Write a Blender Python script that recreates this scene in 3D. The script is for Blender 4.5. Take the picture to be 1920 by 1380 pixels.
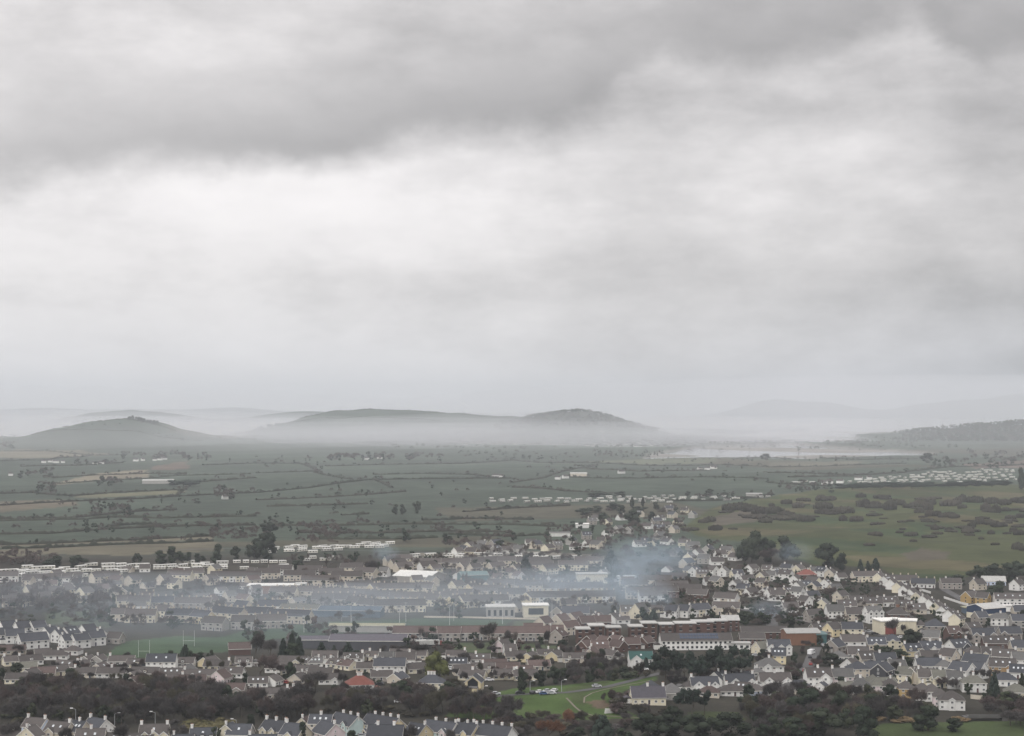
import bpy, math, random
import numpy as np

for o in list(bpy.data.objects):
    bpy.data.objects.remove(o)
scene = bpy.context.scene
col = scene.collection
R = math.radians
F, CX, HY, H = 3200.0, 960.0, 768.0, 125.0      # focal length and horizon in photo pixels, eye height in metres

# ------------------------------------------------------------------ camera
cam = bpy.data.cameras.new('camera')
cam.sensor_width = 36.0
cam.lens = 60.0
cam.shift_y = (HY - 690.0) / 1920.0
cam.clip_start = 1.0
cam.clip_end = 60000.0
cam_ob = bpy.data.objects.new('camera', cam)
cam_ob.location = (0, 0, H)
cam_ob.rotation_euler = (R(90), 0, 0)
col.objects.link(cam_ob)
scene.camera = cam_ob

# ------------------------------------------------------------------ exposure and render
scene.view_settings.view_transform = 'Standard'
scene.view_settings.look = 'None'
scene.view_settings.exposure = 0.0
scene.view_settings.gamma = 1.0
scene.view_settings.use_curve_mapping = False
scene.render.engine = 'CYCLES'
scene.cycles.use_denoising = True
scene.cycles.max_bounces = 4
scene.cycles.diffuse_bounces = 2
scene.cycles.glossy_bounces = 2
scene.cycles.transparent_max_bounces = 8
scene.cycles.volume_bounces = 1

# ------------------------------------------------------------------ sun behind thick cloud
SUN_EL, SUN_AZ = R(38), R(205)      # azimuth clockwise from +Y: behind the viewer
sun = bpy.data.lights.new('sun', 'SUN')
sun.energy = 1.5
sun.angle = R(16)
sun.color = (1.0, 0.98, 0.95)
sun_ob = bpy.data.objects.new('sun', sun)
sun_ob.rotation_euler = (math.pi / 2 - SUN_EL, 0, math.pi - SUN_AZ)
sun_ob.location = (0, -50, 300)
col.objects.link(sun_ob)

# ------------------------------------------------------------------ node helpers
class NT:
    def __init__(s, tree):
        s.t = tree
        s.t.nodes.clear()
    def n(s, typ, **kw):
        nd = s.t.nodes.new(typ)
        for k, v in kw.items():
            setattr(nd, k, v)
        return nd
    def put(s, sock, v):
        if v is None:
            return
        if isinstance(v, bpy.types.NodeSocket):
            s.t.links.new(v, sock)
        else:
            if sock.type == 'RGBA' and hasattr(v, '__len__') and len(v) == 3:
                v = (*v, 1)
            sock.default_value = v
    def m(s, op, a, b=None, c=None, clamp=False):
        nd = s.n('ShaderNodeMath', operation=op, use_clamp=clamp)
        for i, v in enumerate((a, b, c)):
            s.put(nd.inputs[i], v)
        return nd.outputs[0]
    def step(s, v, a, b, lo=0.0, hi=1.0):
        nd = s.n('ShaderNodeMapRange', interpolation_type='SMOOTHSTEP')
        s.put(nd.inputs[0], v)
        for i, q in enumerate((a, b, lo, hi)):
            nd.inputs[i + 1].default_value = q
        return nd.outputs[0]
    def lin(s, v, a, b, lo=0.0, hi=1.0):
        nd = s.n('ShaderNodeMapRange')
        s.put(nd.inputs[0], v)
        for i, q in enumerate((a, b, lo, hi)):
            nd.inputs[i + 1].default_value = q
        return nd.outputs[0]
    def xyz(s, x, y, z):
        nd = s.n('ShaderNodeCombineXYZ')
        for i, v in enumerate((x, y, z)):
            s.put(nd.inputs[i], v)
        return nd.outputs[0]
    def noise(s, vec, scale, detail=3.0, rough=0.5, w=None):
        nd = s.n('ShaderNodeTexNoise')
        s.put(nd.inputs['Vector'], vec)
        nd.inputs['Scale'].default_value = scale
        nd.inputs['Detail'].default_value = detail
        nd.inputs['Roughness'].default_value = rough
        return nd.outputs['Fac']
    def ramp(s, v, stops):
        nd = s.n('ShaderNodeValToRGB')
        cr = nd.color_ramp
        for i, (p, c) in enumerate(stops):
            e = cr.elements[i] if i < 2 else cr.elements.new(p)
            e.position = p
            e.color = (c, c, c, 1) if not hasattr(c, '__len__') else (*c, 1)
        s.put(nd.inputs[0], v)
        return nd.outputs[0]
    def mix(s, f, a, b, blend='MIX'):
        nd = s.n('ShaderNodeMix', data_type='RGBA', blend_type=blend)
        s.put(nd.inputs['Factor'], f)
        s.put(nd.inputs[6], a)
        s.put(nd.inputs[7], b)
        return nd.outputs[2]

# ------------------------------------------------------------------ overcast sky
world = bpy.data.worlds.new('World')
scene.world = world
world.use_nodes = True
W = NT(world.node_tree)
tc = W.n('ShaderNodeTexCoord')
sp = W.n('ShaderNodeSeparateXYZ')
W.put(sp.inputs[0], tc.outputs['Generated'])
dx, dy, dz = sp.outputs
az = W.m('ARCTAN2', dx, dy)
el = W.m('ARCSINE', dz)
xk = W.m('MULTIPLY_ADD', az, 3.2, 0.96)
xk = W.m('SUBTRACT', W.m('PINGPONG', W.m('ADD', xk, 0.55), 3.02), 0.55)
yk = W.m('SUBTRACT', 0.768, W.m('PINGPONG', W.m('MULTIPLY', el, 3.2), 0.80))
v1 = W.xyz(W.m('MULTIPLY', xk, 2.6), W.m('MULTIPLY', yk, 5.2), 0.3)
na = W.noise(v1, 1.0, 5.0, 0.55)
v2 = W.xyz(W.m('MULTIPLY', xk, 3.1), W.m('MULTIPLY', yk, 4.4), 7.7)
nb = W.noise(v2, 1.0, 6.0, 0.58)
v3 = W.xyz(W.m('MULTIPLY', xk, 2.3), W.m('MULTIPLY', yk, 6.6), 3.1)
nc = W.noise(v3, 1.0, 6.0, 0.56)
nfine = W.noise(W.xyz(W.m('MULTIPLY', xk, 6.5), W.m('MULTIPLY', yk, 10.0), 5.5), 1.0, 7.0, 0.62)
wx = W.m('ADD', xk, W.m('MULTIPLY', W.m('SUBTRACT', na, 0.5), 0.42))
wy = W.m('ADD', yk, W.m('MULTIPLY', W.m('SUBTRACT', nb, 0.5), 0.16))
# the underside of the long dark cloud bank
edge = [(0, 372), (230, 360), (420, 342), (700, 306), (830, 268), (1080, 236), (1180, 190), (1280, 120),
        (1340, 136), (1420, 152), (1500, 130), (1570, 102), (1690, 80), (1745, 122), (1790, 182), (1850, 162), (1960, 146)]
E = W.ramp(W.m('DIVIDE', wx, 2.0), [(x / 2000, y / 1000) for x, y in edge])
t = W.m('SUBTRACT', E, wy)
m1 = W.step(t, -0.034, 0.052)
fall = W.ramp(W.m('MULTIPLY', t, 2.5), [(0.0, 1.0), (0.16, 0.97), (0.38, 0.52), (0.62, 0.22), (1.0, 0.14)])
xs = W.ramp(W.m('DIVIDE', wx, 2.0), [(0.0, 0.70), (0.15, 0.84), (0.35, 0.88), (0.55, 0.92), (0.62, 0.72), (0.70, 0.9), (0.78, 1.05), (1.0, 1.12)])
dark = W.m('MULTIPLY', W.m('MULTIPLY', m1, fall), xs)
# broad brightness of the cloud deck
bx = W.ramp(W.m('DIVIDE', wx, 2.0), [(0.0, 0.905), (0.26, 0.89), (0.5, 0.745), (0.72, 0.635), (1.0, 0.59)])
by = W.ramp(yk, [(0.0, 0.74), (0.15, 0.80), (0.30, 0.97), (0.42, 1.03), (0.56, 1.03), (0.66, 1.02), (0.80, 1.06)])
base = W.m('MULTIPLY', bx, by)
base = W.m('ADD', base, W.m('MULTIPLY', W.m('SUBTRACT', nc, 0.52), 0.66))
base = W.m('ADD', base, W.m('MULTIPLY', W.m('SUBTRACT', nfine, 0.5), 0.32))
lum = W.m('ADD', W.m('MULTIPLY', base, W.m('SUBTRACT', 1.0, dark)), W.m('MULTIPLY', dark, W.m('MULTIPLY_ADD', W.m('SUBTRACT', nb, 0.5), 0.40, 0.35)))
lum = W.m('MINIMUM', lum, W.m('MULTIPLY_ADD', lum, 0.52, 0.42))
# blue-grey bands low on the right
bell = W.m('MULTIPLY', W.step(xk, 1.35, 1.9), W.m('ADD', W.m('MULTIPLY', W.step(W.m('ABSOLUTE', W.m('SUBTRACT', wy, 0.575)), 0.0, 0.05, 1.0, 0.0), 0.13), W.m('MULTIPLY', W.step(W.m('ABSOLUTE', W.m('SUBTRACT', wy, 0.71)), 0.0, 0.06, 1.0, 0.0), 0.10)))
lum = W.m('SUBTRACT', lum, bell)
# overcast skies are brighter overhead than at the horizon
lum = W.m('MULTIPLY', lum, W.m('MULTIPLY_ADD', W.m('MAXIMUM', dz, 0.0), 1.5, 0.90))
low = W.step(yk, 0.48, 0.76)
tint = W.mix(low, (1.022, 0.986, 0.980), (1.004, 0.985, 1.0))
tint = W.mix(W.m('MULTIPLY', low, W.step(xk, 1.2, 2.0)), tint, (0.975, 0.98, 1.035))
cloud = W.n('ShaderNodeVectorMath', operation='SCALE')
W.put(cloud.inputs[0], tint)
W.put(cloud.inputs['Scale'], lum)
sky = W.n('ShaderNodeTexSky', sky_type='NISHITA')
sky.sun_disc = False
sky.sun_elevation = SUN_EL
sky.sun_rotation = SUN_AZ
bg_sky = W.n('ShaderNodeBackground')
W.put(bg_sky.inputs['Color'], sky.outputs[0])
bg_sky.inputs['Strength'].default_value = 0.08
bg_cloud = W.n('ShaderNodeBackground')
W.put(bg_cloud.inputs['Color'], cloud.outputs[0])
mx = W.n('ShaderNodeMixShader')
mx.inputs[0].default_value = 0.95
W.put(mx.inputs[1], bg_sky.outputs[0])
W.put(mx.inputs[2], bg_cloud.outputs[0])
wo = W.n('ShaderNodeOutputWorld')
W.put(wo.inputs[0], mx.outputs[0])

# ------------------------------------------------------------------ materials
MATS = {}
def surf(name, c, rough=0.85, var=0.18, dirt=0.0, dirtc=(0.05, 0.045, 0.04), dscale=0.6, spec=0.3, hue=0.0, c2=None, metallic=0.0):
    """procedural surface: object-random brightness, mottling and streaky dirt"""
    if name in MATS:
        return MATS[name]
    mt = bpy.data.materials.new(name)
    mt.use_nodes = True
    T = NT(mt.node_tree)
    oi = T.n('ShaderNodeObjectInfo')
    geo = T.n('ShaderNodeTexCoord')
    rnd = oi.outputs['Random']
    ca = T.mix(rnd, c, c2) if c2 else T.mix(0.0, c, c)
    k = T.m('MULTIPLY_ADD', W2(T, rnd), var * 2, 1.0 - var)
    nz = T.noise(geo.outputs['Object'], dscale, 4.0, 0.6)
    k = T.m('MULTIPLY', k, T.lin(nz, 0.25, 0.75, 1.0 - var * 0.8, 1.0 + var * 0.8))
    sc = T.n('ShaderNodeVectorMath', operation='SCALE')
    T.put(sc.inputs[0], ca)
    T.put(sc.inputs['Scale'], k)
    out = sc.outputs[0]
    if dirt:
        n2 = T.noise(T.xyz(T.m('MULTIPLY', seps(T, geo.outputs['Object'])[0], 1.6), T.m('MULTIPLY', seps(T, geo.outputs['Object'])[1], 1.6), T.m('MULTIPLY', seps(T, geo.outputs['Object'])[2], 0.25)), 0.9, 4.0, 0.65)
        out = T.mix(T.step(n2, 0.5, 0.78, 0.0, dirt), out, dirtc)
    b = T.n('ShaderNodeBsdfPrincipled')
    T.put(b.inputs['Base Color'], out)
    b.inputs['Roughness'].default_value = rough
    b.inputs['Specular IOR Level'].default_value = spec
    b.inputs['Metallic'].default_value = metallic
    o = T.n('ShaderNodeOutputMaterial')
    T.put(o.inputs[0], b.outputs[0])
    MATS[name] = mt
    return mt
def W2(T, rnd):
    return T.m('FRACT', T.m('MULTIPLY', rnd, 7.31))
_sepc = {}
def seps(T, s):
    key = (id(T), s.node.name)
    if key not in _sepc:
        nd = T.n('ShaderNodeSeparateXYZ')
        T.put(nd.inputs[0], s)
        _sepc[key] = nd.outputs
    return _sepc[key]

WALLC = dict(white=(0.704, 0.695, 0.669), cream=(0.651, 0.598, 0.466), yellow=(0.616, 0.528, 0.343), pale_blue=(0.546, 0.607, 0.722),
             grey=(0.352, 0.339, 0.317), beige=(0.528, 0.475, 0.396), pink=(0.616, 0.528, 0.528), mint=(0.493, 0.598, 0.581),
             brick=(0.098, 0.058, 0.048), tan=(0.370, 0.246, 0.123), dark=(0.062, 0.063, 0.070), stone=(0.290, 0.264, 0.238),
             navy=(0.026, 0.044, 0.088), orange_brick=(0.211, 0.110, 0.070), teal=(0.062, 0.132, 0.136), blue=(0.088, 0.123, 0.167), ochre=(0.405, 0.282, 0.123))
ROOFC = dict(brown=(0.079, 0.070, 0.066), slate=(0.054, 0.057, 0.066), grey=(0.105, 0.103, 0.10), red=(0.20, 0.072, 0.056),
             green=(0.035, 0.092, 0.083), purple=(0.085, 0.080, 0.094), pale=(0.38, 0.375, 0.36), red_brown=(0.094, 0.068, 0.062),
             white=(0.62, 0.61, 0.58), teal=(0.12, 0.19, 0.19), straw=(0.30, 0.29, 0.20), moss=(0.115, 0.113, 0.095), blue=(0.085, 0.115, 0.15))
for k_, c_ in WALLC.items():
    surf('wall_' + k_, c_, 0.9, 0.12, 0.42, tuple(q * 0.45 for q in c_), 0.35)
for k_, c_ in ROOFC.items():
    surf('roof_' + k_, c_, 0.8, 0.22, 0.5, tuple(q * 0.55 for q in c_), 0.7)
surf('glass', (0.022, 0.025, 0.03), 0.12, 0.1, spec=0.5)
surf('frame', (0.72, 0.72, 0.70), 0.6, 0.05)
surf('door_paint', (0.10, 0.045, 0.04), 0.5, 0.25, c2=(0.04, 0.06, 0.09))
surf('garage_paint', (0.60, 0.59, 0.56), 0.6, 0.2)
surf('pot', (0.32, 0.17, 0.11), 0.9, 0.15)
surf('bark', (0.075, 0.062, 0.05), 0.95, 0.15)
surf('ever_leaf', (0.021, 0.030, 0.019), 0.85, 0.30, c2=(0.029, 0.037, 0.022), spec=0.15, dscale=7.0)
surf('olive_leaf', (0.078, 0.085, 0.030), 0.85, 0.30, spec=0.15, dscale=7.0)
surf('conifer_leaf', (0.019, 0.029, 0.022), 0.85, 0.30, c2=(0.024, 0.034, 0.025), spec=0.15, dscale=7.0)
surf('twig', (0.080, 0.073, 0.070), 0.95, 0.30, c2=(0.062, 0.056, 0.054), spec=0.1, dscale=7.0)
surf('twig_red', (0.090, 0.069, 0.064), 0.95, 0.30, c2=(0.080, 0.062, 0.058), spec=0.1, dscale=7.0)
surf('twig_orange', (0.15, 0.075, 0.045), 0.95, 0.30, spec=0.1, dscale=7.0)
surf('twig_olive', (0.085, 0.078, 0.052), 0.95, 0.30, c2=(0.070, 0.064, 0.046), spec=0.1, dscale=7.0)
surf('gorse_leaf', (0.045, 0.043, 0.032), 0.95, 0.30, c2=(0.054, 0.047, 0.037), spec=0.1, dscale=7.0)
surf('shrub_leaf', (0.034, 0.043, 0.023), 0.9, 0.30, c2=(0.046, 0.047, 0.029), spec=0.15, dscale=7.0)
surf('hedge_leaf', (0.032, 0.038, 0.025), 0.95, 0.2, c2=(0.042, 0.040, 0.030), spec=0.1, dscale=0.1)
surf('reed', (0.20, 0.145, 0.085), 0.95, 0.15, c2=(0.18, 0.14, 0.08), spec=0.1, dscale=0.3)
surf('tussock', (0.12, 0.105, 0.055), 0.95, 0.15, c2=(0.105, 0.098, 0.05), spec=0.1, dscale=0.3)
surf('asphalt', (0.085, 0.083, 0.083), 0.9, 0.1, dscale=0.1)
surf('gravel_path', (0.17, 0.15, 0.115), 0.95, 0.12, dscale=0.2)
surf('metal', (0.34, 0.35, 0.36), 0.5, 0.1, spec=0.4)
surf('lamp_white', (0.75, 0.75, 0.75), 0.5, 0.05)
surf('rubber', (0.02, 0.02, 0.02), 0.8, 0.1)
surf('caravan_body', (0.56, 0.54, 0.47), 0.6, 0.13, 0.25, (0.4, 0.38, 0.32), 0.4, c2=(0.42, 0.41, 0.38))
surf('caravan_roof', (0.52, 0.515, 0.49), 0.6, 0.2)
surf('solar', (0.035, 0.05, 0.085), 0.2, 0.1, spec=0.5)
surf('skylight_glass', (0.55, 0.58, 0.60), 0.25, 0.1, spec=0.5)
surf('rust_red', (0.22, 0.06, 0.05), 0.8, 0.15)
for k_, c_ in dict(white=(0.75, 0.75, 0.75), silver=(0.42, 0.43, 0.44), black=(0.02, 0.02, 0.022), red=(0.35, 0.04, 0.035), blue=(0.04, 0.08, 0.18)).items():
    surf('car_' + k_, c_, 0.35, 0.08, spec=0.5)

# ------------------------------------------------------------------ terrain
def g2(X, Y, cx, cy, sl, sr, sy, h):
    dx_ = X - cx
    sx = np.where(dx_ < 0, sl, sr)
    return h * np.exp(-(dx_ / sx) ** 2 - ((Y - cy) / sy) ** 2)
def sstep(v, a, b):
    q = np.clip((v - a) / (b - a), 0, 1)
    return q * q * (3 - 2 * q)
def inpoly(px, py, poly):
    ins = np.zeros(np.shape(px), bool)
    n = len(poly)
    for i in range(n):
        x1, y1 = poly[i]
        x2, y2 = poly[(i + 1) % n]
        if y1 == y2:
            continue
        c = ((y1 > py) != (y2 > py)) & (px < (x2 - x1) * (py - y1) / (y2 - y1) + x1)
        ins ^= c
    return ins
BAY = [[(1190, 862), (1225, 850), (1280, 842), (1350, 835), (1480, 834), (1640, 841), (1750, 849), (1725, 859), (1560, 860), (1440, 862), (1330, 861)],
       [(1320, 830), (1375, 819), (1440, 810), (1530, 806), (1400, 799), (1250, 793), (1230, 788), (1960, 786), (2300, 786), (2300, 795), (1960, 796), (1760, 802), (1665, 810), (1615, 818), (1604, 828), (1500, 832)]]
def terrain(X, Y):
    X = np.asarray(X, float)
    Y = np.asarray(Y, float)
    Ys = np.maximum(Y, 1.0)
    px = CX + F * X / np.maximum(Y, 400.0)
    py = HY + F * H / np.maximum(Y, 400.0)
    z = np.where(Y < 560, 123.0 * np.clip(1 - np.maximum(Y, 0) / 560.0, 0, 1) ** 1.5, 0.0)
    z = z + sstep(-Y, 0, 300) * 30
    und = np.sin(X / 131 + 1.3) * np.sin(Y / 173 + .4) + 0.6 * np.sin(X / 71 - Y / 95 + 2.1)
    z = z + (und + 1.2) * (0.4 + 2.0 * sstep(Y, 1500, 2600))
    z = z + sstep(Y, 2200, 3200) * 3.0 * (1 + np.sin(X / 340 + 0.7) * np.sin(Y / 410 + 1.0)) * (1 - sstep(Y, 4000, 4700))
    # the dunes of the links
    dm = sstep(px, 1290, 1420) * sstep(Y, 1380, 1600) * (1 - sstep(Y, 2500, 2750))
    z = z + dm * (2.4 * np.sin(X / 23 + 0.8 * np.sin(Y / 61)) * np.sin(Y / 47 + X / 90) + 2.4 * np.sin(X / 55 + 2) * np.sin(Y / 83 + 1) + 2)
    # green rise beside the front woodland
    z = z + g2(X, Y, 34, 735, 45, 50, 45, 3.5)
    # hills beyond the plain
    z = z + 44 * np.exp(-(np.abs(X + 1360) / np.where(X < -1360, 250, 175)) ** 3 - ((Y - 6000) / 400) ** 2) + g2(X, Y, -1360, 6050, 520, 480, 520, 36)
    z = z + g2(X, Y, -740, 7500, 330, 720, 620, 100) + g2(X, Y, 120, 7900, 900, 420, 700, 55)
    z = z + g2(X, Y, 265, 7000, 260, 300, 480, 92)
    z = z + g2(X, Y, 2150, 7150, 620, 900, 360, 52)
    z = z + g2(X, Y, -2350, 10500, 500, 500, 900, 118) + g2(X, Y, -3700, 10800, 600, 500, 900, 104) + g2(X, Y, -1450, 11500, 400, 500, 900, 100)
    z = z + g2(X, Y, -600, 12500, 900, 1200, 900, 70)
    z = z + g2(X, Y, 900, 8800, 500, 500, 500, 18) + g2(X, Y, 1050, 7600, 260, 260, 300, 16)
    z = z + 3.0 * sstep(Y, 4700, 5600) * (np.sin(X / 210) * np.sin(Y / 260 + 1) + 1)
    z = z + sstep(Y, 5300, 6000) * (1 - sstep(Y, 9500, 12000)) * (2.6 * np.sin(X / 47 + 1.1 * np.sin(Y / 90)) * np.sin(Y / 70 + X / 160) + 1.8 * np.sin(X / 23 + Y / 61))
    bay = np.zeros(px.shape, bool)
    for p in BAY:
        bay |= inpoly(px + 7 * np.sin(Y / 210.0 + X / 90), py + 1.2 * np.sin(X / 70.0) + 0.8 * np.sin(X / 31.0), p)
    bank = np.sin(X / 150 + Y / 260) * np.sin(Y / 330 - X / 400) * 1.6
    z = np.where(bay, -3.0 + 1.5 * np.clip(bank, -1, 1), z)
    return z
def in_bay(X, Y):
    return terrain(X, Y) < -1.4

def ground_v(x, y):
    """photo pixels -> points on the terrain"""
    x, y = np.asarray(x, float), np.asarray(y, float)
    k = np.maximum(y - HY, 8)
    Y = F * H / k
    for _ in range(10):
        z = terrain((x - CX) / F * Y, Y)
        Y = 0.4 * Y + 0.6 * F * (H - z) / k
    X = (x - CX) / F * Y
    return X, Y, terrain(X, Y)
def ground(x, y):
    X, Y, z = ground_v(x, y)
    return float(X), float(Y), float(z)
def ppm(y):
    return max(y - HY, 8) / H       # photo pixels per metre on the plain

def mesh_np(name, V, Fc, mats, mi=None):
    me = bpy.data.meshes.new(name)
    V = np.asarray(V, np.float32)
    Fc = np.asarray(Fc, np.int32)
    k = Fc.shape[1]
    me.vertices.add(len(V))
    me.vertices.foreach_set('co', V.ravel())
    me.loops.add(Fc.size)
    me.loops.foreach_set('vertex_index', Fc.ravel())
    me.polygons.add(len(Fc))
    me.polygons.foreach_set('loop_start', np.arange(0, Fc.size, k, dtype=np.int32))
    me.polygons.foreach_set('loop_total', np.full(len(Fc), k, np.int32))
    for m in mats:
        me.materials.append(m)
    if mi is not None:
        me.polygons.foreach_set('material_index', np.asarray(mi, np.int32))
    me.update(calc_edges=True)
    return me

pys = np.concatenate([np.arange(1404, 1000, -2.0), np.arange(1000, 870, -1.5), np.arange(870, 792, -0.8), np.arange(792, 786.2, -0.5)])
Yrow = np.concatenate([np.linspace(-260, 620, 45), F * H / (pys - HY)])
us = np.linspace(-0.56, 0.56, 561)
YY, UU = np.meshgrid(Yrow, us, indexing='ij')
XX = UU * np.maximum(YY, 625.0)
ZZ = terrain(XX, YY)
nr, nc_ = YY.shape
idx = np.arange(nr * nc_).reshape(nr, nc_)
FC = np.stack([idx[:-1, :-1], idx[:-1, 1:], idx[1:, 1:], idx[1:, :-1]], -1).reshape(-1, 4)
PX = CX + F * XX / np.maximum(YY, 400)
PY = HY + F * H / np.maximum(YY, 400)

C = np.zeros((nr, nc_, 3))
rough_ = np.array((0.040, 0.037, 0.030))
field_ = np.array((0.052, 0.068, 0.050))
C[:] = rough_
fm = sstep(YY, 1400, 1560)[..., None]
C = C * (1 - fm) + field_ * fm
# patchwork of fields, each with its own crop
rs = np.random.RandomState(4)
cell = (np.floor((XX + 0.35 * YY) / 330 + 0.4 * np.sin(YY / 700)) * 57 + np.floor((YY - 0.2 * XX) / (90 + 0.03 * YY)) * 131).astype(int)
rnd1 = (np.sin(cell * 12.9898) * 43758.5453) % 1.0
rnd2 = (np.sin(cell * 78.233) * 12543.123) % 1.0
fv = ((0.84 + 0.32 * rnd1)[..., None]) * np.where((rnd2 > 0.90)[..., None], np.array((1.35, 0.98, 0.95)), np.array((1, 1, 1.0)))
isf = ((YY > 1550) & (YY < 20000))[..., None]
C = np.where(isf, C * fv, C)
def paint(poly, c, j=2.0):
    m = inpoly(PX + j * np.sin(YY / 9.0 + XX / 13), PY + 0.3 * j * np.sin(XX / 17.0), poly)
    C[m] = np.array(c)
TAN = (0.115, 0.104, 0.074)
paint([(0, 846), (60, 846), (150, 849), (222, 853), (175, 857), (95, 863), (-200, 865), (-200, 848)], (0.15, 0.135, 0.095))
paint([(88, 906), (180, 893), (276, 888), (276, 896), (200, 901), (120, 907)], (0.19, 0.165, 0.12))
paint([(138, 932), (320, 921), (352, 924), (330, 930), (140, 939)], (0.125, 0.122, 0.075))
paint([(282, 882), (350, 872), (356, 886), (287, 889)], (0.125, 0.095, 0.075))
paint([(-300, 950), (130, 942), (150, 950), (0, 964), (-300, 970)], (0.105, 0.090, 0.065))
paint([(-300, 1026), (0, 1022), (220, 1014), (400, 1006), (400, 1014), (220, 1019), (0, 1026), (-300, 1033)], TAN)
paint([(-300, 1036), (0, 1030), (220, 1022), (400, 1016), (420, 1034), (250, 1042), (100, 1040), (0, 1046), (-300, 1052)], TAN)
paint([(1100, 866), (1340, 862), (1345, 871), (1240, 873), (1110, 870)], (0.115, 0.125, 0.085))
paint([(1440, 872), (1620, 868), (1600, 878), (1440, 880)], (0.11, 0.105, 0.078))
paint([(1800, 878), (1960, 868), (1960, 880), (1830, 884)], (0.13, 0.10, 0.085))
paint([(780, 1038), (1000, 1036), (1130, 1042), (1000, 1047), (790, 1047)], (0.19, 0.175, 0.145))
# links turf
LINKS = [(1275, 990), (1330, 960), (1450, 936), (1600, 916), (1780, 914), (2300, 905), (2300, 1075), (1830, 1078), (1770, 1092), (1700, 1088), (1640, 1062), (1530, 1062), (1400, 1022), (1310, 1006)]
paint(LINKS, (0.052, 0.060, 0.024))
lm = inpoly(PX, PY, LINKS)
lv = np.sin(XX / 61 + 1.2 * np.sin(YY / 83)) * np.sin(YY / 57 + 0.8 * np.sin(XX / 71)) + 0.5 * np.sin(XX / 27 + YY / 35)
C = np.where((lm & (lv > 0.55))[..., None], np.array((0.082, 0.073, 0.038)), C)
C = np.where((lm & (lv < -0.5))[..., None], np.array((0.036, 0.054, 0.022)), C)
paint([(1330, 972), (1400, 962), (1440, 968), (1420, 985), (1340, 988)], (0.080, 0.069, 0.052))
paint([(1690, 1040), (1730, 1032), (1780, 1038), (1770, 1050), (1710, 1052)], (0.076, 0.066, 0.048))
# playing fields and lawns
PITCH = (0.050, 0.078, 0.044)
paint([(180, 1243), (236, 1205), (330, 1196), (470, 1198), (450, 1222), (330, 1228), (230, 1240)], PITCH)
paint([(400, 1200), (470, 1180), (620, 1168), (830, 1160), (960, 1164), (940, 1178), (740, 1186), (560, 1196), (430, 1206)], PITCH)
paint([(960, 1166), (1040, 1160), (1060, 1172), (1000, 1200), (960, 1205)], (0.072, 0.088, 0.05))
paint([(80, 1150), (200, 1144), (210, 1178), (90, 1172)], (0.066, 0.082, 0.047))
paint([(860, 1205), (960, 1205), (1050, 1212), (1030, 1222), (900, 1225), (850, 1218)], (0.070, 0.090, 0.05))
MEADOW = (0.062, 0.098, 0.030)
paint([(835, 1345), (870, 1316), (960, 1300), (1070, 1296), (1140, 1284), (1225, 1266), (1232, 1278), (1180, 1305), (1145, 1330), (1200, 1352), (1100, 1356), (1010, 1350), (900, 1352)], MEADOW, 1.0)
paint([(1060, 1306), (1085, 1300), (1150, 1282), (1130, 1305), (1095, 1318), (1100, 1338), (1075, 1330)], (0.058, 0.077, 0.030), 1.0)
paint([(1290, 1340), (1380, 1338), (1400, 1352), (1300, 1356)], (0.050, 0.064, 0.027), 1.0)
paint([(1636, 1364), (1660, 1357), (1740, 1355), (1920, 1352), (2150, 1350), (2150, 1402), (1636, 1402)], (0.050, 0.068, 0.027), 1.0)
paint([(1100, 1330), (1130, 1326), (1150, 1336), (1120, 1340)], (0.14, 0.105, 0.075), 0.6)
# shores
sh = (ZZ < -1.4)
C[sh] = np.array((0.22, 0.205, 0.185))
wood = g2(XX, YY, 265, 7000, 250, 280, 400, 1.0)
C = np.where((wood > 0.3)[..., None], np.array((0.05, 0.058, 0.045)), C)

terr_mat = bpy.data.materials.new('terrain_soil_and_grass')
terr_mat.use_nodes = True
T = NT(terr_mat.node_tree)
at = T.n('ShaderNodeAttribute', attribute_name='ground_cover')
gp = T.n('ShaderNodeNewGeometry')
n1 = T.noise(gp.outputs['Position'], 0.035, 6.0, 0.62)
n2 = T.noise(gp.outputs['Position'], 0.9, 3.0, 0.6)
n3 = T.noise(gp.outputs['Position'], 0.006, 4.0, 0.55)
k = T.m('MULTIPLY', T.lin(n1, 0.25, 0.75, 0.62, 1.38), T.lin(n2, 0.2, 0.8, 0.8, 1.2))
k = T.m('MULTIPLY', k, T.lin(n3, 0.3, 0.7, 0.74, 1.26))
c_ = T.n('ShaderNodeVectorMath', operation='SCALE')
T.put(c_.inputs[0], at.outputs['Color'])
T.put(c_.inputs['Scale'], k)
cc = T.mix(T.step(n1, 0.52, 0.75, 0, 0.40), c_.outputs[0], (0.062, 0.053, 0.036))
b = T.n('ShaderNodeBsdfPrincipled')
T.put(b.inputs['Base Color'], cc)
b.inputs['Roughness'].default_value = 1.0
b.inputs['Specular IOR Level'].default_value = 0.1
bp = T.n('ShaderNodeBump')
bp.inputs['Strength'].default_value = 0.6
bp.inputs['Distance'].default_value = 0.6
T.put(bp.inputs['Height'], n2)
T.put(b.inputs['Normal'], bp.outputs[0])
T.put(T.n('ShaderNodeOutputMaterial').inputs[0], b.outputs[0])

me = mesh_np('terrain', np.stack([XX, YY, ZZ], -1).reshape(-1, 3), FC, [terr_mat])
me.polygons.foreach_set('use_smooth', np.ones(len(FC), bool))
ca = me.color_attributes.new('ground_cover', 'FLOAT_COLOR', 'POINT')
ca.data.foreach_set('color', np.concatenate([C, np.ones((nr, nc_, 1))], -1).astype(np.float32).ravel())
terr = bpy.data.objects.new('terrain', me)
terr['kind'] = 'structure'
terr['label'] = 'plain of green fields, town ground and low hills'
col.objects.link(terr)

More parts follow.
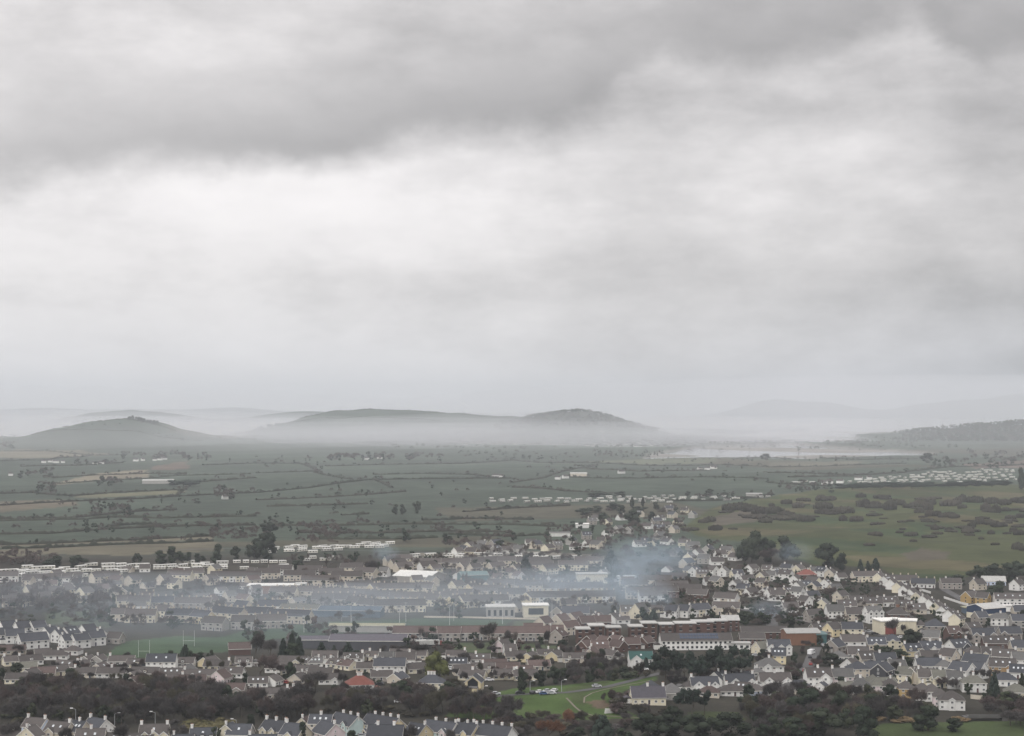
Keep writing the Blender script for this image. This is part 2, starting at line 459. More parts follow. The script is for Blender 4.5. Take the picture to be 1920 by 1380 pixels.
# estuary water
wm = bpy.data.materials.new('estuary_water')
wm.use_nodes = True
T = NT(wm.node_tree)
b = T.n('ShaderNodeBsdfPrincipled')
b.inputs['Base Color'].default_value = (0.10, 0.11, 0.115, 1)
b.inputs['Roughness'].default_value = 0.12
gp = T.n('ShaderNodeNewGeometry')
bp = T.n('ShaderNodeBump')
bp.inputs['Strength'].default_value = 0.15
T.put(bp.inputs['Height'], T.noise(gp.outputs['Position'], 0.08, 3.0))
T.put(b.inputs['Normal'], bp.outputs[0])
T.put(T.n('ShaderNodeOutputMaterial').inputs[0], b.outputs[0])
me = mesh_np('water', [(200, 4200, -2.6), (11000, 4200, -2.6), (13500, 20800, -2.6), (200, 20800, -2.6)], [(0, 1, 2, 3)], [wm])
o = bpy.data.objects.new('water', me)
o['kind'] = 'structure'
o['label'] = 'pale tidal estuary water beyond the fields'
col.objects.link(o)

# far mountains dissolving in the haze
def ridge(name, xs, Y0, Y1, fn, label):
    ys = np.linspace(Y0, Y1, 13)
    A, B = np.meshgrid(xs, ys, indexing='ij')
    prof = np.sin(np.linspace(0, np.pi, 13)) ** 1.2
    Zm = fn(A) * prof[None, :] * (1 + 0.06 * np.sin(A / 170 + B / 240)) - 4
    n_, m_ = A.shape
    ii = np.arange(n_ * m_).reshape(n_, m_)
    f_ = np.stack([ii[:-1, :-1], ii[1:, :-1], ii[1:, 1:], ii[:-1, 1:]], -1).reshape(-1, 4)
    me = mesh_np(name, np.stack([A, B, Zm], -1).reshape(-1, 3), f_, [surf('mountain_heath', (0.06, 0.065, 0.05), 1.0, 0.1, dscale=0.002)])
    me.polygons.foreach_set('use_smooth', np.ones(len(f_), bool))
    o = bpy.data.objects.new(name, me)
    o['kind'] = 'structure'
    o['label'] = label
    col.objects.link(o)
gs = lambda A, px_, Y_, s_, h_: h_ * np.exp(-((A - (px_ - CX) / F * Y_) / s_) ** 2)
ridge('mountain', np.linspace(1500, 9500, 120), 16200, 19800,
      lambda A: 60 + gs(A, 1440, 18000, 380, 150) + gs(A, 1540, 18000, 400, 130) + gs(A, 1760, 18000, 700, 120) + gs(A, 1920, 18000, 600, 165) + gs(A, 2100, 18000, 900, 160),
      'faint blue mountain ridge across the estuary')
ridge('hills', np.linspace(-9500, 900, 120), 16200, 19800,
      lambda A: 95 + gs(A, 120, 18000, 900, 45) + gs(A, 420, 18000, 700, 50) + gs(A, -200, 18000, 900, 60),
      'faint pale hills along the horizon on the left')

# the air: one even box of haze
def volume_box(name, x0, x1, y0, y1, z0, z1, density, label, color=(0.895, 0.94, 1.0), g=0.15):
    v = [(x, y, z) for x in (x0, x1) for y in (y0, y1) for z in (z0, z1)]
    f_ = [(0, 1, 3, 2), (4, 6, 7, 5), (0, 4, 5, 1), (2, 3, 7, 6), (0, 2, 6, 4), (1, 5, 7, 3)]
    mt = bpy.data.materials.new(name + '_air')
    mt.use_nodes = True
    T = NT(mt.node_tree)
    pv = T.n('ShaderNodeVolumePrincipled')
    pv.inputs['Color'].default_value = (*color, 1)
    pv.inputs['Density'].default_value = density
    pv.inputs['Anisotropy'].default_value = g
    om = T.n('ShaderNodeOutputMaterial')
    T.put(om.inputs['Volume'], pv.outputs[0])
    me = mesh_np(name, v, f_, [mt])
    o = bpy.data.objects.new(name, me)
    o['kind'] = 'stuff'
    o['label'] = label
    col.objects.link(o)
    return o
volume_box('haze', -13000, 15000, -400, 21000, -9, 440, 8.0e-5, 'pale winter haze over the plain')

def volume_mound(name, cx, cy, cz, rx, ry, rz, density, label, color=(0.96, 0.965, 1.0), het=None, g=0.15, emis=None, seed=0):
    """a soft closed body of mist or smoke: low ellipsoid, optionally with wispy density"""
    nu, nv = 32, 16
    V, Fq = [], []
    for j in range(nv + 1):
        th = math.pi * j / nv
        for i in range(nu):
            ph = 2 * math.pi * i / nu
            V.append((math.sin(th) * math.cos(ph), math.sin(th) * math.sin(ph), math.cos(th)))
    for j in range(nv):
        for i in range(nu):
            Fq.append((j * nu + i, (j + 1) * nu + i, (j + 1) * nu + (i + 1) % nu, j * nu + (i + 1) % nu))
    mt = bpy.data.materials.new(name + '_air')
    mt.use_nodes = True
    T = NT(mt.node_tree)
    pv = T.n('ShaderNodeVolumePrincipled')
    pv.inputs['Color'].default_value = (*color, 1)
    pv.inputs['Anisotropy'].default_value = g
    if het:
        tcn = T.n('ShaderNodeTexCoord')
        ln = T.n('ShaderNodeVectorMath', operation='LENGTH')
        T.put(ln.inputs[0], tcn.outputs['Object'])
        mp = T.n('ShaderNodeVectorMath', operation='ADD')
        T.put(mp.inputs[0], tcn.outputs['Object'])
        mp.inputs[1].default_value = (seed * 3.1, seed * 1.7, seed)
        nz = T.noise(mp.outputs[0], het, 4.0, 0.6)
        ed = T.step(T.m('ADD', ln.outputs['Value'], T.m('MULTIPLY', T.m('SUBTRACT', nz, 0.5), 0.9)), 0.25, 0.95, 1.0, 0.0)
        T.put(pv.inputs['Density'], T.m('MULTIPLY', T.m('MULTIPLY', ed, T.step(nz, 0.3, 0.68)), density))
    else:
        pv.inputs['Density'].default_value = density
    T.put(T.n('ShaderNodeOutputMaterial').inputs['Volume'], pv.outputs[0])
    me = mesh_np(name, V, Fq, [mt])
    o = bpy.data.objects.new(name, me)
    o.location = (cx, cy, cz)
    o.scale = (rx, ry, rz)
    o['kind'] = 'stuff'
    o['label'] = label
    col.objects.link(o)
    return o
# mist lying in the valley before and between the hills: thickest low down, thinning upward
for rz_, k_, ry_ in ((30, .34, 900), (46, .26, 1080), (62, .20, 1250), (80, .14, 1450), (104, .10, 1700)):
    volume_mound('mist', -1150, 6550, 0, 2400, ry_, rz_, 1.6e-3 * k_, 'white mist lying in the valley before the dark hill')
for rz_, k_ in ((60, .35), (95, .30), (125, .25)):
    volume_mound('mist', -2400, 8900, 0, 2600, 1700, rz_, 1.25e-3 * k_, 'white mist behind the low hill on the left')
for rz_, k_ in ((60, .5), (100, .5)):
    volume_mound('mist', 500, 9400, 0, 2200, 1700, rz_, 5.0e-4 * k_, 'white mist behind the wooded hill')
for rz_, k_, ry_ in ((40, .4, 900), (80, .35, 1200), (120, .25, 1500)):
    volume_mound('mist', 150, 6600, 0, 1250, ry_, rz_, 8.0e-4 * k_, 'thin white mist over the village and estuary')
volume_mound('mist', 3600, 13400, 0, 5400, 2600, 400, 2.6e-4, 'white mist across the estuary before the mountains')
volume_mound('mist', -4600, 14000, 0, 5200, 2300, 330, 2.0e-4, 'white mist over the horizon on the left')
volume_mound('mist', 300, 6700, 0, 5200, 3900, 95, 7.0e-5, 'thin mist thickening over the far plain')

# ------------------------------------------------------------------ object helpers
def link(name, me, parent=None, loc=(0, 0, 0), rz=0.0, scale=None):
    o = bpy.data.objects.new(name, me)
    o.location = loc
    if rz:
        o.rotation_euler = (0, 0, rz)
    if scale is not None:
        o.scale = scale
    if parent is not None:
        o.parent = parent
    col.objects.link(o)
    return o
def tag(o, label, cat, group=None):
    o['label'] = label
    o['category'] = cat
    if group:
        o['group'] = group
    return o
def setmat(o, *mats):
    for i, m in enumerate(mats):
        if i < len(o.material_slots) and m is not None:
            o.material_slots[i].link = 'OBJECT'
            o.material_slots[i].material = m
    return o

class MB:
    def __init__(s):
        s.v, s.f, s.m = [], [], []
    def quad(s, a, b, c, d, mi=0):
        n = len(s.v)
        s.v += [a, b, c, d]
        s.f.append((n, n + 1, n + 2, n + 3))
        s.m.append(mi)
    def tri(s, a, b, c, mi=0):
        n = len(s.v)
        s.v += [a, b, c]
        s.f.append((n, n + 1, n + 2))
        s.m.append(mi)
    def box(s, x0, x1, y0, y1, z0, z1, mi=0, bottom=True):
        n = len(s.v)
        s.v += [(x0, y0, z0), (x1, y0, z0), (x1, y1, z0), (x0, y1, z0), (x0, y0, z1), (x1, y0, z1), (x1, y1, z1), (x0, y1, z1)]
        fs = [(0, 1, 5, 4), (1, 2, 6, 5), (2, 3, 7, 6), (3, 0, 4, 7), (4, 5, 6, 7)] + ([(3, 2, 1, 0)] if bottom else [])
        for q in fs:
            s.f.append(tuple(n + i for i in q))
            s.m.append(mi)
    def poly(s, pts, mi=0):
        n = len(s.v)
        s.v += list(pts)
        s.f.append(tuple(range(n, n + len(pts))))
        s.m.append(mi)
    def prism(s, pts2, y0, y1, mi=0):
        """outline in x,z extruded along y"""
        k = len(pts2)
        s.poly([(x, y0, z) for x, z in pts2], mi)
        s.poly([(x, y1, z) for x, z in reversed(pts2)], mi)
        for i in range(k):
            a, b = pts2[i], pts2[(i + 1) % k]
            s.quad((a[0], y0, a[1]), (a[0], y1, a[1]), (b[0], y1, b[1]), (b[0], y0, b[1]), mi)
    def tube(s, p, q, r0, r1, k=5, mi=0):
        p, q = np.array(p, float), np.array(q, float)
        d = q - p
        d = d / (np.linalg.norm(d) + 1e-9)
        u = np.cross(d, (0, 0, 1.0) if abs(d[2]) < 0.9 else (1.0, 0, 0))
        u /= np.linalg.norm(u)
        w = np.cross(d, u)
        n = len(s.v)
        for c, r in ((p, r0), (q, r1)):
            for i in range(k):
                a = 2 * math.pi * i / k
                s.v.append(tuple(c + r * (math.cos(a) * u + math.sin(a) * w)))
        for i in range(k):
            j = (i + 1) % k
            s.f.append((n + i, n + j, n + k + j, n + k + i))
            s.m.append(mi)
        s.f.append(tuple(n + k + i for i in range(k)))
        s.m.append(mi)
    def mesh(s, name, mats, smooth=False):
        me = bpy.data.meshes.new(name)
        me.from_pydata(s.v, [], s.f)
        for m in mats:
            me.materials.append(m)
        me.polygons.foreach_set('material_index', s.m)
        if smooth:
            me.polygons.foreach_set('use_smooth', [True] * len(s.f))
        me.update()
        return me
CACHE = {}
def cached(key, fn):
    if key not in CACHE:
        CACHE[key] = fn()
    return CACHE[key]
M = MATS
surf('trim', (0.62, 0.60, 0.56), 0.7, 0.25)

# ------------------------------------------------------------------ house meshes
def m_wall(w, d, e, p, hip):
    def f():
        b = MB()
        x, y = w / 2, d / 2
        if hip or p == 0:
            b.box(-x, x, -y, y, -1.5, e, bottom=False)
        else:
            r = e + y * math.tan(R(p))
            b.quad((-x, -y, -1.5), (x, -y, -1.5), (x, -y, e), (-x, -y, e))
            b.quad((x, y, -1.5), (-x, y, -1.5), (-x, y, e), (x, y, e))
            b.poly([(x, -y, -1.5), (x, y, -1.5), (x, y, e), (x, 0, r), (x, -y, e)])
            b.poly([(-x, y, -1.5), (-x, -y, -1.5), (-x, -y, e), (-x, 0, r), (-x, y, e)])
        return b.mesh('wall', [M['wall_white']])
    return cached(('wall', w, d, e, p, hip), f)
def m_roof(w, d, e, p, hip):
    def f():
        b = MB()
        x, y = w / 2 + 0.25, d / 2 + 0.4
        t = math.tan(R(p))
        z0 = e - 0.4 * t + 0.05
        r = z0 + y * t
        th = 0.22
        if hip:
            xr = max(x - y, 0.2)
            for up in (0, 1):
                zz = th * up
                lo = [(-x, -y, z0 + zz), (x, -y, z0 + zz), (x, y, z0 + zz), (-x, y, z0 + zz)]
                a, c = (-xr, 0, r + zz), (xr, 0, r + zz)
                if up:
                    b.quad(lo[0], lo[1], c, a)
                    b.quad(lo[2], lo[3], a, c)
                    b.tri(lo[1], lo[2], c)
                    b.tri(lo[3], lo[0], a)
                else:
                    b.poly(list(reversed(lo)))
            for i in range(4):
                q = [(-x, -y), (x, -y), (x, y), (-x, y)]
                a, c = q[i], q[(i + 1) % 4]
                b.quad((*a, z0), (*c, z0), (*c, z0 + th), (*a, z0 + th))
            b.box(-xr - .1, xr + .1, -0.13, 0.13, r + th - 0.08, r + th + 0.07)
            b.box(-x - .03, x + .03, -y - .06, -y - .004, z0 - .12, z0 + th * .8, 1)
        else:
            for sg in (-1, 1):
                pts = [(sg * y, z0), (0, r), (0, r + th), (sg * y, z0 + th)]
                if sg > 0:
                    pts = pts[::-1]
                n = len(b.v)
                for xx in (-x, x):
                    b.v += [(xx, q[0], q[1]) for q in pts]
                for q in ((0, 1, 2, 3), (7, 6, 5, 4), (0, 4, 5, 1), (1, 5, 6, 2), (2, 6, 7, 3), (3, 7, 4, 0)):
                    b.f.append(tuple(n + i for i in q))
                    b.m.append(0)
            b.box(-x - .02, x + .02, -0.14, 0.14, r + th - 0.05, r + th + 0.08)
            b.box(-x, x, -y - .06, -y - .004, z0 - .1, z0 + th * .8, 1)
            for sx in (-1, 1):
                for sg in (-1, 1):
                    xa, xb = sorted((sx * (x + .004), sx * (x + .07)))
                    n = len(b.v)
                    for xx in (xa, xb):
                        b.v += [(xx, sg * (y + .02), z0 - .14), (xx, 0, r - .14), (xx, 0, r + th + .03), (xx, sg * (y + .02), z0 + th + .03)]
                    for q_ in ((0, 1, 2, 3), (7, 6, 5, 4), (0, 4, 5, 1), (1, 5, 6, 2), (2, 6, 7, 3), (3, 7, 4, 0)):
                        b.f.append(tuple(n + i for i in q_))
                        b.m.append(1)
        return b.mesh('roof', [M['roof_brown'], M['trim']])
    return cached(('roof', w, d, e, p, hip), f)
def m_chimney(h, big):
    def f():
        b = MB()
        a = 0.55 if big else 0.42
        b.box(-a, a, -0.38, 0.38, -1.6, h, 0)
        b.box(-a - .09, a + .09, -0.47, 0.47, h, h + 0.16, 0)
        for q in ((-a * .55, a * .55) if big else (0,)):
            b.tube((q, 0, h + .16), (q, 0, h + .62), 0.14, 0.11, 6, 1)
        return b.mesh('chimney', [M['wall_white'], M['pot']])
    return cached(('chim', h, big), f)
def m_window(w, h, detail):
    def f():
        b = MB()
        b.box(-w / 2, w / 2, -0.03, 0.1, 0, h, 1)
        if detail:
            fr = 0.09
            b.box(-w / 2 - .03, -w / 2 + fr, -0.08, 0.02, 0, h, 0)
            b.box(w / 2 - fr, w / 2 + .03, -0.08, 0.02, 0, h, 0)
            b.box(-w / 2 + fr, w / 2 - fr, -0.08, 0.02, h - fr, h, 0)
            b.box(-w / 2 + fr, w / 2 - fr, -0.08, 0.02, 0, fr, 0)
            b.box(-0.04, 0.04, -0.075, 0.02, fr, h - fr, 0)
            b.box(-w / 2 - .12, w / 2 + .12, -0.16, 0.04, -0.12, -0.004, 0)
        else:
            b.box(-w / 2 - .1, w / 2 + .1, -0.14, 0.04, -0.12, -0.004, 0)
        return b.mesh('window', [M['frame'], M['glass']])
    return cached(('win', w, h, detail), f)
def m_door(w, h):
    def f():
        b = MB()
        b.box(-w / 2, w / 2, -0.05, 0.05, 0, h, 0)
        b.box(-w / 2 - .1, -w / 2, -0.08, 0.05, 0, h + .1, 1)
        b.box(w / 2, w / 2 + .1, -0.08, 0.05, 0, h + .1, 1)
        b.box(-w / 2, w / 2, -0.08, 0.05, h, h + .1, 1)
        b.box(-w * .3, w * .3, -0.07, 0.0, h * .62, h * .9, 2)
        return b.mesh('door', [M['door_paint'], M['frame'], M['glass']])
    return cached(('door', w, h), f)
def m_wing(w, e, dep, p):
    """gable-fronted projection: front at y=0, runs back dep; walls and its own two-slope roof (separate meshes)"""
    def f():
        b = MB()
        x = w / 2
        t = math.tan(R(p))
        r = e + x * t
        b.poly([(-x, 0, -1.5), (x, 0, -1.5), (x, 0, e), (0, 0, r), (-x, 0, e)])
        b.quad((x, 0, -1.5), (x, dep, -1.5), (x, dep, e), (x, 0, e))
        b.quad((-x, dep, -1.5), (-x, 0, -1.5), (-x, 0, e), (-x, dep, e))
        return b.mesh('gable_wing', [M['wall_white']])
    def g():
        b = MB()
        t = math.tan(R(p))
        x = w / 2 + 0.3
        z0 = e - 0.3 * t + .05
        r = z0 + x * t
        back = dep + w * 0.35
        for sg in (-1, 1):
            pts = [(sg * x, z0), (0, r), (0, r + .2), (sg * x, z0 + .2)]
            if sg > 0:
                pts = pts[::-1]
            b.prism(pts[::-1], -0.3, back)
        # white barge boards
        for sg in (-1, 1):
            pts = [(sg * x, z0 - .12), (0, r - .12), (0, r + .21), (sg * x, z0 + .21)]
            if sg > 0:
                pts = pts[::-1]
            b.prism(pts[::-1], -0.36, -0.303, 1)
        return b.mesh('wing_roof', [M['roof_brown'], M['frame']])
    return cached(('wing', w, e, dep, p), f), cached(('wingr', w, e, dep, p), g)
def m_dormer():
    def f():
        b = MB()
        b.box(-0.8, 0.8, 0, 2.4, -0.6, 1.15, 0)
        return b.mesh('dormer', [M['wall_white']])
    def g():
        b = MB()
        for sg in (-1, 1):
            pts = [(sg * 1.05, 1.0), (0, 1.75), (0, 1.92), (sg * 1.05, 1.17)]
            if sg > 0:
                pts = pts[::-1]
            b.prism(pts[::-1], -0.2, 2.8)
        b.tri((-0.8, 0.002, 1.14), (0.8, 0.002, 1.14), (0, 0.002, 1.7))
        return b.mesh('dormer_roof', [M['roof_brown']])
    return cached('dormer', f), cached('dormerr', g)
def m_skylight():
    def f():
        b = MB()
        b.box(-0.45, 0.45, -0.6, 0.6, 0, 0.1, 0)
        return b.mesh('skylight', [M['skylight_glass']])
    return cached('skylight', f)

HR = random.Random(11)
def m_extension():
    def f():
        b = MB()
        b.box(-1.6, 1.6, -2.5, 2.5, -1.5, 2.35, bottom=False)
        return b.mesh('extension', [M['wall_white']])
    def g():
        b = MB()
        b.prism([(-1.8, 2.353), (1.8, 2.353), (1.8, 2.55), (0, 3.3), (-1.8, 2.55)], -2.7, 2.7)
        return b.mesh('extension_roof', [M['roof_grey']])
    return cached('exten', f), cached('extenr', g)
FOOT = []          # footprints, kept clear by the garden planting
HS = 0.88          # houses of the town stand a little smaller than their nominal plan
HOUSES = []        # (object, region, x, wall, roof, storeys, kind)
SIZEW = {1: 'bungalow', 1.5: 'dormer house', 2: 'two-storey house', 3: 'three-storey house'}
EAVE = {1: 2.5, 1.5: 3.3, 2: 4.8, 3: 7.2}
def q(v, s=1.0):
    return max(s, round(v / s) * s)
def house(x, y, w, d, rot, st, wall, roof, region, hip=0, ch='', fg=(), dorm=0, sky=0, label=None, pitch=None, name=None,
          cat=None, wing_wall=None, win=None, chwall='white', door=True, group=None, eave=None, gw=None, gapex=False):
    if eave is None and cat is None:
        if not ch and HR.random() < .5:
            ch = HR.choice('LRMlr')
        if not sky and not hip and HR.random() < .22:
            sky = HR.choice((1, 2, 3))
        if not dorm and not fg and st in (1, 1.5) and not hip and abs(rot) < 40 and HR.random() < .3:
            dorm = HR.choice((1, 2))
    w, d = q(w), q(d + (1.0 if eave is None and st > 1 else 0))
    X, Y, z = ground(x, y)
    a = R(rot)
    Y += 0.5 * (abs(d * math.cos(a)) + abs(w * math.sin(a))) * 0.92
    z = float(terrain(X, Y))
    e = eave or EAVE[st]
    p = pitch if pitch is not None else (33 if st == 1 else 35 if hip else 39)
    near = y > 1225
    nm = name or {1: 'bungalow'}.get(st, 'house')
    root = link(nm, None, None, (X, Y, z), a, (HS,) * 3 if eave is None and cat != 'school' else None)
    FOOT.append((X, Y, 0.45 * math.hypot(w, d)))
    wl, rf = M['wall_' + wall], M['roof_' + roof]
    setmat(link('wall', m_wall(w, d, e, p, hip), root), wl)
    ro = setmat(link('roof', m_roof(w, d, e, p, hip), root), rf)
    t = math.tan(R(p))
    ridge_z = e + d / 2 * t
    rx = max(w / 2 - d / 2, 0.3) if hip else w / 2 - 0.6
    for c in ch:
        cx = {'L': -rx, 'R': rx, 'M': 0.0, 'l': -rx * .5, 'r': rx * .5}[c]
        setmat(link('chimney', m_chimney(1.5 if near else 1.3, w > 9), root, (cx, 0, ridge_z)), M['wall_' + chwall])
    taken = []
    for (fx, fw) in fg:
        we = e if st >= 2 else e
        fw = q(fw, 0.5)
        dep = 1.0
        pw = min(p, math.degrees(math.atan((ridge_z - 0.35 - we) / (fw / 2 + .1)))) if fw > 2.6 else 42
        pw = round(max(pw, 22))
        wmsh, wrf = m_wing(fw, we if fw > 2.6 else e + 0.35, dep, pw)
        wg = setmat(link('gable_wing', wmsh, root, (fx * w / 2, -d / 2 - dep + 0.02, 0)), M['wall_' + (wing_wall or wall)])
        setmat(link('wing_roof', wrf, wg), rf)
        for sf in range(int(st) if st >= 2 else 1):
            link('window', m_window(1.2 if fw > 2.6 else 0.8, 1.2, near), wg, (0, -0.02, 0.9 + sf * 2.4))
        if st == 1.5 and fw > 3:
            link('window', m_window(1.0, 1.0, near), wg, (0, -0.02, e + 0.1))
        taken.append((fx * w / 2, fw / 2 + 0.5))
    # front windows and door
    if win != 0:
        n = win or max(2, int(round(w / (3.4 if near else 4.2))))
        sts = int(st) if st >= 1 else 1
        for sf in range(sts):
            for i in range(n):
                wx_ = -w / 2 + w * (i + 0.5) / n
                if any(abs(wx_ - c) < r_ for c, r_ in taken):
                    continue
                if sf == 0 and door and i == n // 2 and n > 2:
                    link('door', m_door(1.0, 2.1), root, (wx_, -d / 2 - .03, 0.05))
                    continue
                link('window', m_window(1.6 if st == 1 else 1.2, 1.15, near), root, (wx_, -d / 2 - .02, 0.9 + sf * 2.35))
    # gable end windows on the ends turned to the viewer
    ng = gw if gw is not None else (1 if abs(rot) > 12 else 0)
    if ng and not hip:
        side = 1 if rot < 0 else -1
        for sf in range(int(st) if st >= 2 else 1):
            for k_ in range(ng):
                yy = 0 if ng == 1 else (-d / 2 + d * (k_ + .5) / ng)
                o = link('window', m_window(1.0, 1.1, near), root, (side * (w / 2 + .02), yy, 0.9 + sf * 2.35))
                o.rotation_euler = (0, 0, R(90 * side))
        if st >= 1.5 and d > 6 and near:
            o = link('window', m_window(0.8, 0.9, near), root, (side * (w / 2 + .02), 0, e + 0.5))
            o.rotation_euler = (0, 0, R(90 * side))
    for i in range(dorm):
        dm, dr = m_dormer()
        dxp = -w / 2 + w * (i + .5) / dorm
        D = setmat(link('dormer', dm, root, (dxp, -d / 2 + 0.25, e + .35)), wl)
        setmat(link('dormer_roof', dr, D), rf)
        link('window', m_window(1.1, 0.85, near), D, (0, -0.02, 0.12))
    for i in range(sky):
        sxp = -w / 2 + w * (i + 1) / (sky + 1)
        s_ = link('skylight', m_skylight(), ro, (sxp, -d / 4, e + d / 4 * t + 0.36))
        s_.rotation_euler = (R(p), 0, 0)
    if eave is None and y > 1150 and w > 8 and HR.random() < .45:
        sd = HR.choice((-1, 1))
        gm, gr_ = m_extension()
        ex = setmat(link('extension', gm, root, (sd * (w / 2 + 1.62), HR.uniform(-1, 1.2), 0)), wl)
        setmat(link('extension_roof', gr_, ex), rf if HR.random() < .6 else M['roof_grey'])
        link('garage_door', cached('gdoor', lambda: (lambda k: (k.box(-1.1, 1.1, -.06, .05, 0, 2.05), k.mesh('garage_door', [M['garage_paint']]))[1])(MB())), ex, (0, -2.52, 0.03))
    HOUSES.append([root, region, x, y, wall, roof, st, hip, label, cat or ('bungalow' if st == 1 else 'house'), group])
    return root

def terrace(x, y, n, uw, d, rot, st, walls, roof, region, label=None, chs=True, end_wall=None, gablets=False, sky=False, porch=False, pitch=38, label_cat='terrace'):
    """one block of joined houses: a wall, windows, door and chimney for every house, one long roof"""
    uw, d = q(uw, 0.5), q(d + 1)
    w = n * uw
    X, Y, z = ground(x, y)
    a = R(rot + (HR.uniform(-7, 7) if y < 1240 else 0))
    Y += 0.5 * (abs(d * math.cos(a)) + abs(w * math.sin(a))) * 0.95
    z = float(terrain(X, Y))
    e = EAVE[st]
    near = y > 1225
    root = link('terrace', None, None, (X, Y, z), a, (HS * 1.03,) * 3)
    for i in range(-2, 3):
        FOOT.append((X + i * w / 5 * math.cos(a), Y + i * w / 5 * math.sin(a), max(d / 2, w / 8) + 1))
    t = math.tan(R(pitch))
    ro = setmat(link('roof', m_roof(w, d, e, pitch, 0), root), M['roof_' + roof])
    for i in range(n):
        cx = -w / 2 + uw * (i + .5)
        wl = walls[i % len(walls)]
        wo_ = setmat(link('wall', m_wall(uw, d, e, pitch, 0), root, (cx, 0, 0)), M['wall_' + wl])
        if near:
            for sf in range(int(st)):
                for kx in (-0.25, 0.25):
                    if sf == 0 and kx > 0:
                        link('door', m_door(0.95, 2.1), root, (cx + kx * uw, -d / 2 - .03, 0.05))
                    else:
                        link('window', m_window(1.0, 1.2, True), root, (cx + kx * uw, -d / 2 - .02, 0.9 + sf * 2.35))
        else:
            for sf in range(int(st)):
                link('window', m_window(min(1.5, uw * .34), 1.1, False), root, (cx - 0.15 * uw, -d / 2 - .02, 0.9 + sf * 2.35))
            link('door', m_door(0.95, 2.1), root, (cx + 0.3 * uw, -d / 2 - .03, 0.05))
        if chs:
            setmat(link('chimney', m_chimney(1.4, False), root, (cx + uw * .42, 0.3, e + d / 2 * t)), M['wall_white' if near else 'wall_beige'])
        if gablets and i % 2 == 0:
            wm_, wr_ = m_wing(2.5, e + 0.5, 0.5, 42)
            g_ = setmat(link('gable_wing', wm_, root, (cx - .25 * uw, -d / 2 - 0.48, 0)), M['wall_' + wl])
            setmat(link('wing_roof', wr_, g_), M['roof_' + roof])
            link('window', m_window(1.0, 1.2, near), g_, (0, -0.02, 3.2))
            link('window', m_window(1.0, 1.2, near), g_, (0, -0.02, 0.95))
        if porch:
            wm_, wr_ = m_wing(2.0, 2.2, 1.2, 38)
            g_ = setmat(link('porch', wm_, root, (cx + .22 * uw, -d / 2 - 1.18, 0)), M['wall_' + wl])
            setmat(link('porch_roof', wr_, g_), M['roof_' + roof])
            link('door', m_door(0.95, 2.0), g_, (0, -0.03, 0.02))
        if sky:
            s_ = link('skylight', m_skylight(), ro, (cx, -d / 4, e + d / 4 * t + 0.36))
            s_.rotation_euler = (R(pitch), 0, 0)
    if end_wall and abs(rot) > 8:
        sg = 1 if rot < 0 else -1
        b = MB()
        xx, y_, r_ = sg * (w / 2 + 0.012), d / 2 - .01, e + (d / 2) * t - .03
        b.poly([(xx, -y_, -1.4), (xx, y_, -1.4), (xx, y_, e), (xx, 0, r_), (xx, -y_, e)][::sg])
        link('end_wall', b.mesh('end_wall', [M['wall_' + end_wall]]), root)
    HOUSES.append([root, region, x, y, walls[0] if len(set(walls)) == 1 else 'mixed', roof, st, 0, label, label_cat, None])
    return root

def block(x, y, w, d, h, rot, wall, roof, label, cat, name='flat_roofed_building', rows=0, cols=0, over=0.5, band=None, winh=1.3, region=None):
    """flat roofed building with projecting roof slab and rows of windows"""
    X, Y, z = ground(x, y)
    a = R(rot)
    Y += 0.5 * (abs(d * math.cos(a)) + abs(w * math.sin(a))) * 0.95
    z = float(terrain(X, Y))
    root = link(name, None, None, (X, Y, z), a)
    FOOT.append((X, Y, 0.5 * math.hypot(w, d)))
    setmat(link('wall', m_wall(w, d, h, 0, 0), root), M['wall_' + wall])
    b = MB()
    b.box(-w / 2 - over, w / 2 + over, -d / 2 - over, d / 2 + over, h + .003, h + 0.55)
    setmat(link('roof', b.mesh('roof', [M['roof_pale']]), root), M['roof_' + roof])
    for r_ in range(rows):
        for c in range(cols):
            link('window', m_window(min(1.6, w / cols * .5), winh, y > 1225), root, (-w / 2 + w * (c + .5) / cols, -d / 2 - .02, 0.9 + r_ * 2.7))
    if band:
        b = MB()
        b.box(-w * .3, w * .3, -d / 2 - .06, -d / 2 + .1, h * .25, h * .8)
        link('glass_panel', b.mesh('glass_panel', [M[band]]), root)
    tag(root, label, cat)
    return root

def shed(x, y, w, d, h, rot, wall, roof, label, cat='shed', name='shed', pitch=14, gate=None, base=None):
    root = house(x, y, w, d, rot, 1, wall, roof, None, pitch=pitch, eave=h, win=0, gw=0, label=label, cat=cat, name=name)
    if gate:
        b = MB()
        b.box(-gate / 2, gate / 2, -q(d) / 2 - .08, -q(d) / 2 + .05, 0, h * .75)
        link('roller_door', b.mesh('roller_door', [M['garage_paint']]), root)
    if base:
        b = MB()
        b.box(-q(w) / 2 - .06, q(w) / 2 + .06, -q(d) / 2 - .06, q(d) / 2 + .06, -1, h * .5)
        setmat(link('plinth', b.mesh('plinth', [M['wall_white']]), root), M['wall_' + base])
    return root

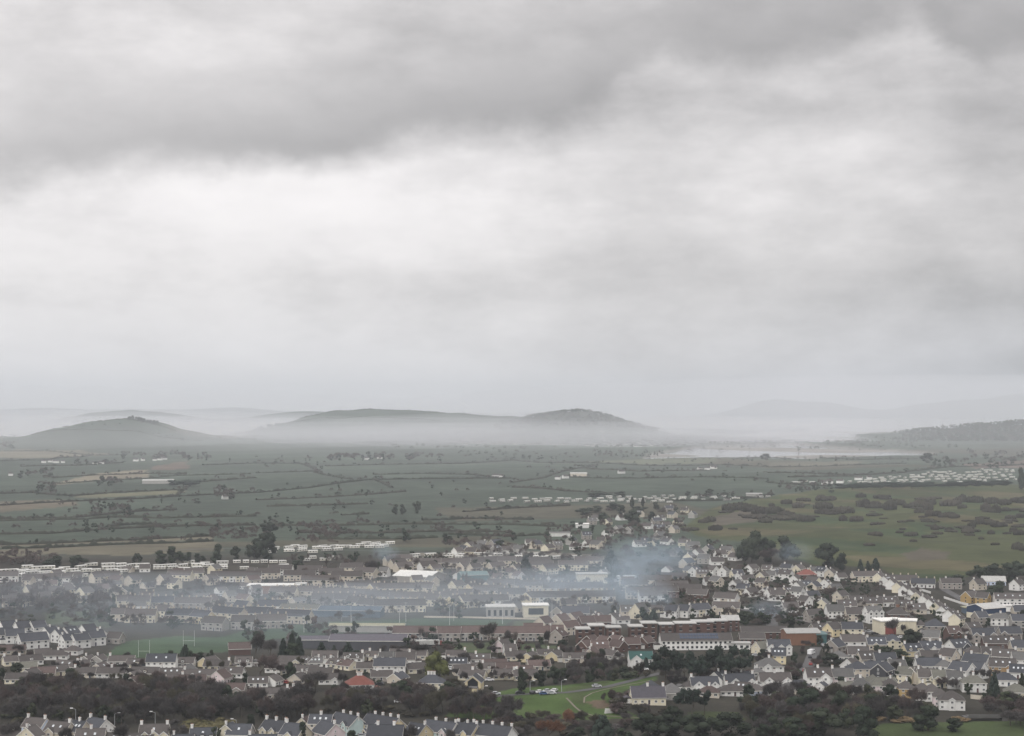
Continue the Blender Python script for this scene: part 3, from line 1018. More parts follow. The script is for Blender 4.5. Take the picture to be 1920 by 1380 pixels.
# ------------------------------------------------------------------ trees
def leaf_cloud(rng, centers, radii, n, size, flat=0.6, shell=0.55):
    """n small leaf faces spread over a set of clumps"""
    k = len(centers)
    wts = np.array(radii) ** 2
    pick = rng.choice(k, n, p=wts / wts.sum())
    v = rng.normal(size=(n, 3))
    v /= np.linalg.norm(v, axis=1)[:, None]
    rad = np.array(radii)[pick] * (shell + (1 - shell) * rng.rand(n)) ** 0.7 * (0.9 + .25 * rng.rand(n))
    P = np.array(centers)[pick] + v * rad[:, None]
    a = rng.normal(size=(n, 3))
    a /= np.linalg.norm(a, axis=1)[:, None]
    b_ = np.cross(a, v + 0.4 * rng.normal(size=(n, 3)))
    b_ /= np.linalg.norm(b_, axis=1)[:, None] + 1e-9
    s_ = size * (0.6 + 0.8 * rng.rand(n))[:, None]
    V = np.stack([P - a * s_, P + b_ * s_ * flat, P + a * s_, P - b_ * s_ * flat], 1).reshape(-1, 3)
    return V, np.arange(4 * n).reshape(n, 4)
def blob(rng, c, r, seg=7):
    """dark lumpy heart of a clump, so that dense crowns are not see-through"""
    V, Fq = [], []
    for j in range(seg + 1):
        th = math.pi * j / seg
        for i in range(seg):
            ph = 2 * math.pi * i / seg
            rr = r * (0.8 + 0.35 * rng.rand())
            V.append((c[0] + rr * math.sin(th) * math.cos(ph), c[1] + rr * math.sin(th) * math.sin(ph), c[2] + rr * math.cos(th)))
    for j in range(seg):
        for i in range(seg):
            Fq.append((j * seg + i, j * seg + (i + 1) % seg, (j + 1) * seg + (i + 1) % seg, (j + 1) * seg + i))
    return np.array(V), np.array(Fq)
def merge(parts):
    Vs, Fs, n = [], [], 0
    for V, Fq in parts:
        Vs.append(V)
        Fs.append(np.asarray(Fq) + n)
        n += len(V)
    return np.concatenate(Vs), np.concatenate(Fs)
def trunk_mesh(rng, h, r, limbs, spread):
    b = MB()
    p = np.array((0, 0, -0.06 * h))
    pts = [p]
    for i in range(4):
        p = p + np.array((rng.normal() * .02, rng.normal() * .02, h / 4 * 1.02))
        pts.append(p)
    for i in range(4):
        b.tube(pts[i], pts[i + 1], r * (1 - i * .2), r * (1 - (i + 1) * .2), 6)
    for i in range(limbs):
        s_ = pts[2 + i % 3]
        an = 2 * math.pi * (i / limbs + rng.rand() * .2)
        e_ = s_ + np.array((math.cos(an) * spread, math.sin(an) * spread, h * (.18 + .2 * rng.rand())))
        b.tube(s_, e_, r * .45, r * .15, 4)
    return b.mesh('trunk', [M['bark']])
def make_ever(seed, n=1100, low=0.08, kind='round', lumps=17):
    rng = np.random.RandomState(seed)
    cs, rs_ = [], []
    if kind == 'round':
        for i in range(lumps):
            z = low + (1 - low) * rng.rand() ** 0.85
            prof = math.sqrt(max(0.02, 1 - ((z - .45) / .56) ** 2))
            an = rng.rand() * 6.283
            rr = .32 * prof * (rng.rand() ** .5)
            cs.append((rr * math.cos(an), rr * math.sin(an), min(z, .88)))
            rs_.append((.13 + .09 * rng.rand()) * (.6 + .4 * prof))
    elif kind == 'cone':
        for i in range(20):
            z = low + (.97 - low) * (i + rng.rand() * .6) / 20
            rr = .52 * (1 - z) ** .7 + .03
            an = i * 2.4 + rng.rand()
            cs.append((rr * .62 * math.cos(an), rr * .62 * math.sin(an), z * .93))
            rs_.append(.05 + rr * .42)
    elif kind == 'pine':
        for i in range(13):
            z = .52 + .40 * rng.rand()
            an = rng.rand() * 6.283
            rr = .36 * rng.rand() ** .5 * (1.15 - .5 * abs(z - .68) / .25)
            cs.append((rr * math.cos(an), rr * math.sin(an), z))
            rs_.append(.09 + .07 * rng.rand())
    elif kind == 'block':
        for i in range(20):
            cs.append((-.46 + .92 * (i + .5) / 20, rng.normal() * .06, .30 + .45 * rng.rand()))
            rs_.append(.17 + .06 * rng.rand())
    parts = [blob(rng, c, r * .8, 6 if lumps > 8 else 5) for c, r in zip(cs, rs_)]
    parts.append(leaf_cloud(rng, cs, rs_, n, .030 if n > 300 else .055))
    V, Fq = merge(parts)
    return mesh_np('crown', V, Fq, [M['ever_leaf']]), trunk_mesh(rng, .62 if kind != 'pine' else .72, .022, 5, .2)
def make_bare(seed, n=2600):
    rng = np.random.RandomState(seed)
    segs = []
    def grow(p, d, L, r, lev):
        e_ = p + d * L
        segs.append((p, e_, r, r * .6, lev))
        if lev == 4:
            return
        for i in range(3 if lev < 3 else 3):
            nd = d + rng.normal(size=3) * .55
            nd[2] = abs(nd[2]) * .7 + .16
            nd /= np.linalg.norm(nd)
            grow(p + d * L * (.65 + .35 * rng.rand()), nd, L * (.62 + .22 * rng.rand()), r * .55, lev + 1)
    grow(np.array((0, 0, -.05)), np.array((0, 0, 1.0)), .30, .020, 0)
    b = MB()
    for p, e_, r, r2, lev in segs:
        if lev < 3:
            b.tube(p, e_, r, r2, 4)
    tm = b.mesh('trunk', [M['bark']])
    ends = np.array([s_[1] for s_ in segs if s_[4] >= 2])
    # keep the crown inside a unit tree
    zmax, rmax = ends[:, 2].max(), np.abs(ends[:, :2]).max()
    pick = rng.randint(0, len(ends), n)
    P = ends[pick] + rng.normal(size=(n, 3)) * .035
    d = P - np.array((0, 0, .32))
    d /= np.linalg.norm(d, axis=1)[:, None]
    d = d + rng.normal(size=(n, 3)) * .55
    d /= np.linalg.norm(d, axis=1)[:, None]
    L = (.05 + .07 * rng.rand(n))[:, None]
    sd = np.cross(d, rng.normal(size=(n, 3)))
    sd /= np.linalg.norm(sd, axis=1)[:, None]
    wd = .0065 * (2200 / n) ** .6
    V = np.stack([P - sd * wd, P + sd * wd, P + d * L + sd * wd * .4, P + d * L - sd * wd * .4], 1).reshape(-1, 3)
    sc = np.array((.48 / rmax, .48 / rmax, .92 / zmax))
    V = V * sc
    for v in tm.vertices:
        v.co = (v.co[0] * sc[0], v.co[1] * sc[1], v.co[2] * sc[2])
    return mesh_np('crown', V, np.arange(4 * n).reshape(n, 4), [M['twig']]), tm
def make_shrub(seed, n=420):
    rng = np.random.RandomState(seed)
    cs, rs_ = [], []
    for i in range(8):
        an = rng.rand() * 6.283
        rr = .30 * rng.rand() ** .5
        cs.append((rr * math.cos(an), rr * math.sin(an), .25 + .4 * rng.rand()))
        rs_.append(.18 + .10 * rng.rand())
    parts = [blob(rng, c, r * .7, 5) for c, r in zip(cs, rs_)]
    parts.append(leaf_cloud(rng, cs, rs_, n, .045))
    V, Fq = merge(parts)
    V[:, 2] = np.maximum(V[:, 2], -.05)
    return mesh_np('shrub', V, Fq, [M['shrub_leaf']])
def make_thicket(seed, n=2600):
    """low spreading mass of gorse"""
    rng = np.random.RandomState(seed)
    cs, rs_ = [], []
    for i in range(110):
        an = rng.rand() * 6.283
        rr = .44 * rng.rand() ** .5
        cs.append((rr * math.cos(an), rr * math.sin(an), .25 + .42 * rng.rand() * (1 - (rr / .5) ** 2)))
        rs_.append(.028 + .04 * rng.rand())
    parts = []
    for c, r in zip(cs, rs_):
        V, Fq = blob(rng, (0, 0, 0), 1, 6)
        parts.append((V * np.array((r, r, .10 + 4.5 * r)) + np.array(c), Fq))
    V, Fq = leaf_cloud(rng, [(0, 0, 0)], [1.0], n, .30)
    pick = rng.randint(0, 110, n)
    off = np.repeat(np.array(cs)[pick], 4, 0)
    rr = np.repeat(np.array(rs_)[pick], 4)[:, None]
    parts.append((V * rr * np.array((1, 1, 5.5)) + off, Fq))
    V, Fq = merge(parts)
    V[:, 2] = np.maximum(V[:, 2], -.15)
    return mesh_np('scrub', V, Fq, [M['gorse_leaf']])
LIB = {
    'ev': [make_ever(s, 1500) for s in (1, 2, 3, 4)],
    'cone': [make_ever(s, 1400, .06, 'cone') for s in (11, 12, 13)],
    'pine': [make_ever(s, 1500, .5, 'pine') for s in (21, 22, 23)],
    'block': [make_ever(s, 1800, .1, 'block') for s in (31, 32)],
    'bare': [make_bare(s) for s in (41, 42, 43, 44, 45, 46)],
    'shrub': [make_shrub(s) for s in (51, 52, 53, 54)],
    'scrub': [make_thicket(s) for s in (61, 62, 63, 64)],
}
rng = random.Random(7)
CROWN_MAT = {'ev': 'ever_leaf', 'cone': 'conifer_leaf', 'pine': 'conifer_leaf', 'block': 'conifer_leaf', 'bare': 'twig', 'shrub': 'shrub_leaf', 'scrub': 'gorse_leaf'}
TNAME = {'ev': 'evergreen_tree', 'cone': 'conifer', 'pine': 'pine_tree', 'block': 'conifer_belt', 'bare': 'bare_tree', 'shrub': 'shrub', 'scrub': 'gorse_thicket'}
TCAT = {'ev': 'tree', 'cone': 'conifer', 'pine': 'pine tree', 'block': 'conifer belt', 'bare': 'bare tree', 'shrub': 'shrub', 'scrub': 'thicket'}
def tree_at(kind, X, Y, h, w, label, group=None, mat=None, parts=True, dz=0.0, depth=None, rz=None, name=None, cat=None):
    z = float(terrain(X, Y)) + dz
    lib = LIB[kind]
    i = rng.randrange(len(lib))
    nm = name or TNAME[kind]
    sc = (w * 1.05, (depth or w) * 1.05, h * 1.04)
    rz = rng.random() * 6.28 if rz is None else rz
    m_ = M[mat or CROWN_MAT[kind]]
    if kind in ('shrub', 'scrub'):
        o = link(nm, lib[i], None, (X, Y, z), rz, sc)
        setmat(o, m_)
    elif parts:
        o = link(nm, None, None, (X, Y, z), rz, sc)
        setmat(link('crown', lib[i][0], o), m_)
        link('trunk', lib[i][1], o)
    else:
        o = link(nm, lib[i][0], None, (X, Y, z), rz, sc)
        setmat(o, m_)
    return tag(o, label, cat or TCAT[kind], group)
def tree(kind, x, y, hpx, wpx, label, group=None, mat=None, parts=True, **kw):
    X, Y, z = ground(x, y)
    s_ = F / Y
    w = wpx / s_
    return tree_at(kind, X, Y + w * .3, hpx / s_, w, label, group, mat, parts, **kw)
LOW = {'ev': [make_ever(s, 200, .08, 'round', 8) for s in (71, 72, 73)], 'bare': [make_bare(s, 420) for s in (74, 75, 76)]}
FAR = {'ev': [make_ever(s, 40, .08, 'round', 7) for s in (81, 82, 83)], 'bare': [make_bare(s, 120) for s in (84, 85, 86)]}
MASS = []
MASSMAT = ['ever_leaf', 'twig', 'twig_red', 'shrub_leaf', 'gorse_leaf']
for m_, c_ in dict(ever_leaf=(0.025, 0.034, 0.021), twig=(0.078, 0.066, 0.058), twig_red=(0.086, 0.066, 0.059), shrub_leaf=(0.038, 0.044, 0.026), gorse_leaf=(0.05, 0.045, 0.035)).items():
    surf('far_' + m_, c_, 0.95, 0.35, spec=0.1, dscale=0.11)
def mass_tree(kind, X, Y, h, w, mat):
    """one more tree of the distant tree cover (joined into a single mass at the end)"""
    kind = 'ev' if kind in ('ev', 'shrub') else 'bare'
    me = rng.choice((FAR if Y > 4300 else LOW)[kind])[0]
    MASS.append((me, X, Y, float(terrain(X, Y)), h, w, rng.random() * 6.283, MASSMAT.index(mat)))
def build_mass(name, label):
    geo = {}
    Vs, Fs, Ms, n = [], [], [], 0
    for me, X, Y, z, h, w, a, mi in MASS:
        if me.name not in geo:
            V = np.zeros(len(me.vertices) * 3)
            me.vertices.foreach_get('co', V)
            Fq = np.zeros(len(me.polygons) * 4, np.int32)
            me.loops.foreach_get('vertex_index', Fq)
            geo[me.name] = (V.reshape(-1, 3), Fq.reshape(-1, 4))
        V, Fq = geo[me.name]
        c, s_ = math.cos(a), math.sin(a)
        Vs.append(np.stack([X + w * (c * V[:, 0] - s_ * V[:, 1]), Y + w * (s_ * V[:, 0] + c * V[:, 1]), z + h * V[:, 2]], 1))
        Fs.append(Fq + n)
        Ms.append(np.full(len(Fq), mi))
        n += len(V)
    o = link(name, mesh_np(name, np.concatenate(Vs), np.concatenate(Fs), [M['far_' + m_] for m_ in MASSMAT], np.concatenate(Ms)))
    o['kind'] = 'stuff'
    o['label'] = label
    return o
SCATTER = []
def scatter(poly, n, kinds, hr, wr, label, group, mats=None, parts=False, clear=1.0, name=None, cat=None, mass=False):
    rr = np.random.RandomState(rng.randrange(1 << 30))
    P = np.array(poly, float)
    lo, hi = P.min(0), P.max(0)
    x, y = rr.uniform(lo[0], hi[0], n * 14), rr.uniform(lo[1], hi[1], n * 14)
    ok = inpoly(x, y, poly)
    x, y = x[ok][:n * 4], y[ok][:n * 4]
    X, Y, z = ground_v(x, y)
    if FOOT:
        Fp = np.array(FOOT)
        hit = ((X[:, None] - Fp[None, :, 0]) ** 2 + (Y[:, None] - Fp[None, :, 1]) ** 2 < np.maximum(Fp[None, :, 2] + clear, 0) ** 2).any(1)
        x, y, X, Y = x[~hit], y[~hit], X[~hit], Y[~hit]
    for i in range(min(n, len(X))):
        k = rng.choice(kinds)
        h = rng.uniform(*hr)
        w = rng.uniform(*wr)
        mt_ = rng.choice(mats) if mats else CROWN_MAT[k]
        if k == 'ev' and mt_.startswith('twig'):
            mt_ = 'ever_leaf'
        if k == 'bare' and mt_ in ('ever_leaf', 'shrub_leaf'):
            mt_ = 'twig'
        if mass:
            mass_tree(k, X[i], Y[i], h, w, mt_)
        else:
            o = tree_at(k, float(X[i]), float(Y[i]), h, w, label, group, mt_, parts, name=name, cat=cat)
            SCATTER.append((o, float(x[i]), float(y[i]), h, mt_, k))

# ------------------------------------------------------------------ hedges and strips
def polyline(pts, step, raw=False):
    P = [p if raw else ground(*p) for p in pts]
    out = []
    for a, b_ in zip(P[:-1], P[1:]):
        L = math.hypot(b_[0] - a[0], b_[1] - a[1])
        k = max(1, int(L / step))
        for i in range(k):
            f = i / k
            out.append((a[0] + (b_[0] - a[0]) * f, a[1] + (b_[1] - a[1]) * f))
    out.append(P[-1][:2])
    return np.array(out)
HEDGES = []
def hedge(pts, hh, ww, region, mat='hedge_leaf', step=3.0, seed=0, raw=False):
    """a clipped or wild hedge: lumpy body and loose leaf sprays following the field edge"""
    r_ = np.random.RandomState(seed + len(HEDGES) * 7 + 3)
    P = polyline(pts, step, raw)
    P = P + r_.normal(size=P.shape) * .5
    n = len(P)
    d = np.gradient(P, axis=0)
    d /= np.linalg.norm(d, axis=1)[:, None] + 1e-9
    nrm = np.stack([-d[:, 1], d[:, 0]], 1)
    Z = terrain(P[:, 0], P[:, 1])
    hs = .8 * hh * (.45 + .9 * r_.rand(n)) * (.7 + .5 * np.sin(np.arange(n) * .21 + r_.rand() * 6) ** 2)
    prof = [(-.5, -.3), (-.55, .45), (-.2, .95), (.2, 1.0), (.55, .5), (.5, -.3)]
    V = np.zeros((n, 6, 3))
    for j, (a, b_) in enumerate(prof):
        V[:, j, :2] = P + nrm * (a * ww * (.8 + .5 * r_.rand(n)))[:, None]
        V[:, j, 2] = Z + b_ * hs * (.8 + .4 * r_.rand(n))
    ii = np.arange(n * 6).reshape(n, 6)
    Fq = np.stack([ii[:-1, :-1], ii[:-1, 1:], ii[1:, 1:], ii[1:, :-1]], -1).reshape(-1, 4)
    parts = [(V.reshape(-1, 3), Fq)]
    m_ = min(n * 3, 1500)
    pk = r_.randint(0, n, m_)
    cen = np.concatenate([P[pk] + nrm[pk] * ((r_.rand(m_) - .5) * ww)[:, None], (Z[pk] + hs[pk] * (.4 + .75 * r_.rand(m_)))[:, None]], 1)
    V2, F2 = leaf_cloud(r_, [(0, 0, 0)], [0.3], m_, .55)
    parts.append((V2 + np.repeat(cen, 4, 0), F2))
    V, Fq = merge(parts)
    c0 = np.array((P[0][0], P[0][1], Z[0]))
    o = link('hedge', mesh_np('hedge', V - c0, Fq, [M[mat]]), None, tuple(c0))
    HEDGES.append((o, region, pts))
    for i in range(0, n, max(1, int(26 / step))):
        if r_.rand() < .55:
            X_, Y_ = P[i] + r_.normal(size=2) * 4
            mass_tree('ev' if r_.rand() < .35 else 'bare', float(X_), float(Y_), 3 + 6 * r_.rand() ** 2, 4 + 8 * r_.rand(), 'ever_leaf' if r_.rand() < .4 else 'twig')
    return o
def strip(name, pts, width, mat, label, lift=0.16, kerb=False):
    P = polyline(pts, 6.0)
    d = np.gradient(P, axis=0)
    d /= np.linalg.norm(d, axis=1)[:, None] + 1e-9
    nrm = np.stack([-d[:, 1], d[:, 0]], 1)
    offs = np.linspace(-.5, .5, 4)
    V = []
    for j in offs:
        Q = P + nrm * width * j
        V.append(np.concatenate([Q, (terrain(Q[:, 0], Q[:, 1]) + lift)[:, None]], 1))
    V = np.stack(V, 1)
    n = len(P)
    ii = np.arange(n * 4).reshape(n, 4)
    Fq = np.stack([ii[:-1, :-1], ii[:-1, 1:], ii[1:, 1:], ii[1:, :-1]], -1).reshape(-1, 4)
    o = link(name, mesh_np(name, V.reshape(-1, 3), Fq[:, ::-1], [M[mat]]))
    o['kind'] = 'structure'
    o['label'] = label
    return o
def wall_line(pts, hh, mat, label, name='garden_wall', cat='wall'):
    P = polyline(pts, 8.0)
    b = MB()
    x0, y0 = P[0]
    z0 = float(terrain(x0, y0))
    for (ax, ay), (bx_, by_) in zip(P[:-1], P[1:]):
        za, zb = float(terrain(ax, ay)) - z0, float(terrain(bx_, by_)) - z0
        ax, bx_, ay, by_ = ax - x0, bx_ - x0, ay - y0, by_ - y0
        dx_, dy_ = bx_ - ax, by_ - ay
        L = math.hypot(dx_, dy_) + 1e-6
        nx, ny = -dy_ / L * .15, dx_ / L * .15
        A = [(ax - nx, ay - ny), (bx_ - nx, by_ - ny), (bx_ + nx, by_ + ny), (ax + nx, ay + ny)]
        zz = [za, zb, zb, za]
        n = len(b.v)
        b.v += [(p[0], p[1], z_ - .5) for p, z_ in zip(A, zz)] + [(p[0], p[1], z_ + hh) for p, z_ in zip(A, zz)]
        for f_ in ((0, 1, 5, 4), (1, 2, 6, 5), (2, 3, 7, 6), (3, 0, 4, 7), (4, 5, 6, 7)):
            b.f.append(tuple(n + i for i in f_))
            b.m.append(0)
    return tag(link(name, b.mesh(name, [M[mat]]), None, (x0, y0, z0)), label, cat)

# ------------------------------------------------------------------ vehicles, caravans, poles
def m_car():
    def body():
        b = MB()
        pts = [(-2.05, .35), (2.05, .35), (2.1, .75), (1.9, .92), (1.0, 1.0), (.35, 1.42), (-1.1, 1.46), (-1.85, 1.02), (-2.1, .9)]
        b.prism(pts, -.85, .85)
        return b.mesh('body', [M['car_white']])
    def glass():
        b = MB()
        for s_ in (-1, 1):
            y0, y1 = sorted((s_ * .85, s_ * .87))
            b.prism([(.85, 1.02), (.3, 1.36), (-1.05, 1.38), (-1.6, 1.03)], y0, y1)
        b.quad((1.03, -.72, 1.02), (1.03, .72, 1.02), (.40, .68, 1.41), (.40, -.68, 1.41))
        b.quad((-1.83, .72, 1.06), (-1.83, -.72, 1.06), (-1.16, -.68, 1.45), (-1.16, .68, 1.45))
        return b.mesh('windows', [M['glass']])
    def wheel():
        b = MB()
        b.tube((0, -.12, 0), (0, .12, 0), .32, .32, 10)
        b.tube((0, -.12, 0), (0, -.13, 0), .32, .32, 10)
        return b.mesh('wheel', [M['rubber']])
    return cached('carb', body), cached('carg', glass), cached('carw', wheel)
def car(x, y, rot, colr, label, group=None, scale=1.0):
    X, Y, z = ground(x, y)
    root = link('car', None, None, (X, Y, z + .06), R(rot), (scale,) * 3)
    bd, gl, wh = m_car()
    setmat(link('body', bd, root), M['car_' + colr])
    link('window_glass', gl, root)
    for cx in (-1.3, 1.3):
        for cy in (-.78, .78):
            link('wheel', wh, root, (cx, cy, .32))
    return tag(root, label, 'car', group)
def m_caravan(L):
    def f():
        b = MB()
        b.prism([(-1.6, .55), (1.6, .55), (1.6, 2.6), (-1.6, 2.6)], -L / 2, L / 2, 0)
        b.prism([(-1.75, 2.6), (1.75, 2.6), (0, 3.15)], -L / 2 - .15, L / 2 + .15, 1)
        b.box(-1.62, 1.62, -L / 2 + .5, L / 2 - .5, -.3, .548, 2)
        b.box(-1.2, 1.2, -L / 2 - .03, -L / 2 + .05, 1.25, 2.2, 2)
        for yy in (-.3, .05, .3):
            b.box(-1.63, 1.63, L * yy - .5, L * yy + .5, 1.35, 2.2, 2)
        return b.mesh('static_caravan', [M['caravan_body'], M['caravan_roof'], M['glass']])
    return cached(('caravan', L), f)
def caravan(x, y, rot, label, group, L=10.0):
    X, Y, z = ground(x, y)
    o = link('static_caravan', m_caravan(L), None, (X, Y, z), R(rot), (rng.uniform(.8, 1.1), rng.uniform(.72, 1.1), rng.uniform(.85, 1.05)))
    FOOT.append((X, Y, 4))
    return tag(o, label, 'caravan', group)
def lamp_post(x, y, h, label, side=1):
    X, Y, z = ground(x, y)
    root = link('street_lamp', None, None, (X, Y, z))
    b = MB()
    b.tube((0, 0, -.3), (0, 0, h), .13, .08, 8)
    link('pole', b.mesh('pole', [M['metal']]), root)
    b = MB()
    b.tube((0, 0, h), (side * 1.3, 0, h + .45), .07, .06, 6)
    link('arm', b.mesh('arm', [M['metal']]), root)
    b = MB()
    b.box(min(side * 1.1, side * 2.2), max(side * 1.1, side * 2.2), -.24, .24, h + .38, h + .62)
    link('lamp_head', b.mesh('lamp_head', [M['lamp_white']]), root)
    return tag(root, label, 'street lamp')
def pole(x, y, h, label, cat='pole', name='floodlight_mast', head=True, bar=None, r=.10):
    X, Y, z = ground(x, y)
    root = link(name, None, None, (X, Y, z))
    b = MB()
    b.tube((0, 0, -.3), (0, 0, h), r, r * .6, 7)
    link('pole', b.mesh('pole', [M['lamp_white']]), root)
    if head:
        b = MB()
        b.box(-.8, .8, -.2, .2, h - .15, h + .45)
        link('lamp_head', b.mesh('lamp_head', [M['metal']]), root)
    return tag(root, label, cat)
def goal(x, y, w, h, label):
    X, Y, z = ground(x, y)
    root = link('goal_posts', None, None, (X, Y, z))
    for s_ in (-1, 1):
        b = MB()
        b.tube((s_ * w / 2, 0, -.3), (s_ * w / 2, 0, h), .06, .045, 7)
        link('post', b.mesh('post', [M['lamp_white']]), root)
    b = MB()
    b.tube((-w / 2, 0, 3), (w / 2, 0, 3), .045, .045, 6)
    link('crossbar', b.mesh('crossbar', [M['lamp_white']]), root)
    return tag(root, label, 'goal posts')

# ================================================================== THE TOWN
# ---- front row of pastel houses at the foot of the picture
FR = 'along the front below the woodland'
house(62, 1386, 10, 7, -22, 2, 'pale_blue', 'brown', FR, ch='LR', fg=[(0.05, 3)], label='pale blue house with two white chimneys, at the corner of the front row')
house(52, 1404, 7, 8, 72, 2, 'cream', 'brown', FR, ch='L', label='cream gable with chimney peeping up in front of the pale blue house')
house(12, 1400, 14, 10, 8, 1, 'grey', 'brown', FR, hip=1, label='low brown hipped roof left of the pale blue house')
house(105, 1396, 11, 8, -20, 2, 'beige', 'brown', FR, fg=[(-.35, 4.5)], ch='R', sky=2, label='grey-beige house with gabled wing beside the pale blue house')
house(143, 1394, 7, 8, -28, 2, 'beige', 'slate', FR, label='narrow beige house with steep dark roof between two wider front houses')
house(176, 1390, 11, 8, -38, 2, 'white', 'slate', FR, ch='LR', fg=[(-.6, 4)], gw=2, label='off-white house with big window gable and two chimneys, before the street lamp')
house(165, 1404, 12, 9, 3, 1.5, 'beige', 'brown', FR, fg=[(-.3, 4)], ch='M', label='brown roof and small chimney cut by the picture edge under the off-white house')
house(240, 1404, 20, 9, -4, 1, 'beige', 'brown', FR, sky=5, ch='R', label='long brown roof with skylights at the bottom edge beside the cream gablets')
house(285, 1400, 12, 8, 4, 2, 'cream', 'brown', FR, ch='LR', fg=[(-.55, 2.5), (.1, 4), (.75, 3.5)], label='cream house with three front gables and white end chimneys')
house(378, 1400, 11, 8, 2, 1.5, 'grey', 'slate', FR, dorm=3, ch='L', label='grey house with three dormers below the rough grass mound')
house(426, 1398, 7, 8, 74, 2, 'cream', 'slate', FR, ch='L', label='cream gable end with white chimney right of the three dormers')
house(447, 1400, 10, 8, -8, 2, 'grey', 'slate', FR, label='plain slate roof beside the ivy-dark tree at the front')
house(340, 1404, 9, 8, 0, 1, 'beige', 'slate', FR, label='low slate roof just left of the house with three dormers')
house(514, 1394, 12, 8, -33, 2, 'cream', 'slate', FR, ch='LMR', fg=[(-.5, 3.5), (.35, 2.5)], gw=2, label='cream house with two tall gables and three white chimneys')
house(550, 1402, 10, 9, -30, 2, 'cream', 'slate', FR, fg=[(.1, 3.5)], label='dark-roofed house overlapping the tall cream gables at the front')
house(490, 1404, 12, 8, 0, 1, 'white', 'slate', FR, ch='L', label='low dark roof with one white chimney at the very bottom edge')
house(572, 1376, 8, 7, 66, 1.5, 'cream', 'red_brown', FR, label='small cream gable with reddish roof behind the front row')
house(600, 1378, 10, 7, -5, 2, 'beige', 'slate', FR, ch='M', label='slate-roofed house left of the mint gabled terrace')
house(612, 1400, 11, 9, -52, 2, 'pink', 'slate', FR, ch='R', label='pinkish-white gable end in front of the mint gabled terrace')
terrace(647, 1384, 3, 5.0, 8, -47, 2, ['pink', 'pale_blue', 'mint'], 'slate', FR, 'terrace with plain mint gable end and three chimneys', end_wall='mint', gablets=True)
terrace(715, 1388, 4, 4.5, 8, -40, 2, ['yellow', 'pink', 'pale_blue', 'yellow'], 'slate', FR, 'terrace of pastel fronts with big yellow gable end', end_wall='yellow', gablets=True, porch=True)
house(783, 1400, 9, 8, -42, 2, 'yellow', 'slate', FR, ch='R', fg=[(-.4, 3)], label='small yellow-gabled house right of the yellow-ended terrace')
house(722, 1404, 15, 9, -6, 2, 'white', 'slate', FR, ch='lr', label='broad dark roof at bottom edge before the pastel terrace')
terrace(826, 1398, 3, 5.0, 8, -33, 2, ['white', 'mint', 'pink'], 'slate', FR, 'white and mint terrace with three chimneys right of the yellow house', gablets=True, porch=True, end_wall='white')
terrace(868, 1401, 3, 4.5, 8, -33, 2, ['white', 'cream', 'yellow'], 'slate', FR, 'terrace with pale yellow gable end among the front roofs', gablets=True, end_wall='yellow')
terrace(915, 1406, 5, 4.5, 8, -30, 2, ['white', 'cream'], 'slate', FR, 'dark roofed terrace with five chimneys at the end of the front row', end_wall='white')

# ---- landmark villas behind the woodland
house(672, 1303, 14, 10, 8, 2, 'white', 'red', None, hip=1, ch='lrM', label='white villa with bright red hipped roof and white chimneys')
house(808, 1299, 13, 9, -6, 2, 'cream', 'slate', None, hip=1, ch='LMR', label='cream house with blue-slate roof and three tall white chimneys')
o = house(889, 1298, 10, 7, 82, 2, 'yellow', 'slate', None, win=0, gw=0, ch='', label='narrow cream house with glazed gable facing the green meadow')
b_ = MB(); b_.poly([(-5.06, 2.6, .3), (-5.06, -2.6, .3), (-5.06, -2.6, 5.2), (-5.06, 0, 7.2), (-5.06, 2.6, 5.2)])
link('glazed_gable', b_.mesh('glazed_gable', [M['glass']]), o)
o = house(1202, 1253, 13, 8, 5, 2, 'white', 'green', None, fg=[(-.45, 5.5)], label='white house with green roof and tall front gable')
house(1216, 1323, 16, 10, 4, 1.5, 'cream', 'purple', None, ch='MR', gw=2, label='large house with purple-grey roof and cream end beside the meadow')
house(1222, 1306, 10, 9, 0, 1.5, 'white', 'slate', None, hip=1, fg=[(.3, 4)], label='slate hipped wing with white gable behind the purple-grey roof')
house(1262, 1314, 11, 10, 10, 1.5, 'grey', 'grey', None, hip=1, label='grey hipped roof between purple-grey house and dark pines')

for (x, y, r_) in [(672, 1312, 8), (808, 1308, 8), (889, 1306, 8), (1200, 1262, 9), (1190, 1256, 7), (1215, 1258, 7), (1216, 1330, 8), (1790, 1340, 9), (1445, 1274, 8), (1537, 1296, 7)]:
    X, Y, z = ground(x, y)
    FOOT.append((X, Y, r_))

# ---- white new houses left of the pitch
NW = 'in the white estate left of the pitch'
for (x, y, w, rot, d) in [(2, 1206, 10, 35, 8), (8, 1192, 9, 40, 8), (36, 1193, 9, 40, 8), (65, 1192, 9, 40, 8), (22, 1208, 11, 20, 8), (88, 1204, 9, 58, 8),
                          (126, 1204, 9, 55, 8), (160, 1199, 9, 50, 8), (106, 1206, 6, 62, 6), (122, 1217, 8, 42, 7), (145, 1217, 10, 42, 7), (168, 1213, 13, 36, 8), (185, 1207, 7, -60, 7)]:
    house(x, y, w, d, rot, 2, 'white', 'slate', NW, gw=2)
house(52, 1219, 17, 9, 36, 2, 'white', 'slate', NW, gw=2, label='largest white house with broad dark roof in the estate left of the pitch')
house(213, 1208, 9, 7, -15, 1.5, 'stone', 'brown', NW, label='small stone house with brown roof at the corner of the pitch')

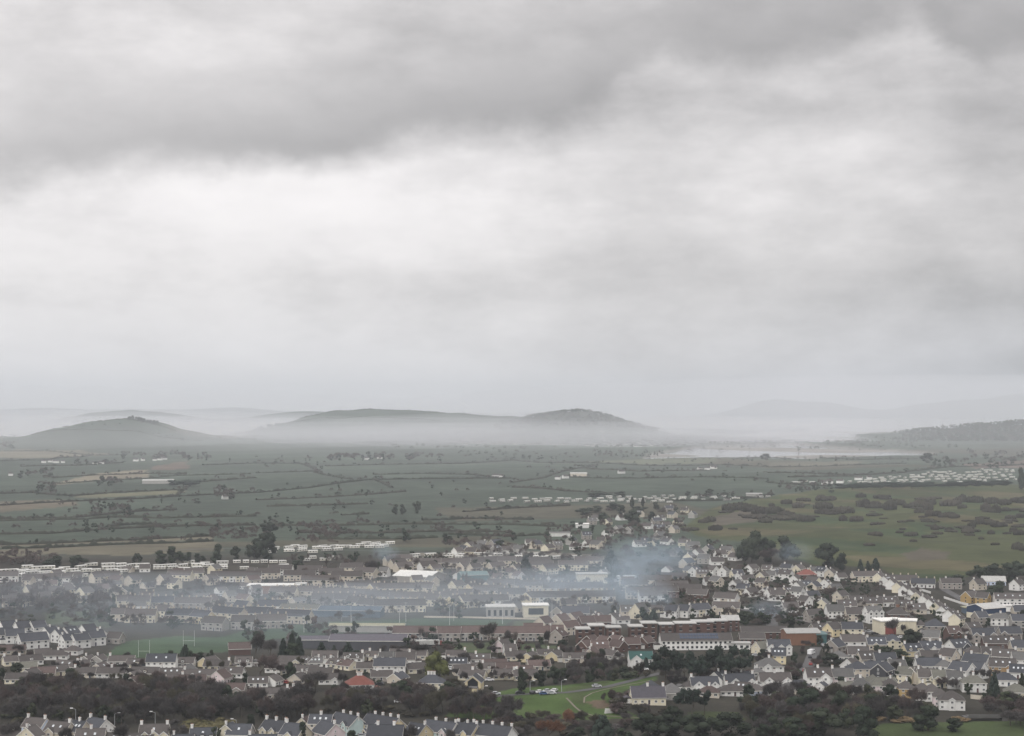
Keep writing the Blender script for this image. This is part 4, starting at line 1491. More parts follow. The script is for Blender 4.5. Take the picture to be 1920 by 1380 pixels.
# ---- brown bungalow belt
B1 = 'in the bungalows below the white estate'
for (x, y, w, rot, wall, roof, hip, fg) in [
        (18, 1229, 15, 12, 'beige', 'red_brown', 0, ()), (100, 1238, 14, 4, 'white', 'brown', 1, ()), (133, 1229, 9, -10, 'white', 'brown', 1, ()),
        (20, 1250, 12, 28, 'cream', 'brown', 0, ()), (50, 1249, 13, 28, 'white', 'brown', 0, ()), (75, 1236, 9, 20, 'beige', 'brown', 0, ()),
        (160, 1249, 8, 75, 'grey', 'brown', 0, ()), (182, 1248, 8, 75, 'grey', 'brown', 0, ()), (98, 1270, 13, 30, 'cream', 'brown', 0, ()),
        (122, 1260, 14, -25, 'beige', 'brown', 0, ()), (52, 1276, 9, 68, 'grey', 'brown', 0, ()), (76, 1272, 13, 8, 'beige', 'red_brown', 0, ()),
        (30, 1283, 12, 0, 'cream', 'brown', 0, ()), (160, 1272, 14, 5, 'beige', 'brown', 0, ()), (148, 1258, 9, 10, 'beige', 'brown', 0, ()),
        (45, 1262, 11, 10, 'cream', 'moss', 0, ())]:
    house(x, y, w, 8, rot, 1, wall, roof, B1, hip=hip, fg=fg)
B2 = 'in the bungalows above the bare woodland'
for (x, y, w, rot, wall, roof, st, kw) in [
        (184, 1264, 9, 72, 'beige', 'brown', 1, {}), (206, 1272, 15, 3, 'white', 'brown', 1, dict(ch='M')), (258, 1256, 14, -12, 'cream', 'brown', 1, {}),
        (272, 1272, 17, -8, 'beige', 'brown', 1, dict(ch='R')), (225, 1249, 14, 4, 'white', 'brown', 1, dict(ch='L')), (300, 1258, 16, 2, 'white', 'slate', 2, {}),
        (248, 1280, 8, 70, 'cream', 'brown', 1, {}), (248, 1290, 8, 72, 'beige', 'red_brown', 1, {}), (318, 1274, 12, 8, 'beige', 'brown', 1, {}),
        (342, 1252, 12, 0, 'white', 'brown', 1, dict(ch='L')), (388, 1252, 10, 62, 'yellow', 'brown', 1, {}), (345, 1268, 9, 66, 'white', 'grey', 1, {}),
        (405, 1258, 14, -4, 'cream', 'brown', 1, dict(ch='R')), (372, 1276, 17, 4, 'beige', 'brown', 1, dict(fg=[(-.4, 4)])), (432, 1272, 13, -6, 'white', 'brown', 1, dict(fg=[(-.6, 4)])),
        (410, 1285, 9, 70, 'pink', 'red_brown', 1.5, {}), (428, 1303, 16, -4, 'stone', 'red_brown', 1, dict(fg=[(.55, 4)])), (358, 1287, 14, 4, 'beige', 'red_brown', 1, dict(fg=[(-.3, 3.5)])),
        (455, 1251, 9, 5, 'white', 'brown', 1, {}), (300, 1246, 10, 0, 'white', 'brown', 1, {}), (330, 1287, 11, 6, 'white', 'brown', 1, {})]:
    house(x, y, w, 8, rot, st, wall, roof, B2, **kw)
B3 = 'in the bungalows around the tall conifers'
for (x, y, w, rot, wall, roof, st, kw) in [
        (548, 1250, 16, -8, 'cream', 'brown', 1, dict(fg=[(.3, 4)])), (570, 1252, 10, -35, 'beige', 'brown', 1, {}), (520, 1262, 14, 3, 'white', 'brown', 1, {}),
        (608, 1246, 14, 0, 'white', 'brown', 1.5, dict(dorm=3)), (635, 1256, 13, -28, 'cream', 'brown', 1, {}), (590, 1252, 8, 4, 'white', 'grey', 1, {}),
        (508, 1288, 9, 72, 'white', 'brown', 1, dict(ch='R')), (482, 1290, 10, 4, 'white', 'brown', 1, {}), (557, 1284, 9, 68, 'beige', 'brown', 1, {}),
        (512, 1312, 14, 2, 'beige', 'brown', 1, {}), (548, 1310, 11, -4, 'pink', 'red_brown', 1, {}), (575, 1268, 12, 3, 'white', 'brown', 1, {}), (545, 1266, 11, 0, 'cream', 'brown', 1, {}),
        (600, 1272, 13, -5, 'beige', 'brown', 1, {}), (618, 1284, 12, 4, 'white', 'brown', 1, dict(fg=[(.4, 3.5)]))]:
    house(x, y, w, 8, rot, st, wall, roof, B3, **kw)
B4 = 'in the bungalows left of the olive-green tree'
for (x, y, w, rot, wall, roof, st, kw) in [
        (662, 1243, 11, -4, 'white', 'brown', 1, dict(ch='R', sky=2)), (692, 1240, 11, -14, 'cream', 'brown', 1, {}), (650, 1258, 9, -35, 'cream', 'red_brown', 1, {}),
        (725, 1248, 9, 0, 'white', 'grey', 1.5, {}), (758, 1248, 12, 0, 'white', 'brown', 1.5, {}), (752, 1236, 13, -6, 'beige', 'brown', 1, {}), (782, 1238, 11, -8, 'beige', 'brown', 1, {}),
        (730, 1266, 17, -2, 'white', 'slate', 2, dict(ch='L')), (690, 1262, 13, 0, 'beige', 'brown', 1, {}), (778, 1264, 11, 20, 'cream', 'brown', 1, dict(ch='L')),
        (745, 1283, 9, 62, 'beige', 'slate', 1, {}), (715, 1278, 11, 0, 'stone', 'brown', 1, {})]:
    house(x, y, w, 8, rot, st, wall, roof, B4, **kw)
B5 = 'in the bungalows right of the olive-green tree'
for (x, y, w, rot, wall, roof, st, kw) in [
        (855, 1238, 11, -3, 'white', 'brown', 1, dict(ch='R')), (857, 1253, 11, 0, 'grey', 'slate', 1, dict(sky=4)), (886, 1277, 14, -14, 'cream', 'brown', 1, dict(fg=[(.6, 4.5)])),
        (870, 1267, 12, 10, 'beige', 'brown', 1, {}), (926, 1256, 14, 6, 'beige', 'red_brown', 1, {}), (948, 1275, 13, 0, 'cream', 'brown', 1, dict(fg=[(.3, 4)])),
        (948, 1262, 15, 3, 'beige', 'red_brown', 1, {}), (905, 1263, 13, 4, 'beige', 'brown', 1, {}), (900, 1245, 11, 0, 'white', 'brown', 1, {}),
        (966, 1240, 12, 10, 'cream', 'brown', 1, {}), (994, 1243, 10, 68, 'yellow', 'brown', 1, dict(ch='R')), (1042, 1240, 10, 64, 'yellow', 'brown', 1, dict(ch='R')),
        (1022, 1236, 9, 4, 'cream', 'brown', 1, {}), (1080, 1243, 14, 0, 'beige', 'brown', 1, {}), (1112, 1242, 8, 60, 'beige', 'red_brown', 1.5, {}), (1146, 1238, 9, -40, 'grey', 'brown', 1, {}),
        (975, 1268, 14, -5, 'beige', 'red_brown', 1, {}), (1125, 1230, 11, 4, 'stone', 'red_brown', 1, {}), (944, 1224, 9, 50, 'pink', 'brown', 1.5, {}), (956, 1232, 7, 10, 'white', 'brown', 1.5, {}), (985, 1276, 13, 8, 'cream', 'brown', 1, {}),
        (1010, 1258, 12, 10, 'beige', 'red_brown', 1, {})]:
    house(x, y, w, 8, rot, st, wall, roof, B5, **kw)

# ---- villas right of the pines
V1 = 'in the villa row right of pines'
for (x, y, w, rot, wall, roof, st, kw) in [
        (1300, 1297, 9, 10, 'white', 'brown', 1, dict(ch='R', hip=1)), (1322, 1298, 14, 5, 'white', 'slate', 1.5, dict(fg=[(-.5, 5), (.65, 4.5)], ch='L')), (1350, 1288, 9, 55, 'white', 'slate', 1.5, {}),
        (1388, 1292, 15, 4, 'white', 'slate', 1.5, dict(fg=[(-.35, 5), (.75, 4.5)], ch='LR')), (1332, 1309, 10, -10, 'beige', 'red_brown', 1, dict(hip=1)), (1372, 1306, 12, 4, 'white', 'brown', 1, dict(hip=1, ch='L')),
        (1398, 1302, 9, -20, 'grey', 'brown', 1, {}), (1455, 1290, 16, 2, 'white', 'brown', 1.5, dict(fg=[(-.45, 5), (.7, 5)], ch='M')), (1450, 1304, 11, 0, 'white', 'brown', 1, dict(hip=1)),
        (1480, 1302, 9, -15, 'beige', 'grey', 1, dict(hip=1, ch='L')), (1500, 1298, 12, -5, 'beige', 'slate', 1, dict(hip=1)), (1392, 1282, 10, 30, 'cream', 'slate', 1, {}),
        (1420, 1305, 9, 10, 'pale_blue', 'brown', 1, dict(hip=1))]:
    house(x, y, w, 8, rot, st, wall, roof, V1, **kw)
house(1445, 1267, 14, 10, 3, 2, 'white', 'grey', None, hip=1, fg=[(-.25, 4)], ch='M', label='detached white house with grey hipped roof, right of pines')
house(1422, 1270, 7, 6, 10, 1, 'grey', 'grey', None, hip=1, label='low grey outbuilding at the side of the detached white house')
house(1462, 1229, 13, 8, 2, 2, 'white', 'slate', None, fg=[(-.8, 3.5), (.1, 3.5), (.8, 3.5)], label='white house with three black and white gables below red-brick hall')
house(1432, 1228, 9, 8, 30, 1.5, 'cream', 'moss', None, label='mossy-roofed cottage left of the triple-gabled white house')
house(1463, 1246, 8, 8, -10, 2, 'yellow', 'slate', None, ch='L', label='small yellow house directly below the triple-gabled white house')
house(1537, 1288, 13, 9, 4, 2, 'white', 'brown', None, fg=[(.4, 5)], ch='M', label='white house with bay porch and brown roof above the dark trees')
house(1582, 1287, 11, 8, -3, 2, 'pink', 'grey', None, ch='L', label='pinkish house with grey roof next to the white bay-porch house')
house(1543, 1297, 6, 5, 60, 1, 'white', 'slate', None, label='tiny white gabled annexe in front of the bay-porch house')
house(1588, 1303, 7, 6, 0, 1.5, 'stone', 'moss', None, label='little stone cottage with mossy roof by the dark trees')

# ---- close-built streets on the right
S1 = 'in the waterside terrace above the trees'
for (x, y, w, wall, roof, kw) in [(1647, 1304, 7, 'pink', 'moss', dict(hip=1)), (1673, 1305, 9, 'white', 'brown', dict(hip=1)), (1703, 1310, 8, 'ochre', 'brown', dict(ch='R', hip=1)),
                                  (1734, 1314, 8, 'white', 'brown', dict(hip=1)), (1752, 1316, 8, 'white', 'brown', dict(hip=1)), (1617, 1304, 10, 'stone', 'grey', dict(hip=1))]:
    house(x, y, w, 8, -4, 2, wall, roof, S1, **kw)
house(1790, 1333, 12, 9, -10, 2, 'white', 'brown', None, hip=1, fg=[(.0, 3)], label='bright white hip-roofed house standing forward at the end of the terrace')
house(1768, 1326, 7, 8, -10, 2, 'pink', 'brown', None, hip=1, label='pink house attached behind the bright white forward house')
S2 = 'in the cream and white gabled villas'
for (x, y, w, rot, wall, roof, kw) in [(1705, 1284, 8, -30, 'cream', 'moss', dict(ch='L')), (1722, 1284, 8, 40, 'beige', 'brown', dict(fg=[(0, 3)])), (1741, 1288, 9, -4, 'cream', 'brown', dict(fg=[(.5, 3)], ch='L')),
                                       (1768, 1290, 9, -4, 'cream', 'moss', dict(fg=[(-.5, 3), (.5, 3)], ch='M')), (1794, 1292, 8, -6, 'white', 'grey', dict(fg=[(-.4, 3), (.5, 3)], ch='R')), (1830, 1299, 12, -6, 'white', 'moss', dict(hip=1, ch='M')),
                                       (1745, 1266, 14, 2, 'white', 'slate', dict(ch='LR')), (1775, 1268, 9, -20, 'white', 'grey', dict(hip=1, ch='LR')), (1812, 1276, 12, -52, 'white', 'slate', dict(gw=2)), (1840, 1260, 14, -40, 'white', 'slate', dict(gw=2)),
                                       (1838, 1275, 9, -45, 'white', 'slate', dict(gw=2))]:
    house(x, y, w, 8, rot, 2, wall, roof, S2, **kw)
S3 = 'in streets left of gabled villas'
for (x, y, w, rot, wall, roof, st, kw) in [(1612, 1272, 11, 8, 'beige', 'slate', 2, dict(hip=1)), (1640, 1268, 10, 15, 'white', 'slate', 1.5, {}), (1660, 1277, 12, 58, 'dark', 'slate', 2, dict(win=2)), (1685, 1264, 9, 10, 'grey', 'grey', 1.5, {}),
                                           (1600, 1262, 8, 50, 'white', 'brown', 1.5, {}), (1640, 1292, 8, 0, 'white', 'moss', 1.5, dict(hip=1)), (1665, 1292, 9, 8, 'cream', 'moss', 1, {}), (1612, 1286, 9, 0, 'stone', 'grey', 1, dict(hip=1)),
                                           (1662, 1250, 12, 4, 'grey', 'slate', 1.5, dict(fg=[(.2, 4.5)])), (1632, 1248, 12, 15, 'beige', 'brown', 1.5, dict(sky=3)), (1612, 1238, 12, -3, 'brick', 'brown', 1.5, {}), (1576, 1240, 10, 0, 'white', 'grey', 1, dict(hip=1))]:
    house(x, y, w, 8, rot, st, wall, roof, S3, **kw)
S4 = 'around the big round evergreen'
for (x, y, w, rot, wall, roof, st, kw) in [(1602, 1219, 14, 2, 'white', 'brown', 2, dict(ch='R')), (1645, 1219, 11, 2, 'beige', 'slate', 1.5, dict(fg=[(-.2, 3)], ch='L')), (1676, 1217, 11, -2, 'cream', 'slate', 2, dict(hip=1, fg=[(-.1, 3)])),
                                           (1714, 1232, 10, 12, 'yellow', 'slate', 1.5, dict(ch='L')), (1748, 1227, 13, 4, 'white', 'slate', 1.5, dict(fg=[(-.7, 3), (.1, 2.5)], ch='MR')), (1752, 1246, 14, 3, 'grey', 'brown', 1.5, dict(ch='R')),
                                           (1785, 1248, 9, -44, 'beige', 'brown', 2, {}), (1570, 1224, 10, 50, 'stone', 'slate', 1.5, {}), (1750, 1206, 11, -20, 'stone', 'grey', 1.5, {}), (1738, 1240, 8, 60, 'grey', 'slate', 1.5, {})]:
    house(x, y, w, 8, rot, st, wall, roof, S4, **kw)
house(1803, 1231, 13, 9, 28, 2, 'white', 'slate', None, fg=[(.2, 6)], wing_wall='dark', label='white house with dark glass gable and white side wall, right of round evergreen')
S5 = 'in the grey stone streets far right'
for (x, y, w, rot, wall, roof, st, kw) in [(1832, 1240, 11, -4, 'yellow', 'brown', 2, dict(hip=1, ch='R')), (1862, 1243, 10, -10, 'cream', 'brown', 2, dict(fg=[(-.6, 3)])), (1890, 1249, 13, -20, 'stone', 'brown', 2, {}), (1916, 1254, 8, -5, 'white', 'grey', 2, {}),
                                           (1882, 1217, 22, -3, 'brick', 'brown', 1.5, dict(sky=4)), (1790, 1202, 8, 10, 'brick', 'red_brown', 2, dict(fg=[(.4, 3)])), (1846, 1206, 14, 3, 'stone', 'slate', 2, dict(fg=[(-.75, 4), (.75, 4)])), (1897, 1203, 13, 3, 'stone', 'slate', 2, dict(fg=[(-.75, 4)])),
                                           (1880, 1174, 15, -2, 'white', 'grey', 2, dict(hip=1, ch='M')), (1842, 1172, 8, 20, 'stone', 'slate', 2, {}), (1912, 1178, 9, 0, 'grey', 'slate', 2, {}), (1886, 1268, 14, -12, 'tan', 'brown', 2, dict(fg=[(.5, 4)])), (1916, 1274, 9, -20, 'white', 'slate', 1.5, dict(sky=3)),
                                           (1890, 1288, 12, -10, 'white', 'slate', 1.5, dict(hip=1)), (1912, 1318, 12, -14, 'cream', 'moss', 2, dict(hip=1)), (1828, 1190, 9, 20, 'stone', 'brown', 1.5, {}), (1915, 1160, 9, 0, 'beige', 'slate', 2, dict(ch='L')), (1915, 1230, 10, 0, 'beige', 'slate', 2, {})]:
    house(x, y, w, 8, rot, st, wall, roof, S5, **kw)

# ---- middle distance right: shops, hall and long buildings
house(1306, 1219, 37, 10, 3, 2, 'white', 'brown', None, win=15, pitch=30, door=False, name='school_building', cat='school', label='long white school building with solar panels and rows of windows, behind pines')
so = HOUSES[-1][0]
for r_ in range(2):
    for i in range(14):
        b_ = cached('panel', lambda: (lambda k: (k.box(-.62, .62, -.95, .95, 0, .06), k.mesh('solar_panel', [M['solar']]))[1])(MB()))
        s_ = link('solar_panel', b_, so, (-8 + i * 1.45, -3.6 + r_ * 2.1, 5.1 + (5 - 3.6 + r_ * 2.1) * math.tan(R(30)) + .36))
        s_.rotation_euler = (R(30), 0, 0)
for i, (x, y, w, h, d) in enumerate([(1093, 1208, 7, 8.5, 9), (1118, 1203, 8, 9, 9), (1150, 1205, 7.5, 8.5, 9), (1192, 1203, 7, 8.5, 9), (1217, 1198, 8, 9, 9), (1249, 1197, 7.5, 8, 9), (1285, 1195, 11, 8, 9), (1318, 1192, 11, 8, 9), (1347, 1190, 9, 8, 9)]):
    block(x, y, w, d, h * .92, 3, 'brick', 'pale', 'red-brick flat block with white flat roof, %s from the left above the school' % ['first', 'second', 'third', 'fourth', 'fifth', 'sixth', 'seventh', 'eighth', 'ninth'][i], 'flats', 'brick_flats', rows=3, cols=2)
RB = 'in low red-brick cottages below flats'
for (x, y, w, rot, kw) in [(1108, 1214, 8, 55, {}), (1135, 1216, 8, -50, {}), (1158, 1214, 8, -50, {}), (1200, 1214, 8, 55, {}), (1100, 1224, 9, 50, {}), (1186, 1218, 9, 5, {}), (1125, 1224, 10, 5, {}), (1160, 1224, 9, -45, {}), (1212, 1216, 8, 50, {})]:
    house(x, y, w, 7, rot, 1.5, 'brick', 'red_brown', RB, **kw)
RR = 'in the russet-roofed estate left of flats'
for (x, y, w, rot, wall, st) in [(1020, 1183, 9, 50, 'beige', 2), (1052, 1178, 10, 50, 'beige', 2), (1080, 1175, 11, 50, 'beige', 2), (1040, 1200, 11, 5, 'beige', 2), (1048, 1208, 9, 62, 'stone', 2), (1068, 1192, 11, 35, 'beige', 2), (1100, 1182, 10, 20, 'brick', 2), (1000, 1196, 12, 0, 'grey', 2), (1130, 1180, 11, 0, 'brick', 2)]:
    house(x, y, w, 8, rot, st, wall, 'red_brown', RR)
for i, (x, y, n, lab) in enumerate([(800, 1203, 9, 'long russet-roofed terrace right of the yellow-roofed stand'), (868, 1203, 7, 'second russet-roofed terrace, between first one and dark bare trees'), (975, 1203, 8, 'russet-roofed grey terrace with small windows left of flats')]):
    terrace(x, y, n, 4.5, 8, 2, 2, ['stone', 'grey'], 'red_brown', None, lab, chs=False)
house(1370, 1184, 11, 9, 2, 3, 'brick', 'pale', None, pitch=26, label='red-brick tower block with pale sloping roof at the end of the flats', name='brick_hall', cat='building')
house(1434, 1200, 28, 9, -2, 2, 'brick', 'brown', None, pitch=30, label='long brown-brick block with small windows right of the school')
house(1412, 1213, 15, 9, -2, 2, 'brick', 'brown', None, win=6, pitch=30, label='brown-brick house with a strip of white windows below the long block')
block(1385, 1218, 12, 6, 3, 0, 'white', 'pale', 'low white flat-roofed annexe at the end of the school', 'building', rows=1, cols=4)
hall = shed(1505, 1210, 18, 14, 6.5, 4, 'orange_brick', 'pale', 'leisure hall with orange brick wall and pale roof', 'hall', 'leisure_hall', pitch=12)
block(1541, 1210, 5, 12, 5.5, 0, 'teal', 'teal', 'teal clad box attached to the orange brick hall', 'building')
house(1565, 1195, 9, 8, 36, 2, 'yellow', 'brown', None, label='cream-yellow gabled house behind the teal box')
house(1600, 1194, 13, 8, -3, 2, 'cream', 'slate', None, label='dark-roofed shop row beside the cream-yellow gabled house')
house(1538, 1192, 10, 8, 20, 1.5, 'stone', 'brown', None, label='low brown-roofed house between orange hall and cream-yellow gable')
house(1640, 1169, 11, 8, 14, 3, 'white', 'grey', None, fg=[(-.7, 3.5), (0, 3.5), (.7, 3.5)], win=6, label='white three-storey guest house with triple gables')
house(1688, 1166, 14, 11, -6, 2, 'brick', 'brown', None, hip=1, ch='lr', chwall='orange_brick', label='brown hipped hall with two orange chimneys')
th = block(1672, 1190, 14, 14, 7.2, 8, 'cream', 'white', 'cream flat-roofed cinema hall with red-framed front doors', 'hall', 'cinema_hall')
b_ = MB(); b_.box(-4.6, 1.6, -7.14, -6.9, .2, 4.6)
setmat(link('red_doors', b_.mesh('red_doors', [M['rust_red']]), th))
block(1704, 1187, 11, 10, 6.5, -14, 'cream', 'white', 'long cream side wing of the cinema hall', 'building')
house(1729, 1187, 6, 7, -8, 2, 'cream', 'brown', None, hip=1, label='small cream house between cinema wing and grey hipped house')
house(1757, 1189, 13, 10, -4, 2, 'stone', 'slate', None, hip=1, label='grey stone house with slate hipped roof right of the cinema wing')
bs = shed(1858, 1162, 17, 15, 6.5, 28, 'navy', 'pale', 'navy gabled shed with pale roof and cream base', 'shed', 'boat_shed', pitch=16, base='cream')
block(1822, 1150, 9, 7, 3.2, 0, 'blue', 'straw', 'low blue kiosk with pale yellow roof left of the navy shed', 'building')
block(1905, 1147, 16, 7, 3.2, -4, 'white', 'white', 'low white flat-roofed sheds right of the navy shed', 'building')
terrace(1902, 1136, 5, 5, 8, -2, 2, ['white'], 'brown', None, 'white terrace with brown roof and skylights above the navy shed', sky=True, chs=False)
house(1824, 1132, 11, 8, 40, 2, 'ochre', 'brown', None, label='orange-brown gabled house above the blue kiosk')
house(1848, 1134, 9, 8, -35, 2, 'ochre', 'brown', None, label='brown-roofed house next to the orange gable')
terrace(1866, 1098, 3, 6, 8, -6, 1.5, ['pale_blue'], 'pale', None, 'low building with pale sheet roof under the dark evergreens', chs=False)
house(1838, 1107, 10, 8, 30, 2, 'beige', 'brown', None, label='beige gabled house below the pale sheet roof')
house(1912, 1108, 9, 8, 40, 2, 'white', 'brown', None, label='white gable peeping out right of the dark tree')
house(1785, 1105, 16, 8, 0, 2, 'stone', 'brown', None, label='stone house with long roof between bare trees and pale sheet roof')

# stepped terrace running down the hill
SP = 'in the stepped street below the links'
for i in range(13):
    house(1652 + 12.2 * i, 1094 + 6.0 * i + 0.06 * i * i, 8, 7, 52, 2, 'white' if i % 3 else 'cream', 'brown', SP, gw=0, win=2)
terrace(1628, 1092, 4, 6, 8, 4, 2, ['beige', 'cream'], 'brown', None, 'brown roofed terrace below three small conifers')
terrace(1693, 1096, 4, 6, 8, 0, 1.5, ['white', 'cream'], 'brown', None, 'low terrace with white chimneys at the edge of the links')
terrace(1735, 1103, 3, 6, 8, -14, 1.5, ['white'], 'slate', None, 'slate roofed terrace stepping down at the edge of the links')

# ---- right hand estate under the smoke
E1 = 'in the pale gabled estate below links trees'
rows_ = [[(1295, 1081), (1305, 1082), (1318, 1083), (1338, 1080), (1358, 1082), (1383, 1084)], [(1412, 1077), (1440, 1078), (1455, 1080), (1478, 1076), (1500, 1078)],
         [(1330, 1098), (1345, 1101), (1388, 1093), (1402, 1095), (1432, 1092), (1446, 1090), (1460, 1086), (1476, 1088), (1494, 1098), (1530, 1078), (1544, 1082), (1560, 1086), (1578, 1090)],
         [(1382, 1108), (1396, 1116), (1410, 1120), (1430, 1104), (1500, 1112), (1512, 1106), (1528, 1102), (1550, 1106), (1568, 1112)],
         [(1440, 1124), (1462, 1128), (1478, 1118), (1498, 1122), (1530, 1112), (1483, 1148), (1512, 1140), (1546, 1146), (1525, 1126), (1580, 1130)]]
rots = [40, -35, 55, 10, -50, 65, 20, 48, -20]
kk = 0
for rw in rows_:
    for (x, y) in rw:
        kk += 1
        house(x, y, 8 + kk % 4, 7, rots[kk % 9], 2 if kk % 3 else 1.5, ['white', 'cream', 'white', 'beige', 'white'][kk % 5], ['brown', 'grey', 'slate', 'brown'][kk % 4], E1, gw=1, win=2, ch='L' if kk % 3 == 0 else '')
house(1515, 1085, 15, 10, 2, 1.5, 'brick', 'red', None, hip=1, win=3, label='house with broad faded red hipped roof in the pale estate')
house(1455, 1127, 13, 9, 22, 2, 'white', 'brown', None, ch='L', label='white corner house behind a long white garden wall')
house(1527, 1168, 10, 8, 15, 2, 'stone', 'brown', None, label='stone cottage with yellow banner wall near the road junction')
house(1568, 1160, 12, 9, 5, 2, 'white', 'grey', None, win=4, label='white fronted shop with wide windows by the road junction')
house(1605, 1165, 12, 9, 0, 2, 'beige', 'brown', None, label='beige shop left of white three-storey guest house')
for i, (x, y) in enumerate([(1590, 1145), (1610, 1136), (1640, 1140), (1668, 1138), (1700, 1146), (1720, 1152)]):
    house(x, y, 13, 8, [0, 8, -6, 4, -10, 0][i], 1.5, ['white', 'stone', 'beige'][i % 3], 'brown', 'in dark roofs above the guest house', win=2, sky=2)
W1 = 'in white gabled houses above the flats'
house(1285, 1159, 9, 8, -30, 2, 'white', 'slate', W1, gw=2)
house(1262, 1160, 9, 8, -25, 2, 'white', 'slate', W1, gw=2)
terrace(1312, 1158, 3, 5, 8, 22, 2, ['white', 'cream'], 'slate', None, 'white and cream houses with white left gable above the flats', end_wall='white')
terrace(1364, 1154, 3, 6, 8, -8, 2, ['beige'], 'brown', None, 'beige house block with three front gables above the flats', gablets=True)
terrace(1365, 1136, 3, 5.5, 8, -35, 2, ['white', 'beige'], 'brown', None, 'white-ended block stepping down behind the three front gables', end_wall='white', chs=False)
house(1200, 1162, 11, 9, 55, 2, 'cream', 'grey', None, pitch=48, label='tall steep-roofed church hall with pale gable under the smoke', name='church_hall', cat='hall')
house(1178, 1160, 10, 8, 5, 2, 'beige', 'grey', None, label='beige house attached to the steep-roofed church hall')
house(1168, 1170, 9, 6, 10, 1, 'white', 'brown', None, label='low white cottage in front of the church hall')
house(1120, 1170, 10, 7, 62, 1.5, 'white', 'brown', None, label='white-gabled cottage with brown roof above the brick flats')
house(1152, 1170, 10, 7, 60, 1.5, 'white', 'brown', None, label='second white-gabled cottage with brown roof above the brick flats')
house(1052, 1164, 11, 9, 60, 2, 'stone', 'slate', None, gw=2, label='grey gable-fronted apartment house right of the cream school box')
terrace(1080, 1164, 4, 4.5, 9, 0, 2, ['grey'], 'slate', None, 'grey apartment row attached to the grey gable', chs=False)
block(1004, 1158, 15, 12, 7, 3, 'cream', 'white', 'modern cream school box with large glass panel', 'school', 'school_block', band='glass')
block(938, 1158, 17, 14, 6, 2, 'grey', 'white', 'glazed school wing with slim white columns under a flat roof', 'school', 'school_wing', rows=1, cols=5, winh=3.6)
wall_line([(795, 1158), (880, 1159), (960, 1161), (1060, 1163), (1115, 1164)], 1.0, 'wall_beige', 'long low white wall behind the playing field')
# sheds round the playing fields
shed(650, 1158, 42, 14, 4, -6, 'blue', 'blue', 'long hazy blue-roofed shed at the far side of the pitch', pitch=14)
shed(562, 1156, 24, 12, 4.5, -12, 'beige', 'moss', 'ribbed grey-roofed hall behind the blue-roofed shed', 'hall', 'hall', pitch=18)
st_ = shed(688, 1186, 42, 8, 3.6, -2, 'grey', 'straw', 'long spectator stand with straw-coloured roof beside the pitch', 'stand', 'spectator_stand', pitch=12)
shed(690, 1222, 40, 18, 5.5, -2, 'dark', 'purple', 'big grey-roofed factory shed behind the conifers', 'factory', 'factory_shed', pitch=14)
shed(600, 1216, 22, 12, 4.5, 0, 'dark', 'purple', 'smaller grey-roofed factory shed left of the big one', 'factory', 'factory_shed', pitch=12)
shed(446, 1229, 11, 9, 3.2, 12, 'brick', 'red_brown', 'red-brown clubhouse with white strip at the pitch corner', 'clubhouse', 'clubhouse', pitch=30)

# ---- estates beyond the playing fields
E2 = 'in the cream terraces left of pitch'
for (x, y, n, rot, walls, roof, kw) in [
        (228, 1140, 2, 22, ['cream'], 'brown', dict(end_wall='cream')), (258, 1141, 3, 6, ['cream'], 'brown', {}), (273, 1133, 2, -8, ['cream'], 'brown', {}), (302, 1143, 3, 4, ['cream'], 'slate', {}),
        (228, 1166, 3, 4, ['beige'], 'brown', {}), (262, 1168, 4, 0, ['cream'], 'brown', {}), (305, 1160, 2, -24, ['cream'], 'brown', dict(end_wall='cream')), (338, 1168, 4, -6, ['beige'], 'slate', {}),
        (376, 1172, 3, -32, ['yellow'], 'slate', dict(end_wall='yellow')), (424, 1166, 5, -24, ['cream'], 'slate', dict(end_wall='beige')), (482, 1165, 4, -12, ['white'], 'slate', {}), (540, 1171, 6, -20, ['beige'], 'slate', dict(end_wall='beige')),
        (360, 1145, 5, 2, ['stone'], 'brown', {}), (452, 1152, 2, -30, ['beige'], 'slate', dict(end_wall='beige')), (510, 1150, 4, -6, ['white'], 'slate', {}),
        (400, 1184, 3, -20, ['grey'], 'brown', {}), (455, 1181, 3, 4, ['grey'], 'brown', {}), (505, 1179, 4, 2, ['stone'], 'brown', {})]:
    terrace(x, y, n, 5, 8, rot, 2, walls, roof, E2, **kw)
E3 = 'in the cream terraces behind blue shed'
